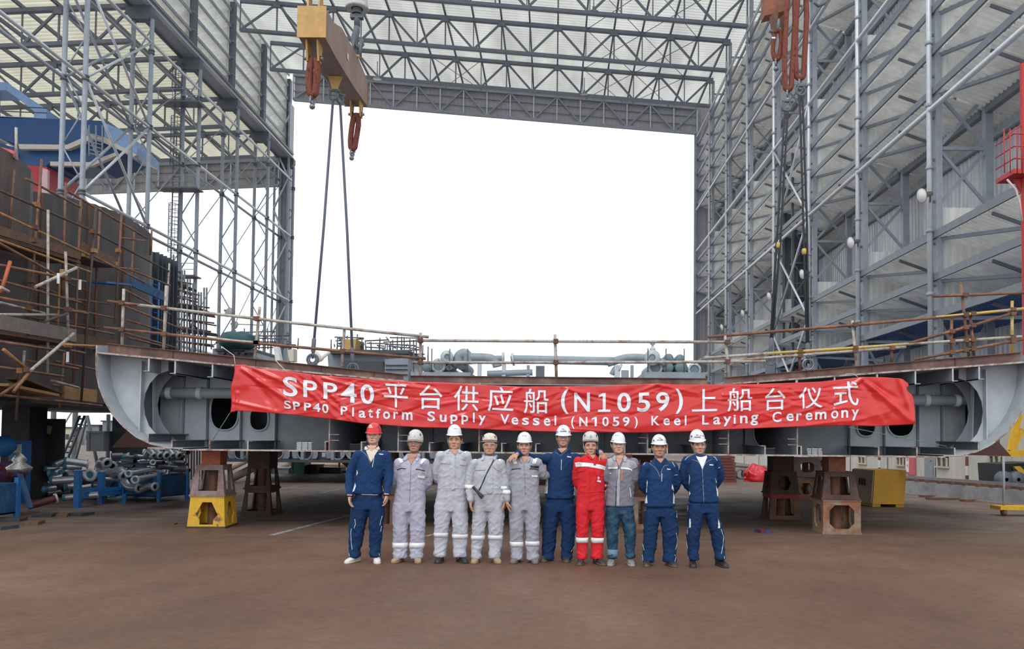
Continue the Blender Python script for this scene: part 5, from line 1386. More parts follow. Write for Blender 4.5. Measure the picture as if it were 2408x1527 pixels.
# 5 --- mid grey coverall, arm behind
PEOPLE.append(dict(ox=1080, label='man in a mid grey coverall with black zip pockets, another man\'s hand on his shoulder', hx=612, chin=402, shy=438, sh=(446, 780), kind='coverall', top=MIDG, skin=SKIN, armL=[(440, 640, .02), (448, 838, -.07)], armR=[(800, 600, .10), (850, 560, .30)],
    waist=(484, 752, 740), hips=(466, 772, 895), crotch=(618, 955), kneeL=(476, 603), kneeR=(628, 752), hemL=(488, 602), hemR=(632, 752), ky=1125, hemy=1388, feet=[(472, 590), (668, 756)], fy=[1438, 1438], shoes='khaki', squint=.3, smile=.4, handR=dict(d=(1, .2, 0), n=(0, -1, 0), s=(0, 0, 1), curl=.2), handL=dict(d=(.22, -.12, -1), n=(1, .2, 0), s=(0, -1, 0), curl=.25),
    hat=dict(m=HELW, brim=276, top=183, w=156, x=613, logo=[('grey', 614, 222, 22, 3)]),
    detail=coverall_detail([[(492, 445), (520, 430), (552, 485), (518, 492)], [(702, 412), (742, 425), (722, 492), (688, 485)]], [(1246, 22, 478, 604), (1240, 21, 628, 750), (750, 19, 414, 478, -.03)], [([(612, 482), (618, 600), (622, 700), (624, 780)], .003, ZIP), ([(494, 540), (540, 534), (580, 532)], .006, BLK), ([(665, 533), (710, 536), (748, 545)], .006, BLK)],
        [([(672, 502), (752, 510), (752, 528), (674, 522)], BLK), ([(684, 594), (742, 598), (742, 614), (684, 612)], WPIPE)], None, [[(560, 420), (552, 400), (568, 395), (598, 462), (594, 480), (580, 470)], [(672, 425), (680, 405), (664, 395), (640, 460), (645, 478), (662, 460)]], [('open_neck', [(572, 408), (600, 452), (620, 480), (642, 455), (660, 405), (615, 395)], SKIN)])))
# 6 --- tall man with arms round his neighbours
PEOPLE.append(dict(ox=1080, dY=.16, label='tall man in a zipped navy jacket and white hard hat, arms round both neighbours', hx=982, chin=322, shy=392, sh=(795, 1140), kind='jacket', top=NAVY, bottom=NAVY2, skin=SKIN, armL=[(728, 450, .10), (590, 396, .04), (550, 398, -.22)], armR=[(1180, 455, .10), (1290, 388, .02), (1338, 384, -.27)],
    waist=(822, 1088, 700), hips=(792, 1112, 900), crotch=(948, 965), hem=(808, 1092, 815), kneeL=(784, 922), kneeR=(968, 1108), hemL=(782, 898), hemR=(960, 1066), ky=1120, hemy=1385, feet=[(758, 856), (962, 1048)], fy=[1422, 1440], shoes='dark', glasses='big', squint=.3, h=.236,
    handL=dict(d=(-.85, -.35, -.42), n=(.1, .55, -.8), s=(.3, -.7, .2), curl=.55, spread=.5), handR=dict(d=(.52, -.12, -.84), n=(-.2, .9, -.3), s=(-.9, -.1, .2), curl=.28, spread=.9),
    hat=dict(m=HELW, brim=212, top=116, w=158, x=985, logo=[('N', 981, 160, 10, 8), ('word', 984, 180, 30, 5), ('blue', 925, 187, 6, 6), ('teal', 1042, 184, 8, 6)]),
    detail=navy_detail([[(800, 365), (840, 342), (895, 330)], [(1042, 342), (1080, 355), (1140, 388)]], [(1020, 414), (1058, 420), (1057, 430), (1020, 425)], [(966, 448), (963, 550)], [([(882, 362), (920, 385), (955, 410)], .0035), ([(1025, 352), (1000, 375), (965, 402), (955, 415)], .003)],
                [[(838, 570), (840, 620), (832, 768), (808, 768), (820, 650)], [(1086, 690), (1092, 720), (1090, 784), (1082, 784)]],
                [[(782, 1190), (777, 1250), (778, 1318)], [(1100, 1125), (1092, 1200), (1090, 1260), (1055, 1320)], [(1068, 1330), (1080, 1355), (1062, 1390), (1045, 1412)]], [('open_neck', [(930, 345), (955, 375), (968, 385), (1000, 362), (1022, 340), (980, 335)], SKIN), ('shirt', [(925, 340), (940, 372), (960, 386), (945, 400), (915, 372)], NAVY2)])))
# 7 --- red coverall
def p7x(X):
    m = mat('pink_emblem_thread', (.75, .45, .50), .7)
    X['patch']('emblem', [(1316 + 10 * math.cos(a), 622 + 17 * math.sin(a)) for a in [2 * math.pi * k / 12 for k in range(12)]], m, .011)
    X['patch']('emblem', [(1303, 642), (1338, 646), (1338, 664), (1303, 658)], WPIPE, .011)
PEOPLE.append(dict(ox=1080, label='man in a red coverall with silver reflective chest band and scuffed white helmet', hx=1243, chin=404, shy=425, sh=(1082, 1402), kind='coverall', top=REDC, skin=SKIN, armL=[(1108, 650, .10), (1180, 760, .25)], armR=[(1385, 650, .10), (1300, 770, .25)],
    waist=(1106, 1376, 735), hips=(1098, 1380, 895), crotch=(1232, 955), kneeL=(1108, 1218), kneeR=(1250, 1366), hemL=(1113, 1208), hemR=(1245, 1354), ky=1120, hemy=1380, feet=[(1097, 1197), (1254, 1396)], fy=[1454, 1454], shoes='dark', squint=.4, smile=.5,
    hat=dict(m=HELG, brim=262, top=178, w=152, x=1243, climb=True, logo=[('grey', 1243, 226, 8, 8), ('grey', 1242, 240, 14, 3)], strap=WPIPE),
    detail=coverall_detail([[(1090, 478), (1130, 472), (1240, 480), (1262, 484), (1266, 500), (1292, 504), (1292, 490), (1340, 498), (1392, 520), (1392, 556), (1350, 540), (1290, 528), (1200, 514), (1100, 518)]], [(1208, 24, 1108, 1218), (1210, 24, 1250, 1362), (704, 20, 1330, 1402, .14)], [([(1232, 560), (1232, 700), (1228, 860)], .003, REDC), ([(1105, 745), (1230, 755), (1372, 748)], .004, REDC)],
        [([(1105, 530), (1188, 530), (1186, 556), (1110, 568)], None), ([(1285, 568), (1372, 584), (1370, 612), (1292, 600)], None)], p7x, [[(1196, 400), (1212, 392), (1255, 425), (1252, 448), (1205, 415)], [(1300, 398), (1292, 440), (1290, 500), (1270, 500), (1272, 440), (1290, 395)]], [('open_neck', [(1212, 400), (1252, 425), (1255, 448), (1278, 430), (1294, 398), (1250, 392)], SKIN)])))
# 8 --- grey short-sleeved shirt and jeans
def p8x(X):
    pt, ln, bd = X['patch'], X['line'], X['band']
    pt('open_neck', [(190, 420), (205, 470), (222, 512), (248, 465), (268, 412), (230, 402)], SKIN)
    pt('yoke', [(112, 445), (150, 430), (205, 475), (215, 528), (122, 528)], SLATE_L, .003); pt('yoke', [(240, 522), (262, 470), (290, 440), (380, 470), (400, 520), (350, 540), (330, 525)], SLATE_L, .003)
    pt('reflective_patch', [(120, 522), (212, 518), (212, 534), (120, 536)], REFL, .006); pt('reflective_patch', [(240, 520), (310, 523), (348, 540), (350, 562), (330, 545), (240, 536)], REFL, .006)
    pt('placket', [(200, 540), (236, 540), (226, 890), (202, 890)], SLATE_L, .004); ln('zip', [(215, 520), (205, 640), (196, 780), (190, 885)], .005, BLK)
    ln('zip', [(252, 540), (248, 655)], .008, ORZ); ln('pocket_zip', [(325, 712), (338, 805)], .005, REFL)
    pt('badge', [(132, 575), (144, 570), (152, 580), (142, 590)], mat('orange_white_badge', (.8, .6, .5), .5), .006)
    pt('collar', [(160, 432), (185, 405), (196, 430), (190, 462), (170, 455)], SLATE_L, .012, th=.006); pt('collar', [(300, 430), (278, 405), (262, 432), (268, 468), (290, 470)], SLATE_L, .012, th=.006)
    for (x0, x1, y0, y1) in ((120, 206, 1295, 1372),): bd('rolled_cuff', 1333, 36, x0, x1, mat('pale_denim_cuff', (.14, .22, .32), .85))
PEOPLE.append(dict(ox=1400, label='smiling man in a grey short-sleeved work shirt with orange zip and blue jeans', hx=222, chin=390, shy=440, sh=(100, 406), kind='shirt', short=True, top=SLATE, bottom=JEAN, skin=SKIN_F, armL=[(105, 620, .06), (170, 720, .2)], armR=[(378, 625, .06), (330, 735, .22)], roll=-3,
    waist=(104, 366, 740), hips=(100, 372, 930), crotch=(236, 985), hem=(94, 372, 886), kneeL=(104, 216), kneeR=(272, 382), hemL=(118, 208), hemR=(284, 374), ky=1140, hemy=1370, feet=[(98, 204), (288, 374)], fy=[1450, 1458], shoes='grey', lace=RED_L, glasses='rimless', squint=.1, smile=1.3, mouth=.11,
    hat=dict(m=HELW, brim=280, top=186, w=152, x=222, roll=4, logo=[('grey', 205, 218, 22, 3)]), detail=p8x))
# 9 --- navy jacket, blue stickers
PEOPLE.append(dict(ox=1400, label='stocky man in a navy jacket with half-open zip, white hard hat, hands behind back', hx=610, chin=420, shy=478, sh=(434, 778), kind='jacket', top=NAVY, bottom=NAVY2, skin=SKIN_T, fat=1.06, belly=.012, armL=[(446, 680, .08), (540, 800, .25)], armR=[(772, 670, .08), (680, 800, .26)],
    waist=(482, 740, 720), hips=(462, 778, 950), crotch=(606, 1010), hem=(462, 752, 890), kneeL=(455, 588), kneeR=(634, 780), hemL=(446, 556), hemR=(642, 764), ky=1160, hemy=1408, feet=[(436, 542), (664, 776)], fy=[1464, 1468], shoes='dark', squint=.3, mouth=.075,
    hat=dict(m=HELW, brim=296, top=206, w=158, x=612, logo=[('N', 611, 245, 10, 7), ('word', 611, 263, 30, 4), ('blue', 552, 268, 6, 7), ('teal', 668, 268, 9, 7)]),
    detail=navy_detail([[(453, 500), (475, 468), (522, 450)], [(690, 455), (730, 475), (752, 516)]], [(676, 532), (712, 536), (710, 545), (678, 542)], [(630, 580), (627, 655)], [([(506, 480), (560, 520), (590, 560), (610, 615)], .0035), ([(692, 498), (650, 508), (630, 540), (615, 610)], .003)],
                [[(488, 640), (494, 660), (486, 760), (480, 760)], [(486, 785), (492, 860), (466, 862), (472, 820)], [(726, 680), (742, 725), (744, 748), (722, 725)], [(738, 755), (748, 800), (750, 864), (734, 864)]],
                [[(478, 895), (470, 930)], [(768, 935), (770, 998)], [(452, 1175), (446, 1230), (460, 1305)], [(444, 1345), (450, 1415)], [(765, 1140), (775, 1200), (770, 1260), (755, 1300)], [(752, 1348), (760, 1370), (752, 1415)], [(748, 595), (776, 592)]], [('open_neck', [(570, 430), (600, 465), (618, 480), (640, 460), (655, 425), (612, 418)], SKIN_T), ('shirt', [(566, 428), (600, 468), (618, 482), (655, 428), (668, 445), (640, 500), (612, 560), (580, 505), (560, 450)], NAVY2)])))
# 10 --- navy jacket over white tee
PEOPLE.append(dict(ox=1400, label='man in a navy jacket fully open-necked over a white tee, tilted white hard hat', hx=990, chin=394, shy=420, sh=(822, 1180), kind='jacket', top=NAVY, bottom=NAVY2, skin=SKIN, armL=[(832, 620, .08), (950, 780, .26)], armR=[(1182, 600, .09), (1080, 770, .26)],
    waist=(886, 1150, 690), hips=(872, 1172, 890), crotch=(1030, 975), hem=(878, 1168, 848), kneeL=(864, 986), kneeR=(1092, 1214), hemL=(872, 976), hemR=(1128, 1226), ky=1150, hemy=1388, feet=[(874, 966), (1134, 1258)], fy=[1468, 1474], shoes='black', lace=BLK, squint=0., nod=4,
    hat=dict(m=HELW, brim=262, top=158, w=164, x=977, roll=-5, nod=5, logo=[('N', 962, 215, 10, 8), ('word', 965, 236, 30, 5), ('teal', 1028, 222, 14, 7), ('blue', 908, 228, 6, 8)]),
    detail=navy_detail([[(845, 452), (870, 425), (922, 405)], [(1083, 408), (1130, 425), (1152, 458)]], [(1078, 492), (1116, 494), (1116, 504), (1078, 502)], None, [([(912, 445), (960, 462), (1000, 500), (1010, 545)], .0035), ([(1100, 445), (1050, 470), (1025, 510)], .003), ([(1010, 545), (1016, 640), (1020, 740), (1027, 858)], .0045)],
                [[(888, 590), (894, 620), (886, 690), (882, 690)], [(888, 745), (898, 770), (882, 798)], [(1132, 625), (1145, 660), (1142, 672)], [(1142, 700), (1158, 740), (1166, 790), (1152, 796)], [(888, 1005), (900, 1010), (902, 1090), (885, 1090)], [(1162, 1010), (1175, 1050), (1180, 1095), (1160, 1098)]],
                [[(876, 885), (870, 955)], [(874, 1090), (868, 1158)], [(862, 1215), (872, 1295)], [(868, 1358), (888, 1398)], [(1188, 1105), (1212, 1180), (1205, 1260), (1190, 1340)], [(1218, 1362), (1222, 1390)], [(1158, 528), (1180, 520)]], [('shirt', [(950, 414), (975, 421), (1000, 424), (1028, 418), (1050, 408), (1056, 425), (1035, 480), (1012, 545), (985, 480), (960, 436)], WTEE)])))
for d_ in PEOPLE: person(d_)
# ================================================================== SUSPENDED LIFTING GEAR
BEAM_Y = mat('yellow_ochre_beam_paint', (.50, .30, .10), .55, 0, .10, 2.5, col2=(.42, .24, .085), bump=.08)
BEAM_S = mat('brown_grey_beam_side', (.24, .165, .145), .65, 0, .10, 1.5, col2=(.30, .21, .16))
SLING = mat('orange_brown_round_sling', (.185, .052, .034), .9, 0, .25, 14., col2=(.07, .028, .026), mix_lo=.56, mix_hi=.63, stretch=(1, 1, .6), bump=.3, bscale=50)
def bow(mb, c, r, tube, ax=(1, 0, 0), open_up=True):
    """bow of a shackle: a horseshoe hanging from its pin"""
    x = V(ax).normalized(); z = V((0, 0, 1)); c = V(c)
    pts = [c + x * (r * .62) + z * r * 1.15] + [c + x * (r * math.cos(a)) + z * (r * math.sin(a)) for a in [R(35) - R(250) * k / 12 for k in range(13)]] + [c - x * (r * .62) + z * r * 1.15]
    mb.tube(pts, tube, 8)
    mb.tube([c + x * r * 1.05 + z * r * 1.15, c - x * r * 1.05 + z * r * 1.15], tube * 1.1, 8)
    mb.ell(c + x * r * 1.1 + z * r * 1.15, (tube * 1.7,) * 3, 10, 6)
def round_sling(label, top, bot, w, r, shackle=True, ball=True):
    """endless sling hanging in a long loop from top to bottom"""
    top, bot = V(top), V(bot); t = thing('round_sling', label, 'lifting sling', top, 'orange-brown round slings')
    L = (top - bot).length; d = (bot - top) / L; x = V((1, 0, 0)); pts = []
    for k in range(9): a = math.pi * k / 8; pts.append(top + x * (w * .8 * math.cos(a)) - d * (w * .8 * math.sin(a)) + d * w)
    for s in (.3, .55, .75): pts.append(top + d * L * s - x * w * (.8 + .25 * math.sin(s * 3)))
    for k in range(9): a = math.pi * k / 8; pts.append(bot - x * (w * .7 * math.cos(a)) + d * (w * .7 * math.sin(a)) - d * w)
    for s in (.75, .55, .3): pts.append(top + d * L * s + x * w * (.8 + .25 * math.sin(s * 3 + 1)))
    P_, R_ = [], []
    MB().tube(pts, r, 10, closed=True).build('sling_loop', SLING, t)
    if shackle:
        m = MB(); bow(m, bot + d * r * 1.5, .055, .018, (.5, .85, 0)); m.build('shackle', CHROME, t)
        if ball: MB().ell(bot + d * (r * 1.5 + .10), (.052, .052, .052)).build('shackle_pin_head', CHROME, t); MB().tube([bot + d * .06, bot + d * (r * 1.5 + .10)], .022, 8).build('shackle_bolt', CHROME, t)
    return t
sp = thing('spreader_beam', 'ochre yellow lifting spreader beam hanging above the left wing', 'spreader beam', (-4.25, 15.8, 8.7))
x0, x1 = P(701, 50, 14.2).x, P(766, 50, 14.2).x; y1, y2 = 14.2, 17.46; zb, zt = P(735, 87, 14.2).z, P(735, 17, 14.2).z
prof = [(y1, zb), (15.0, zb - .02), (16.4, zb + .03), (y2, zb + .12), (y2, zt + .14), (16.6, zt + .24), (15.3, zt + .20), (14.78, zt + .02), (y1, zt)]
MB().prism([(x0 + .01, y, z) for y, z in prof], (x1 - x0 - .02, 0, 0)).build('beam_body', BEAM_S, sp)
MB().bb((x0 - .012, y1 - .02, zb - .015), (x1 + .012, y1, zt + .015)).build('end_plate', BEAM_Y, sp)
MB().bb((x0 - .012, y2, zb + .10), (x1 + .012, y2 + .02, zt + .15)).build('end_plate', BEAM_S, sp)
xm = (x0 + x1) / 2
def lugs(px0, z, y, h, up=False, m=BEAM_Y):
    for dx in (-.10, .10):
        s = 1 if up else -1
        MB().prism([(px0 + dx - .016, y - .15, z), (px0 + dx - .016, y + .15, z), (px0 + dx - .016, y + .07, z + s * h), (px0 + dx - .016, y - .07, z + s * h)], (.032, 0, 0)).build('lug_plate', m, sp)
        MB().lathe([(.05, -.03), (.05, .03)], (px0 + dx, y, z + s * (h - .07)), (1, 0, 0), 14).build('pin_boss', RUST, sp)
    MB().tube([(px0 - .17, y, z + (h - .07) * (1 if up else -1)), (px0 + .17, y, z + (h - .07) * (1 if up else -1))], .028, 10).build('lug_pin', CHROME, sp)
lugs(xm - .02, zb, 14.42, .36); lugs(xm + .06, zb + .11, 17.25, .34); lugs(xm - .02, zt, 14.45, .40, True)
MB().prism([(xm - .14, 15.75, zb), (xm + .14, 15.75, zb), (xm + .05, 15.75, zb - .26), (xm - .05, 15.75, zb - .26)], (0, .04, 0)).build('lug_plate', BEAM_Y, sp)
MB().box((x1 + .002, 15.75, (zb + zt) / 2 + .12), (.006, .10, .12)).build('label_plate', CREAM, sp)
t_a = V((xm - .02, 14.42, zb - .30)); round_sling('brown round sling hanging from the near end of the yellow beam', t_a, P(735, 226, 14.42), .068, .062)
t_b = V((xm + .06, 17.25, zb - .17)); round_sling('brown round sling hanging from the far end of the yellow beam', t_b, P(829, 352, 17.25), .066, .058)
# hook block and its legs
hk_ = thing('crane_hook', 'dark crane hook under a white hook block behind the yellow beam', 'crane hook', P(841, 40, 16.6), None)
c = P(840, 0, 16.6)
MB().lathe([(.12, -.19), (.235, -.20), (.24, -.16), (.21, .02), (.20, .9), (.10, .95)], c, (0, 0, 1), 20).build('block_skirt', mat('dirty_white_block', (.50, .50, .51), .6, 0, .2, 5.), hk_)
MB().lathe([(.10, -.30), (.10, -.19)], c, n=14).build('swivel', STEEL_D, hk_)
a = P(839, 28, 16.6); b = P(840, 62, 16.6)
MB().tube([a, b], .065, 12).build('shank', STEEL_D, hk_); MB().box(a.lerp(b, .35), (.26, .12, .08)).build('crosshead', STEEL_D, hk_)
hpx = [(840, 58), (838, 75), (833, 92), (836, 108), (844, 113), (852, 104), (851, 90)]
MB().tube([P(u, v, 16.6) for u, v in hpx], [.06, .072, .075, .07, .062, .045, .02], 10).build('hook', STEEL_D, hk_)
for k, (u0, v0, u1, v1) in enumerate(((833, 90, 829, 120), (848, 92, 847, 132))):
    t = thing('chain_leg', 'dark lifting leg from the crane hook to the yellow beam, %s one' % ('front' if k == 0 else 'rear'), 'lifting leg', P(u0, v0, 16.5), 'legs below the crane hook')
    MB().tube([P(u0, v0, 16.55), P((u0 + u1) / 2, (v0 + v1) / 2, 16.5), P(u1, v1, 16.5)], .032, 8).build('leg', STEEL_D, t)
    MB().tube([P(u1, v1, 16.5), V((x1 - .1, 16.5, zt + .2))], .035, 8).build('ferrule', BEAM_Y, t)
# wire ropes to the deck lugs
def wire(label, top, bot, m, tie=None, twin=False, ball=False, bowax=(1, 0, 0)):
    t = thing('wire_sling', label, 'wire rope', top, 'wire rope slings')
    top, bot = V(top), V(bot); d = (bot - top).normalized()
    for s in ((-1, 1) if twin else (0,)):
        o1 = V((s * .028, 0, 0)); o2 = V((s * .012, 0, 0))
        MB().tube([top + o1, top.lerp(bot, .5) + V((s * .035, 0, 0)) + V((.015, 0, 0)), bot + o2], .026 if not twin else .022, 8).build('rope', m, t)
    q = MB(); bow(q, top - d * .10, .085, .024, bowax); q.build('top_shackle', STEEL_D, t)
    q = MB(); bow(q, bot + V((0, 0, -.02)), .06, .016, (1, 0, 0)); q.build('bottom_shackle', STEEL_D, t)
    MB().lathe([(.02, 0), (.04, .03), (.04, .26), (.025, .3)], bot - d * .40, d, 10).build('ferrule', STEEL_D, t)
    if tie: MB().lathe([(.03, -.06), (.042, -.045), (.046, 0), (.04, .05), (.03, .06)], P(*tie, top.lerp(bot, .5).y), d, 10).build('yellow_tie', TUBE_Y, t)
    return t
wire('blue-grey wire sling from under the yellow beam to the leftmost deck ring', P(783, 236, 15.7), lug_pos[0] + V((0, 0, .02)), ROPE_B)
wire('blue-grey wire sling from under the yellow beam to the second deck ring', P(800, 244, 15.8), lug_pos[1] + V((0, 0, .02)), ROPE_B, bowax=(.5, .8, 0))
# right-hand gear
sr_ = thing('spreader_beam', 'rusty orange spreader beam at the top edge above the right wing', 'spreader beam', P(1830, 0, 15.6), None)
c = P(1826, 46, 15.6); Rz = Matrix.Rotation(R(14), 3, 'Z')
MB().prism([P(u, v, 15.75) for u, v in ((1798, 37), (1858, 22), (1860, -60), (1798, -60))], (0, .28, 0)).build('beam_body', RUST_O, sr_)
for dx in (-.11, .11): MB().prism([c + Rz @ V((dx - .016, -.25, .06)), c + Rz @ V((dx - .016, .05, .06)), c + Rz @ V((dx - .016, -.03, -.34)), c + Rz @ V((dx - .016, -.17, -.34))], Rz @ V((.03, 0, 0))).build('lug_plate', RUST, sr_)
MB().tube([c + V((-.17, -.10, -.29)), c + V((.17, -.10, -.29))], .03, 10).build('lug_pin', STEEL_D, sr_)
round_sling('short orange sling with a white tag on the right-hand gear', c + V((-.0, -.10, -.26)), P(1826, 142, 15.5), .075, .045)
MB().box(P(1819, 89, 15.40), (.07, .012, .03)).build('sling_tag', WPIPE, sr_)
round_sling('long orange sling beside the short tagged one, ending lowest', P(1861, -20, 15.4), P(1853, 214, 15.4), .085, .050, True, True)
round_sling('long orange sling nearest the right-hand column with black print', P(1886, -20, 15.4), P(1881, 188, 15.4), .10, .052, True, True)
tag(MB().tube([P(1915, 5, 15.4), P(1925, 14, 15.4), P(1938, 8, 15.4), P(1946, 0, 15.4), P(1944, -40, 15.4)], .035, 8).build('shackle', STEEL_D), 'dark shackle at the top edge right of the orange slings', 'shackle')
wire('twin dark wire sling from the orange gear to the left ring of the right wing', P(1849, 262, 15.35), lug_pos[2] + V((0, 0, .02)), ROPE, (1829, 577), True)
wire('thick twin dark wire sling from the orange slings to the bright deck ring', P(1884, 226, 15.35), lug_pos[3] + V((0, 0, .02)), ROPE, (1891, 592), True)

# ================================================================== PIPEWORK STANDING ON THE SECTION
PIPE = mat('blue_grey_primed_pipe', (.22, .27, .30), .5, 0, .10, 2.); CAP = mat('teal_pipe_cap', (.13, .19, .22), .55, 0, .12, 4.); FLG = mat('pale_flange_face', (.42, .47, .50), .45, .1, .10, 6.)
PY = 15.7
def q5(x, y, Y=PY): return P(900 + x * .3322, 740 + y * .3322, Y)
S5 = .3322 * PY / F
def pipe_end(x, y, r, kind, label, L=1.5):
    t = thing('pipe_length', label, 'pipe', q5(x, y), 'pipe lengths laid on the section deck')
    c = q5(x, y); rr = r * S5
    MB().lathe([(rr * .78, 0), (rr * .78, L)], c, (0, 1, 0), 24).build('tube', PIPE, t)
    if kind == 'flange':
        MB().lathe([(rr * .7, 0), (rr, 0), (rr, .03), (rr * .78, .04)], c, (0, 1, 0), 24).build('flange', FLG, t)
        q = MB()
        for k in range(8): a = 2 * math.pi * k / 8; q.ell(c + V((rr * .88 * math.cos(a), -.005, rr * .88 * math.sin(a))), (.008, .006, .008), 6, 4)
        q.build('bolt_holes', GREY_D, t)
        MB().lathe([(.001, .02), (rr * .72, .02)], c, (0, 1, 0), 24).build('cap', CAP, t)
    else:
        MB().lathe([(.001, -.012), (rr * .5, -.012), (rr * .55, -.004), (rr * .82, -.004), (rr * .84, .03)], c, (0, 1, 0), 24).build('cap', CAP, t)
    return t
for x, y, r, k, l in ((310, 370, 46, 'cap', 'leftmost capped pipe end in the left pipe bundle'), (395, 362, 52, 'flange', 'flanged pipe end second in the left pipe bundle'), (470, 375, 20, 'flange', 'small flanged pipe end between the larger ones'), (557, 355, 46, 'cap', 'teal capped pipe end under the big grey elbow'),
                      (1930, 375, 53, 'flange', 'flanged pipe end leftmost in the right pipe bundle'), (2020, 375, 47, 'cap', 'teal capped pipe end second in the right pipe bundle'), (2115, 375, 53, 'cap', 'large teal capped pipe end third in the right pipe bundle'), (2207, 390, 48, 'flange', 'flanged pipe end rightmost in the right pipe bundle'),
                      (2025, 312, 42, 'cap', 'plain pipe end on top of the right bundle'), (2105, 315, 40, 'cap', 'pipe end on top of the right bundle beside the plain one'), (2303, 474, 20, 'cap', 'small teal pipe end beside the bundle, low at the coaming')):
    pipe_end(x, y, r, k, l)
ZCD = ZC
def elbow(pts, r, label, flanges=(), m=PIPE, Y=PY):
    t = thing('pipe_elbow', label, 'pipe', q5(*pts[0][:2], Y), 'bent pipes on the section deck')
    P_, R_ = chain([q5(*p[:2], Y + (p[2] if len(p) > 2 else 0)) for p in pts], [r * S5] * len(pts), 5)
    MB().tube(P_, R_, 20).build('tube', m, t)
    for i, rf in flanges:
        c = P_[0] if i == 0 else P_[-1]; d = (P_[1] - P_[0]).normalized() if i == 0 else (P_[-1] - P_[-2]).normalized()
        MB().lathe([(r * S5 * .6, -.02), (rf * S5, -.02), (rf * S5, .02), (r * S5 * .6, .02)], c, d, 24).build('flange', FLG, t)
    return t
elbow([(455, 300, -.1), (455, 305, .15), (470, 330, .5), (500, 380, .7)], 34, 'bent pipe with a pale flange facing forward, above the left bundle', ((0, 46),))
elbow([(540, 345), (540, 300), (575, 278), (600, 300), (602, 350)], 38, 'big grey pipe bend arching over the left bundle')
elbow([(600, 305), (690, 305), (760, 312), (800, 335), (812, 370)], 32, 'grey pipe bend turning down in the middle of the deck', ((0, 36),))
elbow([(800, 312), (852, 312)], 22, 'short pipe with a thin flange left of the gap', ((1, 44),))
elbow([(922, 318), (1000, 318), (1640, 332)], 30, 'long straight grey pipe across the middle of the deck', ((0, 46),))
elbow([(1590, 345), (1640, 330), (1720, 308), (1800, 305), (1870, 310)], 28, 'grey pipe bend at the right end of the long pipe')
elbow([(1908, 305, -.1), (1908, 310, .2), (1905, 330, .6)], 40, 'upright pipe end with a round pale flange and a valve on top', ((0, 56),))
elbow([(1880, 330), (1960, 330), (2000, 350)], 24, 'short grey pipe behind the round pale flange')
elbow([(740, 420), (900, 415), (1060, 410)], 22, 'low horizontal grey pipe behind the coaming')
elbow([(1620, 425), (1640, 390), (1660, 375), (1680, 380)], 18, 'small hooked pipe beside the pale stand', ((1, 30),))
tag(MB().lathe([(.02, 0), (.055, .02), (.055, .06), (.025, .08), (.025, .13), (.05, .14), (.05, .2), (.02, .21)], q5(1910, 262), n=14).build('valve', GREY_L), 'small valve standing on the round pale flange', 'valve')
k = 0
for x, w, y0, m, l in ((685, 26, 345, GREY_L, 'pale pipe stand left of the short flange'), (858, 26, 350, GREY_L, 'pale pipe stand under the short flange'), (1030, 20, 360, GREY, 'thin bracket stand at the left part of the long pipe'), (1115, 60, 365, GREY_D, 'dark broad pipe stand under the long pipe'),
                       (1660, 40, 360, GREY_L, 'pale stand with a round end beside the right bend'), (1715, 50, 395, GREY, 'drum-shaped stand under the right bend'), (1765, 20, 360, GREY, 'thin stand right of the drum-shaped one')):
    a = q5(x - w / 2, y0); b = q5(x + w / 2, 430); t = thing('pipe_stand', l, 'pipe stand', (a.x, PY, ZCD), 'pipe stands on the section deck')
    MB().bb((a.x, PY - .05, ZCD), (b.x, PY + .05, a.z)).build('upright', m, t); MB().bb((a.x - .05, PY - .09, ZCD), (b.x + .05, PY + .09, ZCD + .02)).build('foot_plate', m, t)
for x0_, x1_, l in ((205, 625, 'grey timber skid under the left pipe bundle'), (1850, 2275, 'dark steel skid under the right pipe bundle')):
    a = q5(x0_, 408); b = q5(x1_, 440); t = thing('pipe_skid', l, 'skid', (a.x, PY, ZCD), 'skids under the pipe bundles')
    MB().bb((a.x, PY - .1, ZCD), (b.x, PY + 1.4, a.z)).build('platform', GREY, t)
    for s in (.05, .35, .65, .95):
        x = a.x + (b.x - a.x) * s; MB().tube([(x, PY - .12, a.z), (x, PY - .12, a.z + .45)], .012, 6).build('stake', GREY_D, t)
# pale tubes lying behind the left wing rail
for (a, b, c_, d_), l, r in (((735, 822, 757, 848), 'cream bent hose end behind the left rail', .05), ((745, 852, 775, 828), 'cream tube leaning beside the lifting ring', .035)):
    tag(MB().tube([P(a, b, 16.5), P(c_, d_, 16.5)], r, 10).build('tube_offcut', CREAM), l, 'tube')
# ================================================================== LEFT SIDE: rusty hull blocks, scaffold, ship beyond
HULL = mat('dark_rusty_hull_plate', (.075, .070, .076), .6, .15, .18, .9, col2=(.115, .088, .08), mix_lo=.45, mix_hi=.7, stretch=(1, 1, .35), bump=.1)
HULL2 = mat('blue_black_hull_plate', (.045, .055, .075), .55, .15, .2, 1.2, col2=(.10, .075, .065), mix_lo=.55, mix_hi=.75)
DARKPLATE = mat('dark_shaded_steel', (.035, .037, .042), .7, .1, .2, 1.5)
def plan_wall(mb, plan, thick=.03):      # plan: (x, y, z_bottom, z_top)
    n = len(plan)
    rows = [[V((x, y, zb)) for x, y, zb, zt in plan], [V((x, y, zt)) for x, y, zb, zt in plan], [V((x - thick, y + thick, zt)) for x, y, zb, zt in plan], [V((x - thick, y + thick, zb)) for x, y, zb, zt in plan]]
    mb.grid(rows, False)
    return mb
hb1 = thing('hull_block', 'rusty dark hull block with a rounded upright edge at the far left, wrapped in scaffold', 'hull block', (-11.5, 15, 2.3))
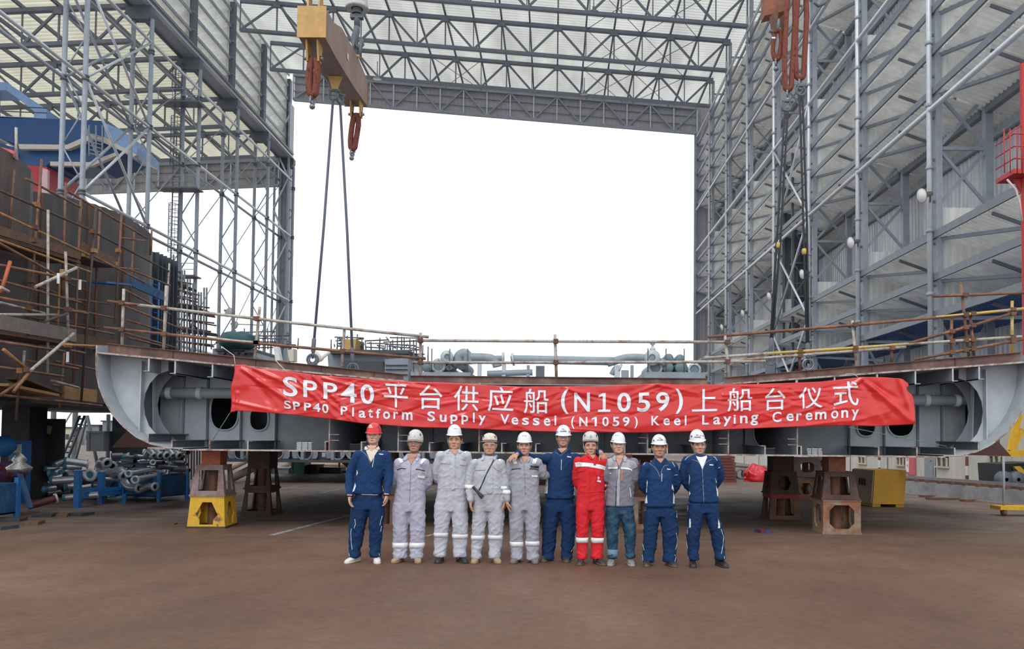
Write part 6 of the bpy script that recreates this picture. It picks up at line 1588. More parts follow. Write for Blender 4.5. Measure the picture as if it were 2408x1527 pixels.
plan_wall(MB(), [(-11.0, 11.5, 2.4, 7.4), (-11.0, 14.5, 2.4, 7.35), (-11.0, 16.3, 2.4, 7.3), (-11.02, 16.8, 2.4, 7.18), (-11.10, 17.02, 2.4, 7.05), (-11.3, 17.2, 2.4, 7.0), (-12.2, 17.3, 2.4, 7.0)]).build('side_plate', HULL, hb1)
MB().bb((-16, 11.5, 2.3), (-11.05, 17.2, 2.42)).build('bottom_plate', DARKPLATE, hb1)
MB().prism([P(-30, 332, 16.2), P(0, 345, 16.2), P(35, 355, 16.2), P(36, 372, 16.2), P(0, 358, 16.2), P(-30, 345, 16.2)], (0, .1, 0)).build('pink_bulwark', mat('faded_red_plate', (.55, .10, .11), .6, 0, .2, 4.), hb1)
hb2 = thing('hull_block', 'curved dark hull block with a wavy top edge and rounded far corner', 'hull block', (-11.5, 20, 2.3))
plan = []
for k in range(40):
    s = k / 39; y = 17.3 + s * 4.9; x = -11.75 + .55 * math.sin(s * 2.0); plan.append((x, y, 2.4, 6.95 + .38 * math.sin(s * 2.2) + .012 * math.sin(k * 2.1)))
xe = plan[-1][0]
for a in range(1, 9):
    an = math.pi / 2 * a / 8; plan.append((xe - .55 * (1 - math.cos(an)), 22.2 + .75 * math.sin(an), 2.4, plan[39][3] - .12 * math.sin(an)))
plan.append((xe - 2.5, 22.97, 2.4, 7.1))
plan_wall(MB(), plan).build('side_plate', HULL, hb2)
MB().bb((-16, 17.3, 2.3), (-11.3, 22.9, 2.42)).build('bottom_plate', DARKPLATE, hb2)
q = MB()
for s in (6, 17, 28): x, y, z0, z1 = plan[s]; q.bb((x + .0, y - .02, 2.5), (x + .035, y + .02, z1 - .05))
q.build('weld_straps', RUST, hb2)
hb3 = thing('hull_block', 'ribbed blue-black hull block behind the curved one', 'hull block', (-11.9, 24, 2.3))
MB().bb((-15, 23.5, 2.3), (-11.75, 24.9, 7.0)).build('side_plate', HULL2, hb3)
for k in range(6): MB().bb((-11.75, 23.55 + k * .24, 2.5), (-11.62, 23.59 + k * .24, 7.0)).build('rib', HULL2, hb3)
for x, y, h, l in ((-12.6, 15.2, 2.3, 'nearest'), (-13.4, 20.5, 2.3, 'second'), (-12.6, 24.1, 2.3, 'third')):
    t = thing('hull_support', '%s dark steel support under the scaffolded hull' % l, 'support', (x, y, 0), 'supports under the scaffolded hull')
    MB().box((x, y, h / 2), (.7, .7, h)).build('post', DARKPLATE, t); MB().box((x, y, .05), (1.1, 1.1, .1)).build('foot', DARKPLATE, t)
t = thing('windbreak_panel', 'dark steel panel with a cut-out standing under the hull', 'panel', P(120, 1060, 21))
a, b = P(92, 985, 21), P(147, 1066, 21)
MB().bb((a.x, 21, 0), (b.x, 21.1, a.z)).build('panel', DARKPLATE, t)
MB().prism([P(108, 1000, 20.98), P(122, 1003, 20.98), P(118, 1022, 20.98), P(106, 1020, 20.98)], (0, .015, 0)).build('yellow_patch', mat('pale_yellow_patch', (.40, .36, .18), .7), t)
for x in (-12.4,): pass
# blue ladder
BLUEP = mat('bright_blue_paint', (.02, .15, .42), .5, 0, .15, 3.); BLUED = mat('dirty_blue_paint', (.025, .10, .24), .6, 0, .25, 3., col2=(.02, .06, .14))
t = thing('ladder', 'blue ladder leaning on the ribbed hull block', 'ladder', P(365, 812, 23))
a0, a1, b0, b1 = P(358, 655, 23.2), P(352, 815, 23), P(374, 660, 23.2), P(370, 815, 23)
MB().tube([a0, a1], .03, 8).build('rail', BLUEP, t); MB().tube([b0, b1], .03, 8).build('rail', BLUEP, t)
for k in range(9): MB().tube([a0.lerp(a1, .08 + k * .105), b0.lerp(b1, .08 + k * .105)], .018, 6).build('rung', BLUEP, t)

# ---- scaffold around the hull
random.seed(21)
sc = thing('scaffold', 'rusty tube scaffold with planks around the dark hull at the left', 'scaffold', P(150, 900, 16))
TUBE_R2 = mat('dark_rusted_tube', (.085, .052, .045), .65, .2, .2, 3.); TUBE_O = mat('orange_rusted_tube', (.30, .145, .05), .65, .1, .25, 3., col2=(.38, .24, .09))
def st(name, m, a, b, X=-10.0, X2=None, r=.026):
    MB().tube([PX(*a, X), PX(*b, X2 if X2 is not None else X)], r, 8).build(name, m, sc)
for m, a, b, X in ((RUSTPIPE, (98, 375), (66, 790), -10.3), (TUBE_W, (113, 494), (112, 880), -9.9), (TUBE_W, (154, 592), (161, 800), -9.6), (RUSTPIPE, (155, 430), (146, 700), -10.6), (RUSTPIPE, (190, 470), (172, 900), -10.5), (TUBE_R2, (226, 485), (190, 955), -10.3), (RUSTPIPE, (236, 490), (222, 760), -10.8),
                  (RUSTPIPE, (286, 505), (270, 760), -10.5), (RUSTPIPE, (316, 545), (304, 720), -10.7), (RUSTPIPE, (33, 400), (20, 560), -10.9), (TUBE_W, (38, 300), (38, 376), -10.9), (TUBE_O, (140, 640), (135, 790), -10.6), (TUBE_R2, (45, 880), (38, 990), -10.0), (RUSTPIPE, (150, 830), (140, 960), -10.4), (TUBE_W, (57, 825), (55, 860), -9.9), (RUSTPIPE, (228, 620), (222, 830), -10.9), (TUBE_W, (398, 620), (387, 815), -10.6), (RUSTPIPE, (357, 540), (354, 600), -11.2)):
    st('standard', m, a, b, X)
for m, a, b, X in ((TUBE_R2, (-20, 440), (205, 538), -10.2), (RUSTPIPE, (60, 420), (192, 489), -10.5), (TUBE_O, (-20, 492), (210, 600), -10.2), (TUBE_O, (-20, 558), (212, 640), -10.2), (RUSTPIPE, (-20, 562), (152, 658), -9.8), (RUSTPIPE, (-20, 620), (201, 663), -9.6), (RUSTPIPE, (-20, 655), (190, 712), -10.1), (RUSTPIPE, (-20, 697), (206, 738), -9.7), (TUBE_W, (-20, 707), (104, 737), -10.2),
                  (TUBE_W, (-20, 740), (136, 741), -9.8), (RUSTPIPE, (-20, 801), (152, 827), -9.6), (TUBE_O, (150, 811), (255, 816), -9.2), (RUSTPIPE, (165, 824), (200, 831), -10.0), (RUSTPIPE, (-20, 861), (149, 886), -9.6), (RUSTPIPE, (58, 847), (184, 868), -10.2), (RUSTPIPE, (160, 450), (345, 560), -10.6), (TUBE_R2, (200, 535), (400, 640), -10.6), (RUSTPIPE, (215, 600), (340, 665), -10.4), (RUSTPIPE, (300, 632), (400, 672), -10.5),
                  (RUSTPIPE, (290, 680), (400, 740), -10.3), (RUSTPIPE, (292, 720), (430, 775), -10.0), (RUSTPIPE, (295, 752), (380, 778), -10.4), (RUSTPIPE, (290, 782), (412, 818), -10.0), (RUSTPIPE, (298, 794), (392, 817), -10.2), (RUSTPIPE, (160, 765), (268, 786), -10.5), (RUSTPIPE, (165, 727), (268, 748), -10.6), (RUSTPIPE, (150, 700), (260, 715), -10.8), (RUSTPIPE, (118, 690), (190, 712), -10.8), (RUSTPIPE, (130, 850), (225, 870), -10.5), (TUBE_W, (120, 895), (185, 912), -10.2), (RUSTPIPE, (-10, 928), (240, 955), -10.0), (RUSTPIPE, (120, 905), (220, 922), -10.6),
                  (RUSTPIPE, (100, 640), (215, 690), -10.9), (RUSTPIPE, (60, 660), (210, 722), -10.9), (TUBE_R2, (60, 745), (230, 770), -10.9), (RUSTPIPE, (285, 560), (345, 567), -10.6), (RUSTPIPE, (270, 630), (325, 634), -10.7)):
    st('ledger', m, a, b, X)
for m, a, b, X in ((TUBE_W, (83, 675), (180, 630), -9.4), (TUBE_W, (173, 785), (72, 872), -9.3), (RUSTPIPE, (72, 872), (32, 922), -9.35), (TUBE_O, (8, 822), (68, 873), -9.5), (mat('red_orange_tube', (.45, .11, .04), .6), (24, 615), (1, 690), -9.5), (TUBE_W, (0, 676), (20, 686), -9.4), (TUBE_R2, (105, 757), (158, 738), -9.5), (RUSTPIPE, (0, 930), (60, 890), -9.8)):
    st('brace', m, a, b, X, r=.03)
PLANK = mat('perforated_grey_plank', (.20, .17, .16), .6, .2, .2, 6., col2=(.34, .15, .05), mix_lo=.60, mix_hi=.70); PLANKB = mat('brown_rusty_plank', (.13, .072, .045), .75, .05, .25, 3.); WOODP = mat('yellow_brown_board', (.34, .20, .08), .75, 0, .2, 5.)
def plank(m, a, b, h, w=.24, X=-10.0, nm='plank'):      # deck plank: long box from pixel a to b on plane X, h high, w across
    p, q_ = PX(*a, X), PX(*b, X); zc = (p + q_) / 2; MB().beam(p - V((w / 2, 0, 0)), q_ - V((w / 2, 0, 0)), w, h).build(nm, m, sc)
plank(PLANK, (-40, 750), (180, 790), .26, .05, -9.75); plank(PLANKB, (-40, 776), (175, 810), .05, .7, -9.8); plank(PLANKB, (-30, 532), (190, 602), .17, .05, -10.2); plank(PLANKB, (-30, 550), (190, 618), .05, .7, -10.25); plank(PLANKB, (195, 580), (272, 618), .20, .05, -10.4); plank(PLANKB, (190, 600), (276, 628), .05, .6, -10.4)
plank(BLUED, (305, 660), (392, 700), .24, .05, -10.7); plank(BLUEP, (250, 664), (310, 670), .04, .5, -10.5); plank(WOODP, (152, 922), (228, 932), .28, .06, -10.4); plank(PLANKB, (-30, 905), (140, 930), .06, .6, -10.1); plank(PLANKB, (60, 890), (150, 925), .05, .4, -10.3); plank(WOODP, (20, 905), (140, 930), .05, .25, -9.9); plank(HULL, (-40, 880), (90, 900), .55, .06, -10.9)
plank(PLANKB, (180, 800), (275, 815), .30, .05, -10.8)
cp = 0
for a, X in (((86, 482), -10.2), ((82, 535), -10.2), ((80, 565), -10.0), ((75, 660), -10.2), ((150, 640), -9.7), ((158, 655), -9.6), ((160, 728), -9.6), ((190, 526), -10.3), ((218, 545), -10.3), ((222, 590), -10.3), ((270, 620), -10.5), ((278, 590), -10.5), ((66, 725), -10.2), ((160, 812), -9.5), ((66, 870), -9.4), ((50, 872), -9.5), ((200, 600), -10.3)):
    MB().box(PX(*a, X + .03), (.09, .12, .09)).build('coupler', TUBE_O if random.random() < .4 else RUST, sc)
for a in ((137, 655), (188, 670), (159, 840)):
    MB().box(PX(*a, -9.35), (.05, .012, .20)).build('white_tag', WPIPE, sc)
# ---- farther scaffold by the opening
def gz(p): p = V(p); p.z = 0; return p
sf = thing('scaffold', 'dense dark scaffold standing beyond the ribbed hull block near the opening', 'scaffold', gz(P(440, 820, 31)))
random.seed(5)
for k in range(7):
    px = 402 + k * 13; top = 600 + k * 16 + random.uniform(-20, 10)
    for Y in (30, 32): MB().tube([P(px + (Y - 30) * 3, top, Y), gz(P(px - 2 + (Y - 30) * 3, 1035, Y))], .035, 6).build('standard', STEEL_D, sf)
for k in range(11):
    y = 628 + k * 18; x1_ = 425 + min(75, k * 12)
    for Y in (30, 32): MB().tube([P(395, y - 8, Y), P(x1_ + random.uniform(-10, 10), y + random.uniform(4, 16), Y)], .032, 6).build('ledger', TUBE_R2, sf)
    if k % 3 == 2: MB().beam(P(395, y, 31), P(x1_ - 8, y + 12, 31), 1.6, .09).build('plank', DARKPLATE, sf)
for k in range(10):
    a = (400 + random.uniform(0, 60), 660 + k * 15); MB().tube([P(*a, 30), P(a[0] + random.uniform(-30, 30), a[1] + random.uniform(15, 50), 32)], .03, 6).build('brace', TUBE_R2, sf)

# ---- ship with a blue wing in the left bay
YS = 70.0
def c1(x, y, Y=YS): return P(x * .3274, y * .3274, Y)
SHB = mat('deep_blue_ship_paint', (.010, .065, .21), .45, 0, .08, .5); SHL = mat('light_blue_ship_paint', (.22, .36, .62), .45, 0, .08, .5); SHC = mat('cream_ship_band', (.55, .50, .45), .5, 0, .08, .6); SHR = mat('red_ship_paint', (.42, .025, .04), .5, 0, .1, .6); SHP = mat('pink_red_ship_side', (.65, .42, .48), .5, 0, .08, .6)
shp2 = thing('ship', 'blue ship bridge wing with cream bands and red hull behind the left columns', 'ship', c1(400, 1400))
def slab(poly, m, nm, d=5.0, Y=YS): MB().prism([c1(x, y, Y) for x, y in poly], (0, d, 0)).build(nm, m, shp2)
slab([(-120, 835), (745, 868), (760, 985), (660, 965), (480, 1045), (130, 1040), (20, 1000), (-120, 940)], SHB, 'upper_side')
slab([(748, 880), (865, 930), (985, 1060), (982, 1118), (870, 1070), (750, 985)], SHL, 'wing_end', 4.0, YS - .4)
slab([(130, 1035), (480, 1040), (660, 960), (750, 985), (985, 1112), (960, 1125), (740, 1022), (660, 1000), (490, 1072), (140, 1070)], SHC, 'cream_band', .4, YS - .6)
slab([(-120, 1000), (140, 1068), (490, 1070), (660, 998), (740, 1020), (860, 1080), (840, 1100), (640, 1165), (360, 1165), (330, 1195), (190, 1190), (-120, 1100)], SHB, 'lower_side', 4.5, YS + .3)
slab([(360, 1160), (640, 1165), (840, 1090), (852, 1110), (660, 1192), (360, 1190)], SHC, 'cream_band', .4, YS - .3)
slab([(185, 1188), (338, 1198), (338, 1460), (180, 1440)], SHR, 'red_hull', 5, YS + .1); slab([(300, 1205), (342, 1218), (338, 1460), (300, 1450)], SHP, 'hull_plate', .3, YS - .3)
slab([(-120, 1040), (105, 1092), (105, 1135), (-120, 1060)], SHR, 'red_band', 4, YS - .1)
o_ = [c1(x, y) for x, y in [(-160, 590), (45, 590), (85, 622), (205, 700), (335, 790), (332, 852), (120, 850), (-160, 840)]]; i_ = [c1(x, y) for x, y in [(-120, 650), (38, 648), (66, 662), (130, 710), (245, 800), (243, 842), (110, 838), (-120, 825)]]
MB().ring(o_, i_, (0, 2.2, 0)).build('funnel_arch', SHL, shp2)
for y in (765, 800): MB().tube([c1(-100, y - 6), c1(335, y + 12)], .05, 6).build('guard_rail', STEEL_D, shp2)
for x in (640, 690, 735):
    MB().tube([c1(x, 900, YS - 1), c1(x, 1120, YS - 1)], .07, 6).build('stair_post', STEEL, shp2)
for k in range(6): MB().tube([c1(640, 960 + k * 28, YS - 1), c1(738, 985 + k * 28, YS - 1)], .05, 6).build('stair_rail', STEEL, shp2)

# ---- pipe racks and bins on the floor at the left
GALV = mat('galvanised_pipe', (.42, .44, .47), .32, .65, .15, 5.); TEAL = mat('teal_end_cap', (.02, .17, .24), .5, 0, .12, 5.); WFL = mat('white_flange', (.55, .58, .60), .4, .3, .1, 6.)
KD = 460 / 1848.0
def d1(x, y, Y): return P(x * KD, 900 + y * KD, Y)
def rack(label, posts, rails_, grp):
    t = thing('pipe_rack', label, 'rack', posts[0][1], grp)
    for a, b in posts: MB().beam(a, b, .12, .12, (0, 1, 0)).build('post', BLUEP, t)
    for a, b in rails_: MB().beam(a, b, .08, .10).build('rail', BLUEP, t)
    return t
def gz(p): p = V(p); p.z = 0; return p
fp = [(740, 830, 18.0), (960, 845, 19.0), (1160, 830, 19.6)]
F0 = [d1(*a) for a in fp]; F1 = [gz(p) for p in F0]
B0 = [p + V((-.4, 3.4, 0)) for p in F0]; B1 = [gz(p) for p in B0]
rack('blue steel rack full of galvanised pipes at the left', list(zip(F0, F1)) + list(zip(B0, B1)), [(F1[0] + V((0, 0, .25)), F1[2] + V((0, 0, .25))), (F0[0] - V((0, 0, .45)), F0[2] - V((0, 0, .45))), (F1[0] + V((0, 0, .25)), B1[0] + V((0, 0, .25))), (F1[2] + V((0, 0, .25)), B1[2] + V((0, 0, .25))), (F1[1] + V((0, 0, .25)), B1[1] + V((0, 0, .25)))], None)
def bin_(label, a, b, depth, h, m):
    a, b = V(a), V(b); t = thing('steel_bin', label, 'bin', a, 'blue steel bins'); d = (b - a).normalized(); n_ = V((-d.y, d.x, 0)); th = .03; up = V((0, 0, h)); lo = V((0, 0, .12))
    for p, q_ in ((a, b), (b, b + n_ * depth), (b + n_ * depth, a + n_ * depth), (a + n_ * depth, a)):
        e = (q_ - p).normalized(); w = V((-e.y, e.x, 0)) * th
        MB().prism([p + lo, q_ + lo, q_ + up, p + up], w).build('side_panel', m, t)
    MB().prism([a + lo, b + lo, b + n_ * depth + lo, a + n_ * depth + lo], (0, 0, .03)).build('floor_panel', m, t)
    for p in (a, b, a + n_ * depth, b + n_ * depth): MB().beam(p, p + up + V((0, 0, .1)), .08, .08, (0, 1, 0)).build('leg', BLUEP, t)
    return t
bin_('blue steel bin heaped with dark pipes beside the yellow block', gz(d1(1500, 1125, 19.7)), gz(d1(1765, 1100, 20.6)), 1.6, .62, BLUED)
bin_('blue steel bin cut by the left picture edge', V((-10.23, 13.9, 0)), V((-10.23, 15.5, 0)), 1.2, .70, BLUED)
t = thing('bin_tray', 'low blue tray between the rack and the blue bin', 'tray', gz(d1(1180, 1060, 19.5)))
a, b = gz(d1(1180, 1080, 19.4)), gz(d1(1500, 1080, 20.2)); MB().prism([a + V((0, 0, .2)), b + V((0, 0, .2)), b + V((0, 1.6, .2)), a + V((0, 1.6, .2))], (0, 0, .06)).build('deck', BLUEP, t)
for p in (a, b, a + V((0, 1.6, 0)), b + V((0, 1.6, 0))): MB().beam(p, p + V((0, 0, .22)), .08, .08).build('leg', BLUEP, t)
def gpipe(a, b, r, label, fa=None, fb=None, m=GALV, grp='galvanised pipes in the racks'):
    t = thing('steel_pipe', label, 'pipe', a, grp); a, b = V(a), V(b); d = (b - a).normalized()
    MB().tube([a, b], r, 16, cap=False).build('tube', m, t)
    for p, k, s in ((a, fa, -1), (b, fb, 1)):
        if k == 'cap': MB().lathe([(.001, 0), (r * 1.03, 0), (r * 1.05, -.06 * s)], p + d * s * .005, d, 18).build('end_cap', TEAL, t)
        elif k == 'flange':
            MB().lathe([(r * .75, -.02), (r * 1.45, -.02), (r * 1.45, .02), (r * .75, .02), (r * .75, -.02)], p, d, 20).build('flange', WFL, t)
            MB().lathe([(.001, 0), (r * .8, 0)], p + d * s * .0, d, 18).build('end_cap', TEAL, t)
    return t
L_ = [((600, 735), (830, 770), 33, 18.6, 'cap', 'flange', 'uppermost galvanised pipe in the rack, its white flange facing the camera'), ((600, 800), (770, 800), 26, 18.9, 'cap', None, 'second galvanised pipe below the uppermost in the rack'), ((470, 930), (730, 915), 34, 18.5, 'cap', None, 'long galvanised pipe with teal end left of the first blue post'),
      ((595, 1090), (930, 1060), 32, 18.2, 'cap', None, 'lowest galvanised pipe running behind the blue posts'), ((410, 1010), (520, 1000), 30, 19.0, 'cap', None, 'short teal-capped pipe low at the left of the rack'), ((610, 990), (760, 980), 30, 19.2, 'cap', None, 'teal-capped pipe in the middle of the rack'),
      ((510, 780), (590, 745), 26, 19.6, None, None, 'bright short pipe behind the uppermost one'), ((480, 870), (560, 840), 42, 19.8, 'cap', None, 'wide dark-ended pipe at the left of the rack'), ((580, 860), (650, 830), 36, 19.4, 'cap', None, 'wide teal-ended pipe above the long one')]
for a, b, r, Y, fa, fb, l in L_:
    gpipe(d1(*a, Y), d1(*b, Y + .25), r * KD * Y / F, l, fa, fb)
for x, y, r, l in ((852, 875, 42, 'white-flanged pipe end just below the uppermost flange'), (1215, 862, 25, 'small white-flanged pipe end right of the rack'), (1278, 920, 29, 'white-flanged pipe end lowest right of the rack')):
    p = d1(x, y, 18.9); gpipe(p, p + V((-.15, 1.6, .05)), r * KD * 18.9 / F, l, 'flange')
def gbend(pts, r, label, m=GALV, cap=None):
    t = thing('pipe_bend', label, 'pipe', d1(*pts[0]), 'galvanised bends in the heap')
    a, b = chain([d1(*p) for p in pts], [r * KD * 19.5 / F] * len(pts), 5); MB().tube(a, b, 16, cap=False).build('tube', m, t)
    MB().lathe([(b[0] * .7, -.02), (b[0] * 1.25, -.02), (b[0] * 1.25, .02), (b[0] * .7, .02)], a[-1], (a[-1] - a[-2]), 18).build('flange', WFL, t)
gbend([(930, 850, 19.6), (940, 790, 19.6), (970, 745, 19.5), (1010, 760, 19.4)], 40, 'bright galvanised bend arching above the middle blue post'); gbend([(1000, 830, 20), (1020, 770, 20), (1060, 790, 19.8)], 38, 'galvanised bend beside the arching one')
gbend([(980, 960, 19.8), (1080, 880, 19.7), (1120, 840, 19.6), (1170, 880, 19.5)], 42, 'large galvanised bend between the second and third blue posts'); gbend([(1170, 930, 19.6), (1220, 990, 19.5), (1310, 1000, 19.4)], 36, 'bright galvanised bend right of the third blue post', GALV); gbend([(1330, 1010, 19.5), (1400, 985, 19.5), (1465, 985, 19.4)], 34, 'open-ended galvanised pipe lying on the low tray')
random.seed(8)
DGALV = mat('dull_galvanised_pipe', (.17, .18, .20), .4, .6, .2, 5.)
for k in range(46):
    x = 1020 + random.random() * 640; y = 650 + random.random() * 230 + max(0, (1300 - x)) * .12; L = random.uniform(90, 230); s = random.uniform(-.12, .3); Y = 20.2 + random.random() * 1.6
    x1_ = min(x + L, 1790); gpipe(d1(x, y, Y), d1(x1_, y + L * s * .5, Y + random.uniform(-.5, .6)), random.uniform(13, 27) * KD * Y / F, 'dull galvanised pipe in the tangled heap above the blue bin', random.choice(('cap', 'cap', None, 'flange')), random.choice((None, None, 'flange')), random.choice((DGALV, GALV, DGALV)), 'tangled pipe heap')
for k in range(34):
    x = 400 + random.random() * 680; y = (1090 - (k % 6) * 45) + random.uniform(-14, 14) - (40 if x < 520 else 0); Y = 19.2 + random.random() * 1.9 - (k % 6) * .04
    gpipe(d1(x, y, Y), d1(min(x + random.uniform(110, 260), 1180), y + random.uniform(-40, 12), Y + random.uniform(-.2, .5)), random.uniform(22, 36) * KD * Y / F, 'dull galvanised pipe packed low in the blue rack', random.choice(('cap', None)), None, random.choice((DGALV, GALV)), 'pipes packed low in the rack')
for k in range(5):
    x = 1380 + k * 60; gbend([(x, 700 + (k % 2) * 30, 20.6), (x + 30, 650 + (k % 3) * 15, 20.5), (x + 75, 690, 20.4)], random.uniform(18, 34), ['first', 'second', 'third', 'fourth', 'fifth'][k] + ' small bend from the left on top of the pipe heap', random.choice((GALV, DGALV)))
rp = gpipe(d1(300, 1160, 16.6), d1(530, 1095, 16.9), 34 * KD * 16.8 / F, 'dark red pipe with a white flange lying in front of the rack', None, 'flange', mat('dark_red_pipe', (.12, .022, .022), .5, 0, .15, 4.), None)
tag(MB().lathe([(.001, 0), (.20, .01), (.24, .1), (.10, .20), (.14, .26), (.07, .36), (.02, .40)], d1(180, 850, 16.6), n=14).build('wrapped_fitting', mat('crinkled_silver_foil', (.55, .55, .52), .25, .8, .2, 12., bump=.6)), 'silver wrapped fitting on the pile at the left', 'fitting')
tag(MB().beam(d1(185, 850, 16.5), d1(290, 1190, 16.3), .08, .06).build('strut', BLUED), 'slanting blue strut beside the left-edge bin', 'strut')
RAGS = mat('red_blue_rag_pile', (.13, .015, .02), .8, 0, .3, 8., col2=(.02, .06, .20), mix_lo=.5, mix_hi=.56)
def lump(name, c, r, m, label, cat, seed=0, n=22, mm=14, amp=.35):
    mb = MB(); mb.ell(c, r, n, mm); c = V(c)
    mb.v = [tuple(c + (V(v) - c) * (1 + amp * noise.noise((V(v) - c) * (1.6 / max(r)) + V((seed, 0, 0))) + amp * .4 * noise.noise((V(v) - c) * (5 / max(r)) + V((0, seed, 0))))) for v in mb.v]
    mb.v = [(x, y, max(z, .004)) for x, y, z in mb.v]
    o = mb.build(name, m); return tag(o, label, cat)
lump('rag_heap', d1(40, 850, 17.5), (.42, .4, .24), RAGS, 'heap of red and blue rags at the left picture edge', 'rags', 2)
lump('blue_bundle', d1(45, 600, 18.5), (.24, .2, .24), BLUEP, 'round blue bundle at the left picture edge', 'bundle', 5, amp=.15)
t = thing('tool_locker', 'blue locker with a pale sticker at the left picture edge', 'locker', gz(d1(120, 700, 18.9)))
a, b = d1(85, 550, 18.9), d1(165, 705, 18.9); MB().bb((a.x, 18.9, 0), (b.x, 19.4, a.z)).build('body', BLUEP, t); MB().bb((a.x + .12, 18.88, a.z - .28), (a.x + .30, 18.9, a.z - .08)).build('sticker', CREAM, t)
random.seed(14)
SLATE_S = mat('dark_slate_scrap', (.05, .055, .065), .7, 0, .25, 3.)
for k, (x, y, w) in enumerate(((250, 1250, 130), (100, 1310, 220), (430, 1265, 170), (590, 1270, 90), (770, 1255, 140), (60, 1385, 90), (330, 1340, 110))):
    p = PZ(x * KD, 900 + y * KD, 0); s = w * KD * p.y / F
    Rz = Matrix.Rotation(random.uniform(-.5, .5), 3, 'Z')
    tag(MB().box((p.x, p.y, .03), (s, .35, .06), Rz).build('scrap_plate', SLATE_S if k % 3 else PLANKB), ['dark scrap plate nearest the blue bin', 'broad dark scrap plate at the left edge of the floor', 'dark scrap plate under the red pipe', 'rusty scrap plate right of the red pipe', 'dark scrap plate farthest right of the pile', 'small dark scrap plate lowest at the left', 'brown scrap plate in front of the pile'][k], 'scrap', 'scrap plates on the left floor')
tag(MB().box(PZ(398, 1232, .012), (.25, .12, .02)).build('scrap_plate', PLANKB), 'thin flat scrap of board lying alone left of the yellow block', 'scrap')
# ================================================================== BEYOND AND BELOW THE SECTION
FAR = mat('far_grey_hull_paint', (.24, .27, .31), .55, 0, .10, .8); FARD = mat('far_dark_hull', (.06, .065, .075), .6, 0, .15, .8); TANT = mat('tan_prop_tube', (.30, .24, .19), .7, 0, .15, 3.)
YB2 = 28.0
s2 = thing('ship_section', 'second grey ship section standing farther back with rounded holes along its lower side', 'ship section', P(860, 1080, YB2))
def r2(px, py, Y=YB2): return P(px, py, Y)
# lower run of plates with holes, seen under the near section
for k, (px, r) in enumerate(((651, 15), (717, 17), (795, 16), (830, 15), (885, 14), (566, 15), (960, 14), (1040, 14))):
    c = r2(px, 1066); rr = r * YB2 / F; w = 30 * YB2 / F; zb = r2(px, 1079).z; n = 28; o_, i_ = [], []
    for q in range(n):
        a = 2 * math.pi * q / n; ca, sa = math.cos(a), math.sin(a); i_.append(V((c.x + rr * ca, YB2, c.z + rr * .95 * sa)))
        tt = min(w / max(abs(ca), 1e-6), ((c.z + .75 - c.z) if sa > 0 else (c.z - zb)) / max(abs(sa), 1e-6)); o_.append(V((c.x + ca * tt, YB2, c.z + sa * tt)))
    MB().ring(o_, i_, (0, .05, 0)).build('floor_plate', FAR, s2); MB().tube([p + V((0, -.02, 0)) for p in i_], .03, 6, closed=True).build('hole_rim', FAR, s2)
a, b = r2(500, 1079), r2(1420, 1084)
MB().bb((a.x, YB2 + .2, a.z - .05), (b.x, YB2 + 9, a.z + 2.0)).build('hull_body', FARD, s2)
MB().bb((a.x, YB2 - .1, a.z - .10), (b.x, YB2 + .25, a.z)).build('bottom_edge', FARD, s2)
for k in range(14):
    x = a.x + (b.x - a.x) * k / 13; MB().bb((x - .05, YB2 - .1, a.z), (x + .05, YB2 + .2, a.z + 1.2)).build('web', FAR, s2)
# its upper works, seen above the near section's left wing
def up(poly, m, nm, d=2.0, Y=YB2): MB().prism([r2(x, y, Y) for x, y in poly], (0, d, 0)).build(nm, m, s2)
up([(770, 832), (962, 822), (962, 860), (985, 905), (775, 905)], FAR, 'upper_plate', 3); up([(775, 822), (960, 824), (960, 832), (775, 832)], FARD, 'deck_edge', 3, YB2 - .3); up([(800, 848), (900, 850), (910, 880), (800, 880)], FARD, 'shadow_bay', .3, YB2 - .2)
up([(905, 845), (960, 842), (960, 900), (905, 900)], FAR, 'side_box', 1, YB2 - .5)
for y in (858, 868, 880): up([(906, y), (958, y), (958, y + 1.5), (906, y + 1.5)], FARD, 'seam', .05, YB2 - .56)
up([(806, 798), (838, 798), (834, 824), (804, 824)], BEAM_Y, 'yellow_housing', 1.2, YB2 - .2)
up([(500, 820), (590, 818), (600, 840), (650, 852), (700, 870), (700, 900), (500, 900)], FAR, 'left_plate', 3); up([(505, 820), (588, 818), (590, 824), (505, 826)], FARD, 'deck_edge', 3, YB2 - .2)
for k in range(5): up([(520 + k * 16, 828), (528 + k * 16, 828), (526 + k * 16, 834), (520 + k * 16, 834)], FARD, 'port', .2, YB2 - .25)
up([(575, 824), (595, 824), (595, 830), (575, 830)], FARD, 'port', .2, YB2 - .3)
up([(642, 816), (652, 815), (659, 848), (648, 848)], WPIPE, 'white_post', .3, YB2 - 1); up([(676, 824), (690, 820), (690, 850), (680, 850)], CREAM, 'cream_bend', .4, YB2 - 1)
TARP = mat('dark_green_tarpaulin', (.022, .075, .085), .75, 0, .2, 2.)
c = r2(562, 802); lump('machine_cover', c, (.75, .6, .32), TARP, 'dark green covered machine on the far section at the left', 'machine cover', 3, amp=.3)
random.seed(31)
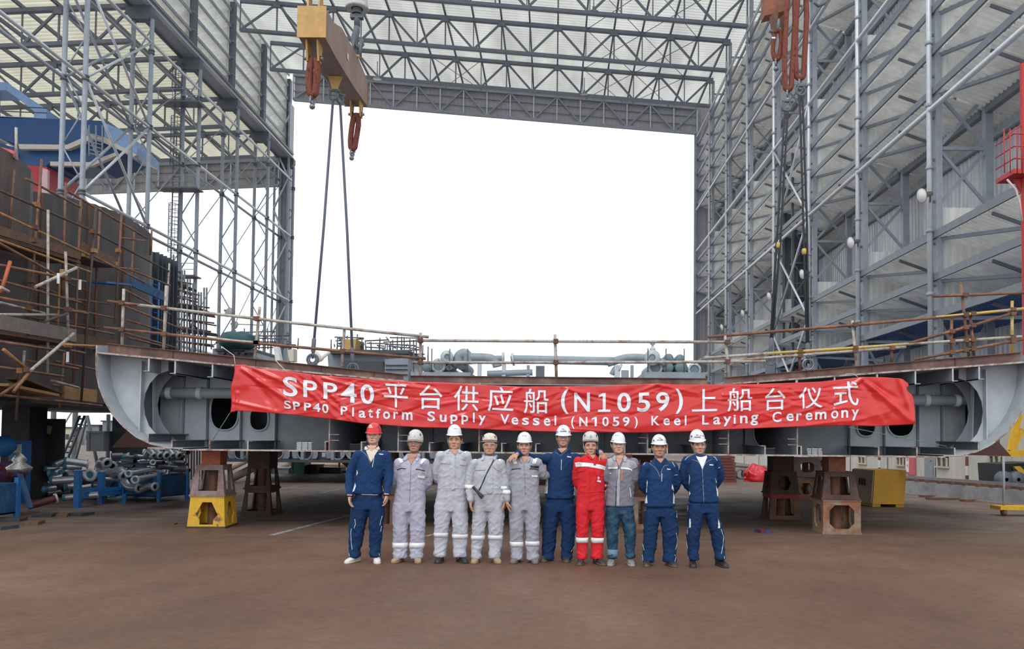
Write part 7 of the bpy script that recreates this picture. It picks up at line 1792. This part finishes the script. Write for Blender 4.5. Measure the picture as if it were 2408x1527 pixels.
def far_scaffold(label, x0, x1, ytop, ybot, Y, nv, nh):
    t = thing('scaffold', label, 'scaffold', P((x0 + x1) / 2, ybot, Y), 'scaffolds on the far ship section')
    for k in range(nv):
        x = x0 + (x1 - x0) * k / (nv - 1) + random.uniform(-3, 3); f = math.sin(math.pi * min(1, (k + .5) / nv)) ; yt = ytop + (1 - f) * (ybot - ytop) * .5 + random.uniform(-6, 6)
        MB().tube([P(x, yt, Y), P(x + random.uniform(-2, 2), ybot, Y)], .024, 5).build('standard', STEEL_D, t)
    for k in range(nh):
        y = ytop + (ybot - ytop) * (k + .6) / nh; a = x0 + random.uniform(0, (x1 - x0) * .3); b = x1 - random.uniform(0, (x1 - x0) * .3)
        MB().tube([P(a, y + random.uniform(-3, 3), Y + random.uniform(-.5, .5)), P(b, y + random.uniform(-3, 3), Y)], .024, 5).build('ledger', random.choice((STEEL_D, TUBE_R2)), t)
    for k in range(nv):
        x = random.uniform(x0, x1); y = random.uniform(ytop + 8, ybot - 8); MB().tube([P(x, y, Y), P(x + random.uniform(-18, 18), y + random.uniform(-10, 10), Y)], .022, 5).build('brace', STEEL_D, t)
    return t
far_scaffold('thin dark scaffold around the yellow housing on the far section', 782, 860, 788, 826, YB2 + .5, 8, 5)
far_scaffold('tangled dark scaffold at the right end of the far section, by the first pipe bundle', 900, 1005, 792, 850, YB2 + .5, 13, 8)
far_scaffold('low dark scaffold above the covered machine at the far left', 500, 700, 776, 822, YB2 + 1.5, 12, 6)
far_scaffold('open scaffold bay with a sky gap between the yellow housing and the tangled scaffold', 855, 915, 798, 828, YB2 + .8, 4, 4)
# props and clutter below
def prop(a, b, r, m, label):
    lo = max((a, b), key=lambda q: q[1]); Yg = PZ(lo[0], lo[1] + 6, 0).y
    return tag(MB().tube([P(*a, Yg), P(*b, Yg)], r, 10).build('prop_tube', m), label, 'tube', 'tubes under the far section')
prop((545, 1100), (620, 1064), .14, TANT, 'tan raking tube behind the mauve block'); prop((540, 1128), (598, 1100), .14, TANT, 'lower tan tube beside the mauve block'); prop((640, 1103), (680, 1095), .13, TANT, 'short tan tube left of the green cabinet')
prop((676, 1062), (684, 1096), .13, TANT, 'upright tan tube above the green cabinet'); prop((724, 1092), (815, 1094), .10, TANT, 'long grey-tan tube lying behind the orange stand')
def crate(label, x0, x1, y0, y1, m, Y=None, d=1.0, cat='cabinet', name='cabinet', lid=None):
    Yb = Y or PZ((x0 + x1) / 2, y1, 0).y; a, b = P(x0, y0, Yb), P(x1, y1, Yb); zb = max(0.0, b.z) if Y else 0.0
    t = thing(name, label, cat, ((a.x + b.x) / 2, Yb, zb))
    MB().bb((a.x, Yb, zb), (b.x, Yb + d, a.z)).build('body', m, t); MB().bb((a.x - .03, Yb - .03, a.z), (b.x + .03, Yb + d + .03, a.z + .05)).build('top_plate', lid or m, t)
    q = MB()
    for s in (.06, .94): x = a.x + (b.x - a.x) * s; q.bb((x - .04, Yb - .02, zb), (x + .04, Yb, a.z))
    q.build('corner_posts', lid or m, t)
    return t
GREENC = mat('dark_green_cabinet_paint', (.010, .085, .065), .5, 0, .1, 3.)
crate('dark green cabinet on the floor below the far section', 685, 715, 1081, 1115, GREENC); crate('second dark green cabinet behind the brown trestles at the left', 598, 625, 1090, 1115, GREENC)
crate('grey steel trough on the floor behind the brown trestle', 634, 680, 1103, 1114, FAR, cat='trough', name='steel_trough'); crate('low grey machine bed right of the green cabinet', 745, 800, 1102, 1113, FARD, cat='machine bed', name='machine_bed')
crate('brown cabinet standing right of the green one', 723, 746, 1096, 1114, PLANKB); crate('small white and blue box beside the brown cabinet', 724, 735, 1098, 1113, FLG)
t = thing('boom_stand', 'orange raking boom on a red stand behind the man in the red helmet', 'stand', PZ(800, 1112, 0))
Ys = PZ(800, 1112, 0).y
MB().beam(P(786, 1064, Ys), P(830, 1105, Ys), .18, .22).build('boom', mat('orange_boom_paint', (.50, .16, .05), .55, 0, .15, 3.), t); MB().beam(P(798, 1086, Ys), P(798, 1110, Ys), .07, .07).build('post', mat('bright_red_post', (.65, .07, .03), .5), t); MB().bb(P(792, 1108, Ys), P(825, 1112, Ys + .8)).build('base', RUST_O, t)
nt_ = thing('notice_plate', 'small blue and white notice hanging below the far section', 'notice', P(761, 1070, 27.9)); MB().box(P(761, 1070, 27.9), (.11, .02, .15)).build('plate', mat('blue_white_notice', (.35, .42, .55), .5), nt_); MB().tube([P(761, 1066, 27.9), P(761, 1066, 27.9) + V((0, .05, .3))], .008, 5).build('wire', STEEL_D, nt_)
for k, (x, w) in enumerate(((1112, 16), (1160, 14), (1206, 20), (1260, 12), (1425, 22))):
    crate(['orange machine glimpsed between the third and fourth men', 'orange crate glimpsed behind the man in the blue scarf', 'grey cabinet behind the hand on the shoulder', 'dark crate behind the tall man', 'red stack behind the man with the orange zip'][k], x - w, x + w, 1078, 1104, [RUST_O, RUST_O, FAR, FARD, RUST_O][k], cat='crate', name='crate')
# far opening ground: pale quay and distant low buildings
QUAY = mat('pale_quay_concrete', (.50, .48, .45), .8, 0, .1, .3)
far_y = 175
tag(MB().bb((-150, 101, -.32), (90, 260, -.01)).build('ground', QUAY), 'pale quay ground beyond the far opening', 'ground', kind='structure')
random.seed(77)
for k, (px, w, h, m) in enumerate(((165, 26, 14, CREAM), (215, 34, 20, FAR), (252, 24, 30, FAR), (120, 30, 12, CREAM), (318, 40, 16, FAR))):
    c = P(px, 1030, 125); s = 125 / F
    t = thing('quay_building', 'pale low quay building seen under the scaffolded hull, ' + ['second from the left', 'third from the left', 'the tallest', 'leftmost', 'rightmost'][k], 'building', (c.x, 125, 0), 'quay buildings')
    MB().bb((c.x - w * s / 2, 125, 0), (c.x + w * s / 2, 129, 1.6 + h * s)).build('wall', m, t); MB().bb((c.x - w * s / 2 - .2, 124.8, 1.6 + h * s), (c.x + w * s / 2 + .2, 129.2, 1.8 + h * s)).build('roof', FARD, t)
    for q in range(2): MB().bb((c.x - w * s / 4 + q * w * s / 2 - .25, 124.93, .8), (c.x - w * s / 4 + q * w * s / 2 + .25, 125, 1.6)).build('window', FARD, t)
t = thing('loading_ladder', 'slanting dark ladder against the bright opening under the hull', 'ladder', gz(P(150, 1070, 24)))
for dx in (0, 14):
    MB().tube([gz(P(138 + dx, 1072, 24)), P(148 + dx, 1072, 24), P(188 + dx * .8, 978, 24)], .035, 6).build('rail', STEEL_D, t)
for k in range(7): a = P(148, 1072, 24).lerp(P(188, 978, 24), .08 + k * .14); b = P(162, 1072, 24).lerp(P(199, 978, 24), .08 + k * .14); MB().tube([a, b], .025, 5).build('rung', STEEL_D, t)
t = thing('raking_struts', 'dark triangular set of struts against the bright opening under the hull', 'strut', gz(P(225, 1030, 26)))
MB().tube([P(205, 978, 26), gz(P(242, 1045, 26))], .05, 6).build('strut', STEEL_D, t); MB().tube([P(205, 978, 26), gz(P(165, 1050, 26))], .04, 6).build('strut', STEEL_D, t); MB().tube([P(255, 975, 26), gz(P(255, 1060, 26))], .06, 6).build('post', STEEL_D, t)
crate('grey control cabinet with red stickers under the hull by the pipe heap', 206, 243, 1018, 1062, FAR, 23.5)

# ================================================================== RIGHT SIDE AT FLOOR LEVEL
WALLW = mat('dirty_white_wall', (.56, .54, .49), .7, 0, .10, 1.2, col2=(.46, .42, .36), mix_lo=.5, mix_hi=.75, stretch=(1, 1, .25)); WALLC = mat('cream_wall_panel', (.62, .56, .42), .6, 0, .08, 1.)
XW = 13.6
t = thing('wall_annex', 'dirty white single-storey annex wall behind the yellow box', 'wall', (XW, 35, 0), None, 'structure')
MB().bb((XW, 19.0, 0), (XW + .2, 62, 3.1)).build('wall_panel', WALLW, t); MB().bb((XW - .15, 19.0, 3.05), (XW + 4, 62, 3.2)).build('roof', STEEL_D, t)
for k in range(10): y = 20.5 + k * 4.1; MB().bb((XW - .02, y, 0), (XW, y + .06, 3.1)).build('panel_joint', STEEL_D, t)
GLASSD = mat('dark_window_glass', (.05, .06, .07), .15, 0, .1, 2.); FRAMEB = mat('cream_window_frame', (.50, .44, .34), .6)
k = 1
for px, y0, y1, w in ((2029, 1072, 1090, 18), (2119, 1073, 1094, 18), (2218, 1072, 1098, 26), (2342, 1068, 1105, 28)):
    a, b = PX(px - w / 2, y0, XW), PX(px + w / 2, y1, XW)
    wn_ = thing('window_%d' % k, 'cream framed window in the white annex wall, %s from the yellow box' % ['first', 'second', 'third', 'fourth'][k - 1], 'window', (XW, (a.y + b.y) / 2, b.z), 'annex windows', 'structure'); k += 1
    ya, yb = sorted((a.y, b.y)); za, zb_ = sorted((a.z, b.z)); za = max(za, .35)
    MB().bb((XW - .03, ya, za), (XW - .01, yb, zb_)).build('pane', GLASSD, wn_)
    fr = MB()
    for q in ((ya, ya + .08), (yb - .08, yb), ((ya + yb) / 2 - .04, (ya + yb) / 2 + .04)): fr.bb((XW - .07, q[0], za), (XW - .01, q[1], zb_))
    fr.bb((XW - .07, ya, zb_ - .06), (XW - .01, yb, zb_)); fr.bb((XW - .10, ya - .05, za - .06), (XW - .01, yb + .05, za)); fr.build('frame', FRAMEB, wn_)
d_ = thing('door_1', 'grey-white door in the annex wall right of the red notice', 'door', PX(2185, 1120, XW), None, 'structure')
a, b = PX(2176, 1076, XW), PX(2196, 1124, XW); MB().bb((XW - .04, min(a.y, b.y), .02), (XW - .01, max(a.y, b.y), 2.05)).build('leaf', FAR, d_); MB().box((XW - .06, min(a.y, b.y) + .15, 1.0), (.04, .12, .03)).build('handle', ZIP, d_)
t = thing('fire_point', 'red and white fire notice board on the annex wall', 'notice board', PX(2145, 1100, XW))
a, b = PX(2134, 1072, XW), PX(2155, 1118, XW); ya, yb = sorted((a.y, b.y)); MB().bb((XW - .1, ya, b.z), (XW - .02, yb, a.z)).build('board', mat('red_board', (.55, .10, .12), .5), t)
MB().bb((XW - .12, ya + (yb - ya) * .55, b.z + .1), (XW - .1, yb - .1, a.z - .1)).build('white_sheet', WPIPE, t)
for k in range(4): MB().bb((XW - .13, ya + (yb - ya) * .62, b.z + .3 + k * .22), (XW - .12, yb - .25, b.z + .38 + k * .22)).build('printed_rows', BLK if k % 2 else RED_L, t)
for px, l in ((2068, 'left'), (2274, 'right')):
    t = thing('striped_pole', '%s brown and white striped pole in front of the annex wall' % l, 'pole', PX(px, 1130, XW - .4), 'striped poles')
    p = PX(px, 1130, XW - .4)
    for k in range(8): MB().lathe([(.05, k * .3), (.05, k * .3 + .3)], (p.x, p.y, 0), n=10).build('band', RUST if k % 2 else WALLW, t)
# raised rail kerb
kb = thing('kerb_rail', 'long grey concrete kerb with a rusty crane rail on top', 'kerb', (11.4, 30, 0), None, 'structure')
ka, kc = PZ(2420, 1193, 0), PZ(2129, 1163, 0); kd = (kc - ka).normalized(); k1 = ka - kd * 1; k2 = ka + kd * 30; kn = V((kd.y, -kd.x, 0)) * (1 if kd.y * 1 > 0 else -1)
kn = V((abs(kn.x), kn.y if kn.x > 0 else -kn.y, 0))
KERB = mat('grey_kerb_concrete', (.30, .31, .33), .75, 0, .12, 1.5, col2=(.22, .22, .23))
MB().prism([k1, k2, k2 + V((0, 0, .42)), k1 + V((0, 0, .42))], kn * .6).build('kerb_body', KERB, kb)
MB().prism([k1 - kn * .12 + V((0, 0, .0)), k2 - kn * .12, k2 - kn * .12 + V((0, 0, .05)), k1 - kn * .12 + V((0, 0, .05))], kn * .2).build('kerb_foot', mat('pale_rust_stain', (.30, .22, .18), .8, 0, .2, 3.), kb)
MB().prism([k1 + kn * .1 + V((0, 0, .42)), k2 + kn * .1 + V((0, 0, .42)), k2 + kn * .1 + V((0, 0, .50)), k1 + kn * .1 + V((0, 0, .50))], kn * .3).build('rail_plate', RUST_B, kb)
MB().prism([k1 + kn * .18 + V((0, 0, .50)), k2 + kn * .18 + V((0, 0, .50)), k2 + kn * .18 + V((0, 0, .58)), k1 + kn * .18 + V((0, 0, .58))], kn * .1).build('rail_head', mat('polished_rail', (.40, .38, .40), .3, .6, .1, 3.), kb)
q = MB()
for k in range(60): p = k1 + kd * (.3 + k * .5) + kn * .06; q.box(p + V((0, 0, .46)), (.12, .16, .07))
tag(q.build('rail_clips', RUST, kb), kind='stuff')
# yellow skid box
yb_ = PZ(2060, 1193, 0); t = thing('skid_box', 'bright yellow skid box with a pale side, standing right of the tan cube block', 'box', yb_)
Yb = yb_.y
YBX = mat('bright_yellow_box_paint', (.70, .36, .015), .45, 0, .06, 3.); PINKW = mat('pinkish_board', (.52, .40, .33), .65, 0, .06, 4.)
fa, fb_, ft = P(2052, 1186, Yb), P(2127, 1184, Yb), P(2130, 1107, Yb); z0 = fa.z; z1 = ft.z; xo = P(2027, 1185, Yb + 1.0)
MB().prism([V((fa.x, Yb, z0)), V((fb_.x, Yb, z0)), V((fb_.x + .05, Yb, z1)), V((fa.x + .06, Yb, z1))], (-.05, 1.3, 0)).build('body', YBX, t)
MB().prism([V((fa.x - .01, Yb + .02, z0 + .02)), V((fa.x + .05, Yb + .02, z1 - .02)), V((fa.x - .02, Yb + 1.28, z1 - .02)), V((fa.x - .07, Yb + 1.28, z0 + .02))], (-.02, 0, 0)).build('pale_side', PINKW, t)
for x in (fa.x + .02, fb_.x - .2):
    MB().bb((x, Yb + .05, 0), (x + .2, Yb + 1.2, z0)).build('foot', YBX, t)
for k in range(3): MB().box((fa.x - .04, Yb + .45 + k * .16, z1 - .32), (.02, .06, .18)).build('vent_slot', BLK, t)
# rusty odd blocks behind the dark trapezoid
random.seed(9)
c = PZ(1900, 1176, 0)
support_block('pale rusty block with round holes, behind the dark trapezoid', c + V((-.1, .4, 0)), R(12), .75, .7, .62, TAN, 'hexagon', .5, .5, grp=None)
support_block('yellowed rusty block stacked on the pale rusty one', c + V((.05, .4, .63)), R(-8), .75, .7, .55, PURP, 'octagon', .5, .5, grp=None)
c2 = PZ(1955, 1170, 0); support_block('rust-orange block partly hidden behind the dark trapezoid', c2 + V((0, .7, 0)), R(5), .8, .75, .70, RUST_O, 'octagon', .6, .6, grp=None)
support_block('rusty block with a yellow rim on the rust-orange one', c2 + V((0, .7, .71)), R(-4), .7, .66, .55, TAN, 'octagon', .5, .5, grp=None)
tag(MB().beam(PZ(1903, 1164, 0) + V((0, -.1, 0)), PZ(1903, 1164, 0) + V((0, -.1, .72)), .22, .1).build('angle_bar', mat('pale_blue_angle', (.25, .36, .42), .6, 0, .15, 4.)), 'pale blue upright angle bar leaning between the rusty block stacks', 'bar')
# red timber stack, tarpaulin, coils
t = thing('timber_stack', 'dark red stack of boards right of the last man', 'stack', PZ(1703, 1135, 0)); p = PZ(1703, 1135, 0)
for k in range(9): MB().box((p.x + random.uniform(-.02, .02), p.y + .5, .05 + k * .115), (1.0 - k * .02, .9, .10)).build('board', mat('dark_red_board', (.135, .035, .028), .65, 0, .2, 4.), t)
tag(MB().box((p.x + .1, p.y + .45, 1.05 + .09), (.5, .4, .16)).build('blue_case', BLUED), 'small blue case on top of the dark red boards', 'case')
t = thing('timber_stack', 'dark red stack of boards glimpsed between the two navy jackets at the right', 'stack', PZ(1490, 1125, 0)); p = PZ(1490, 1120, 0)
for k in range(9): MB().box((p.x, p.y + .5, .06 + k * .13), (1.5, .9, .12)).build('board', mat('dark_red_board', (.135, .035, .028), .65, 0, .2, 4.), t)
lump('red_tarpaulin', PZ(1790, 1134, 0) + V((0, .5, .18)), (.62, .45, .42), mat('shiny_red_tarpaulin', (.55, .015, .025), .35, 0, .1, 4.), 'crumpled shiny red tarpaulin heap on the floor left of the red-banded trestle', 'tarpaulin', 6, 40, 26, .5)
for k, px in enumerate((1722, 1742, 1760)):
    p = PZ(px, 1128, 0); t = thing('cable_coil', 'dark coil of hose hanging beside the kerb, %s from the red boards' % ['first', 'second', 'third'][k], 'coil', p, 'hose coils')
    for q in range(5): MB().tube([p + V(((.17 + .01 * q) * math.cos(a), .1 * q, .22 + .19 * math.sin(a))) for a in [2 * math.pi * i / 20 for i in range(20)]], .022, 6, closed=True).build('turn', STEEL_D if q % 2 else GREY_D, t)
for k, (px, py, w) in enumerate(((2226, 1176, 90), (2190, 1170, 50), (2290, 1180, 60), (1795, 1253, 30))):
    p = PZ(px, py, 0); s = w * p.y / F; tag(MB().box((p.x, p.y, .03), (s, .25, .06), Matrix.Rotation(.1 * k, 3, 'Z')).build('scrap_plate', [RUST_B, PLANKB, RUST, RAGS][k]), ['long rusty scrap bar in front of the kerb', 'short brown scrap left of the long bar by the kerb', 'rusty scrap right of the long bar by the kerb', 'red and black scrap beside the tan cube'][k], 'scrap')
# cage sheet on floor edge: yellow trolley with wheel and pole
t = thing('trolley', 'yellow trolley with a small wheel and an upright pole at the right picture edge', 'trolley', PZ(2360, 1212, 0)); p = PZ(2358, 1214, 0)
zt_ = P(2360, 1196, p.y).z
MB().bb((p.x - .1, p.y - .1, zt_ - .03), (p.x + 2.2, p.y + .35, zt_ + .05)).build('deck', YEL, t); MB().lathe([(.03, -.03), (.085, -.03), (.085, .03), (.03, .03)], (p.x + .02, p.y, .085), (1, 0, 0), 16).build('wheel', RUST, t); MB().box((p.x + .02, p.y, zt_ - .08), (.05, .05, .12)).build('caster_fork', YEL, t)
MB().lathe([(.03, -.03), (.085, -.03), (.085, .03), (.03, .03)], (p.x + 1.5, p.y + .3, .085), (1, 0, 0), 16).build('wheel', RUST, t)
MB().tube([V((p.x + .14, p.y + .2, zt_)), V((p.x + .14, p.y + .2, P(2369, 1064, p.y).z))], .028, 8).build('pole', STEEL, t)
# yellow and black machine at the edge
t = thing('yard_machine', 'yellow and black striped machine behind the pole at the right picture edge', 'machine', PZ(2400, 1165, 0)); Ym = 22.5
MB().prism([P(x, y, Ym) for x, y in ((2352, 1092), (2440, 1088), (2440, 1150), (2356, 1142))], (0, 1.2, 0)).build('housing', BLK, t)
HAZ = bpy.data.materials.new('yellow_black_stripes'); HAZ.use_nodes = True
_n = HAZ.node_tree; _w = _n.nodes.new('ShaderNodeTexWave'); _w.inputs['Scale'].default_value = 1.6; _w.bands_direction = 'DIAGONAL'; _c = _n.nodes.new('ShaderNodeTexCoord'); _rp = _n.nodes.new('ShaderNodeValToRGB'); _rp.color_ramp.interpolation = 'CONSTANT'
_rp.color_ramp.elements[0].color = (.02, .02, .02, 1); _rp.color_ramp.elements[1].color = (.55, .33, .03, 1); _rp.color_ramp.elements[1].position = .5
_n.links.new(_c.outputs['Object'], _w.inputs[0]); _n.links.new(_w.outputs['Fac'], _rp.inputs[0]); _n.links.new(_rp.outputs[0], _n.nodes['Principled BSDF'].inputs['Base Color'])
MB().prism([P(x, y, Ym - .05) for x, y in ((2380, 1098), (2440, 1094), (2440, 1125), (2386, 1118))], (0, .05, 0)).build('striped_panel', HAZ, t)
MB().prism([P(x, y, Ym - .2) for x, y in ((2346, 1064), (2440, 1056), (2440, 1075), (2350, 1074))], (0, .3, 0)).build('yellow_top', YEL, t)
for x in (2362, 2390): MB().lathe([(.05, -.12), (.22, -.1), (.24, .1), (.05, .12)], P(x, 1128, Ym - .1), (0, 1, 0), 16).build('roller', STEEL_D, t)
MB().beam(P(2396, 975, Ym), P(2376, 1060, Ym), .12, .16).build('boom', YEL, t); MB().beam(P(2404, 1010, Ym), P(2378, 1062, Ym), .1, .14).build('boom_stay', YEL, t)
MB().bb((P(2352, 1142, Ym).x, Ym, 0), (P(2440, 1142, Ym).x, Ym + 1.1, P(2400, 1146, Ym).z)).build('chassis', BLK, t)
# cream cladding panels behind it
t = thing('wall_side_shed', 'cream panelled shed wall at the right picture edge', 'wall', (14.2, 21, 0), None, 'structure')
MB().bb((14.6, 15, 0), (14.8, 25.2, 3.9)).build('wall_panel', WALLC, t)
for k in range(9): MB().bb((14.57, 15 + k * 1.2, 0), (14.6, 15.05 + k * 1.2, 3.9)).build('panel_joint', STEEL_D, t)
# red pillar crane with basket at the right edge
REDP = mat('red_crane_paint', (.42, .025, .025), .5, 0, .12, 3.)
Yc = 24.5; t = thing('pillar_crane', 'red pillar with a railed basket platform at the right picture edge', 'crane', P(2405, 800, Yc))
p = P(2411, 700, Yc); MB().lathe([(.09, 0), (.09, P(2412, 150, Yc).z)], (p.x, Yc, 0), n=16).build('mast', REDP, t)
a, b = P(2363, 420, Yc), P(2450, 398, Yc); MB().bb((a.x, Yc - .5, a.z), (b.x, Yc + .5, a.z + .14)).build('platform', REDP, t)
MB().prism([P(2385, 421, Yc), P(2440, 421, Yc), P(2440, 470, Yc), P(2405, 455, Yc)], (0, .1, 0)).build('bracket', REDP, t)
for y in (323, 352, 380):
    zz = P(2362, y + 6, Yc).z
    MB().tube([(a.x, Yc + .5, zz), (a.x, Yc - .5, zz), (b.x, Yc - .5, zz)], .022, 6).build('guard_rail', REDP, t)
for x in (2362, 2376, 2392, 2404): 
    q0 = P(x, 410, Yc - .5); MB().tube([(q0.x, Yc - .5, a.z), (q0.x, Yc - .5, P(x, 318, Yc).z)], .018, 6).build('guard_post', REDP, t)
MB().tube([P(2362, 330, Yc), P(2380, 308, Yc), P(2400, 296, Yc), P(2430, 290, Yc)], .022, 6).build('top_rail', REDP, t)
MB().tube([P(2368, 422, Yc - .4), P(2388, 445, Yc - .4), P(2398, 475, Yc - .4), P(2404, 520, Yc - .4)], .03, 6).build('hose', mat('pink_hose', (.60, .42, .45), .6), t)
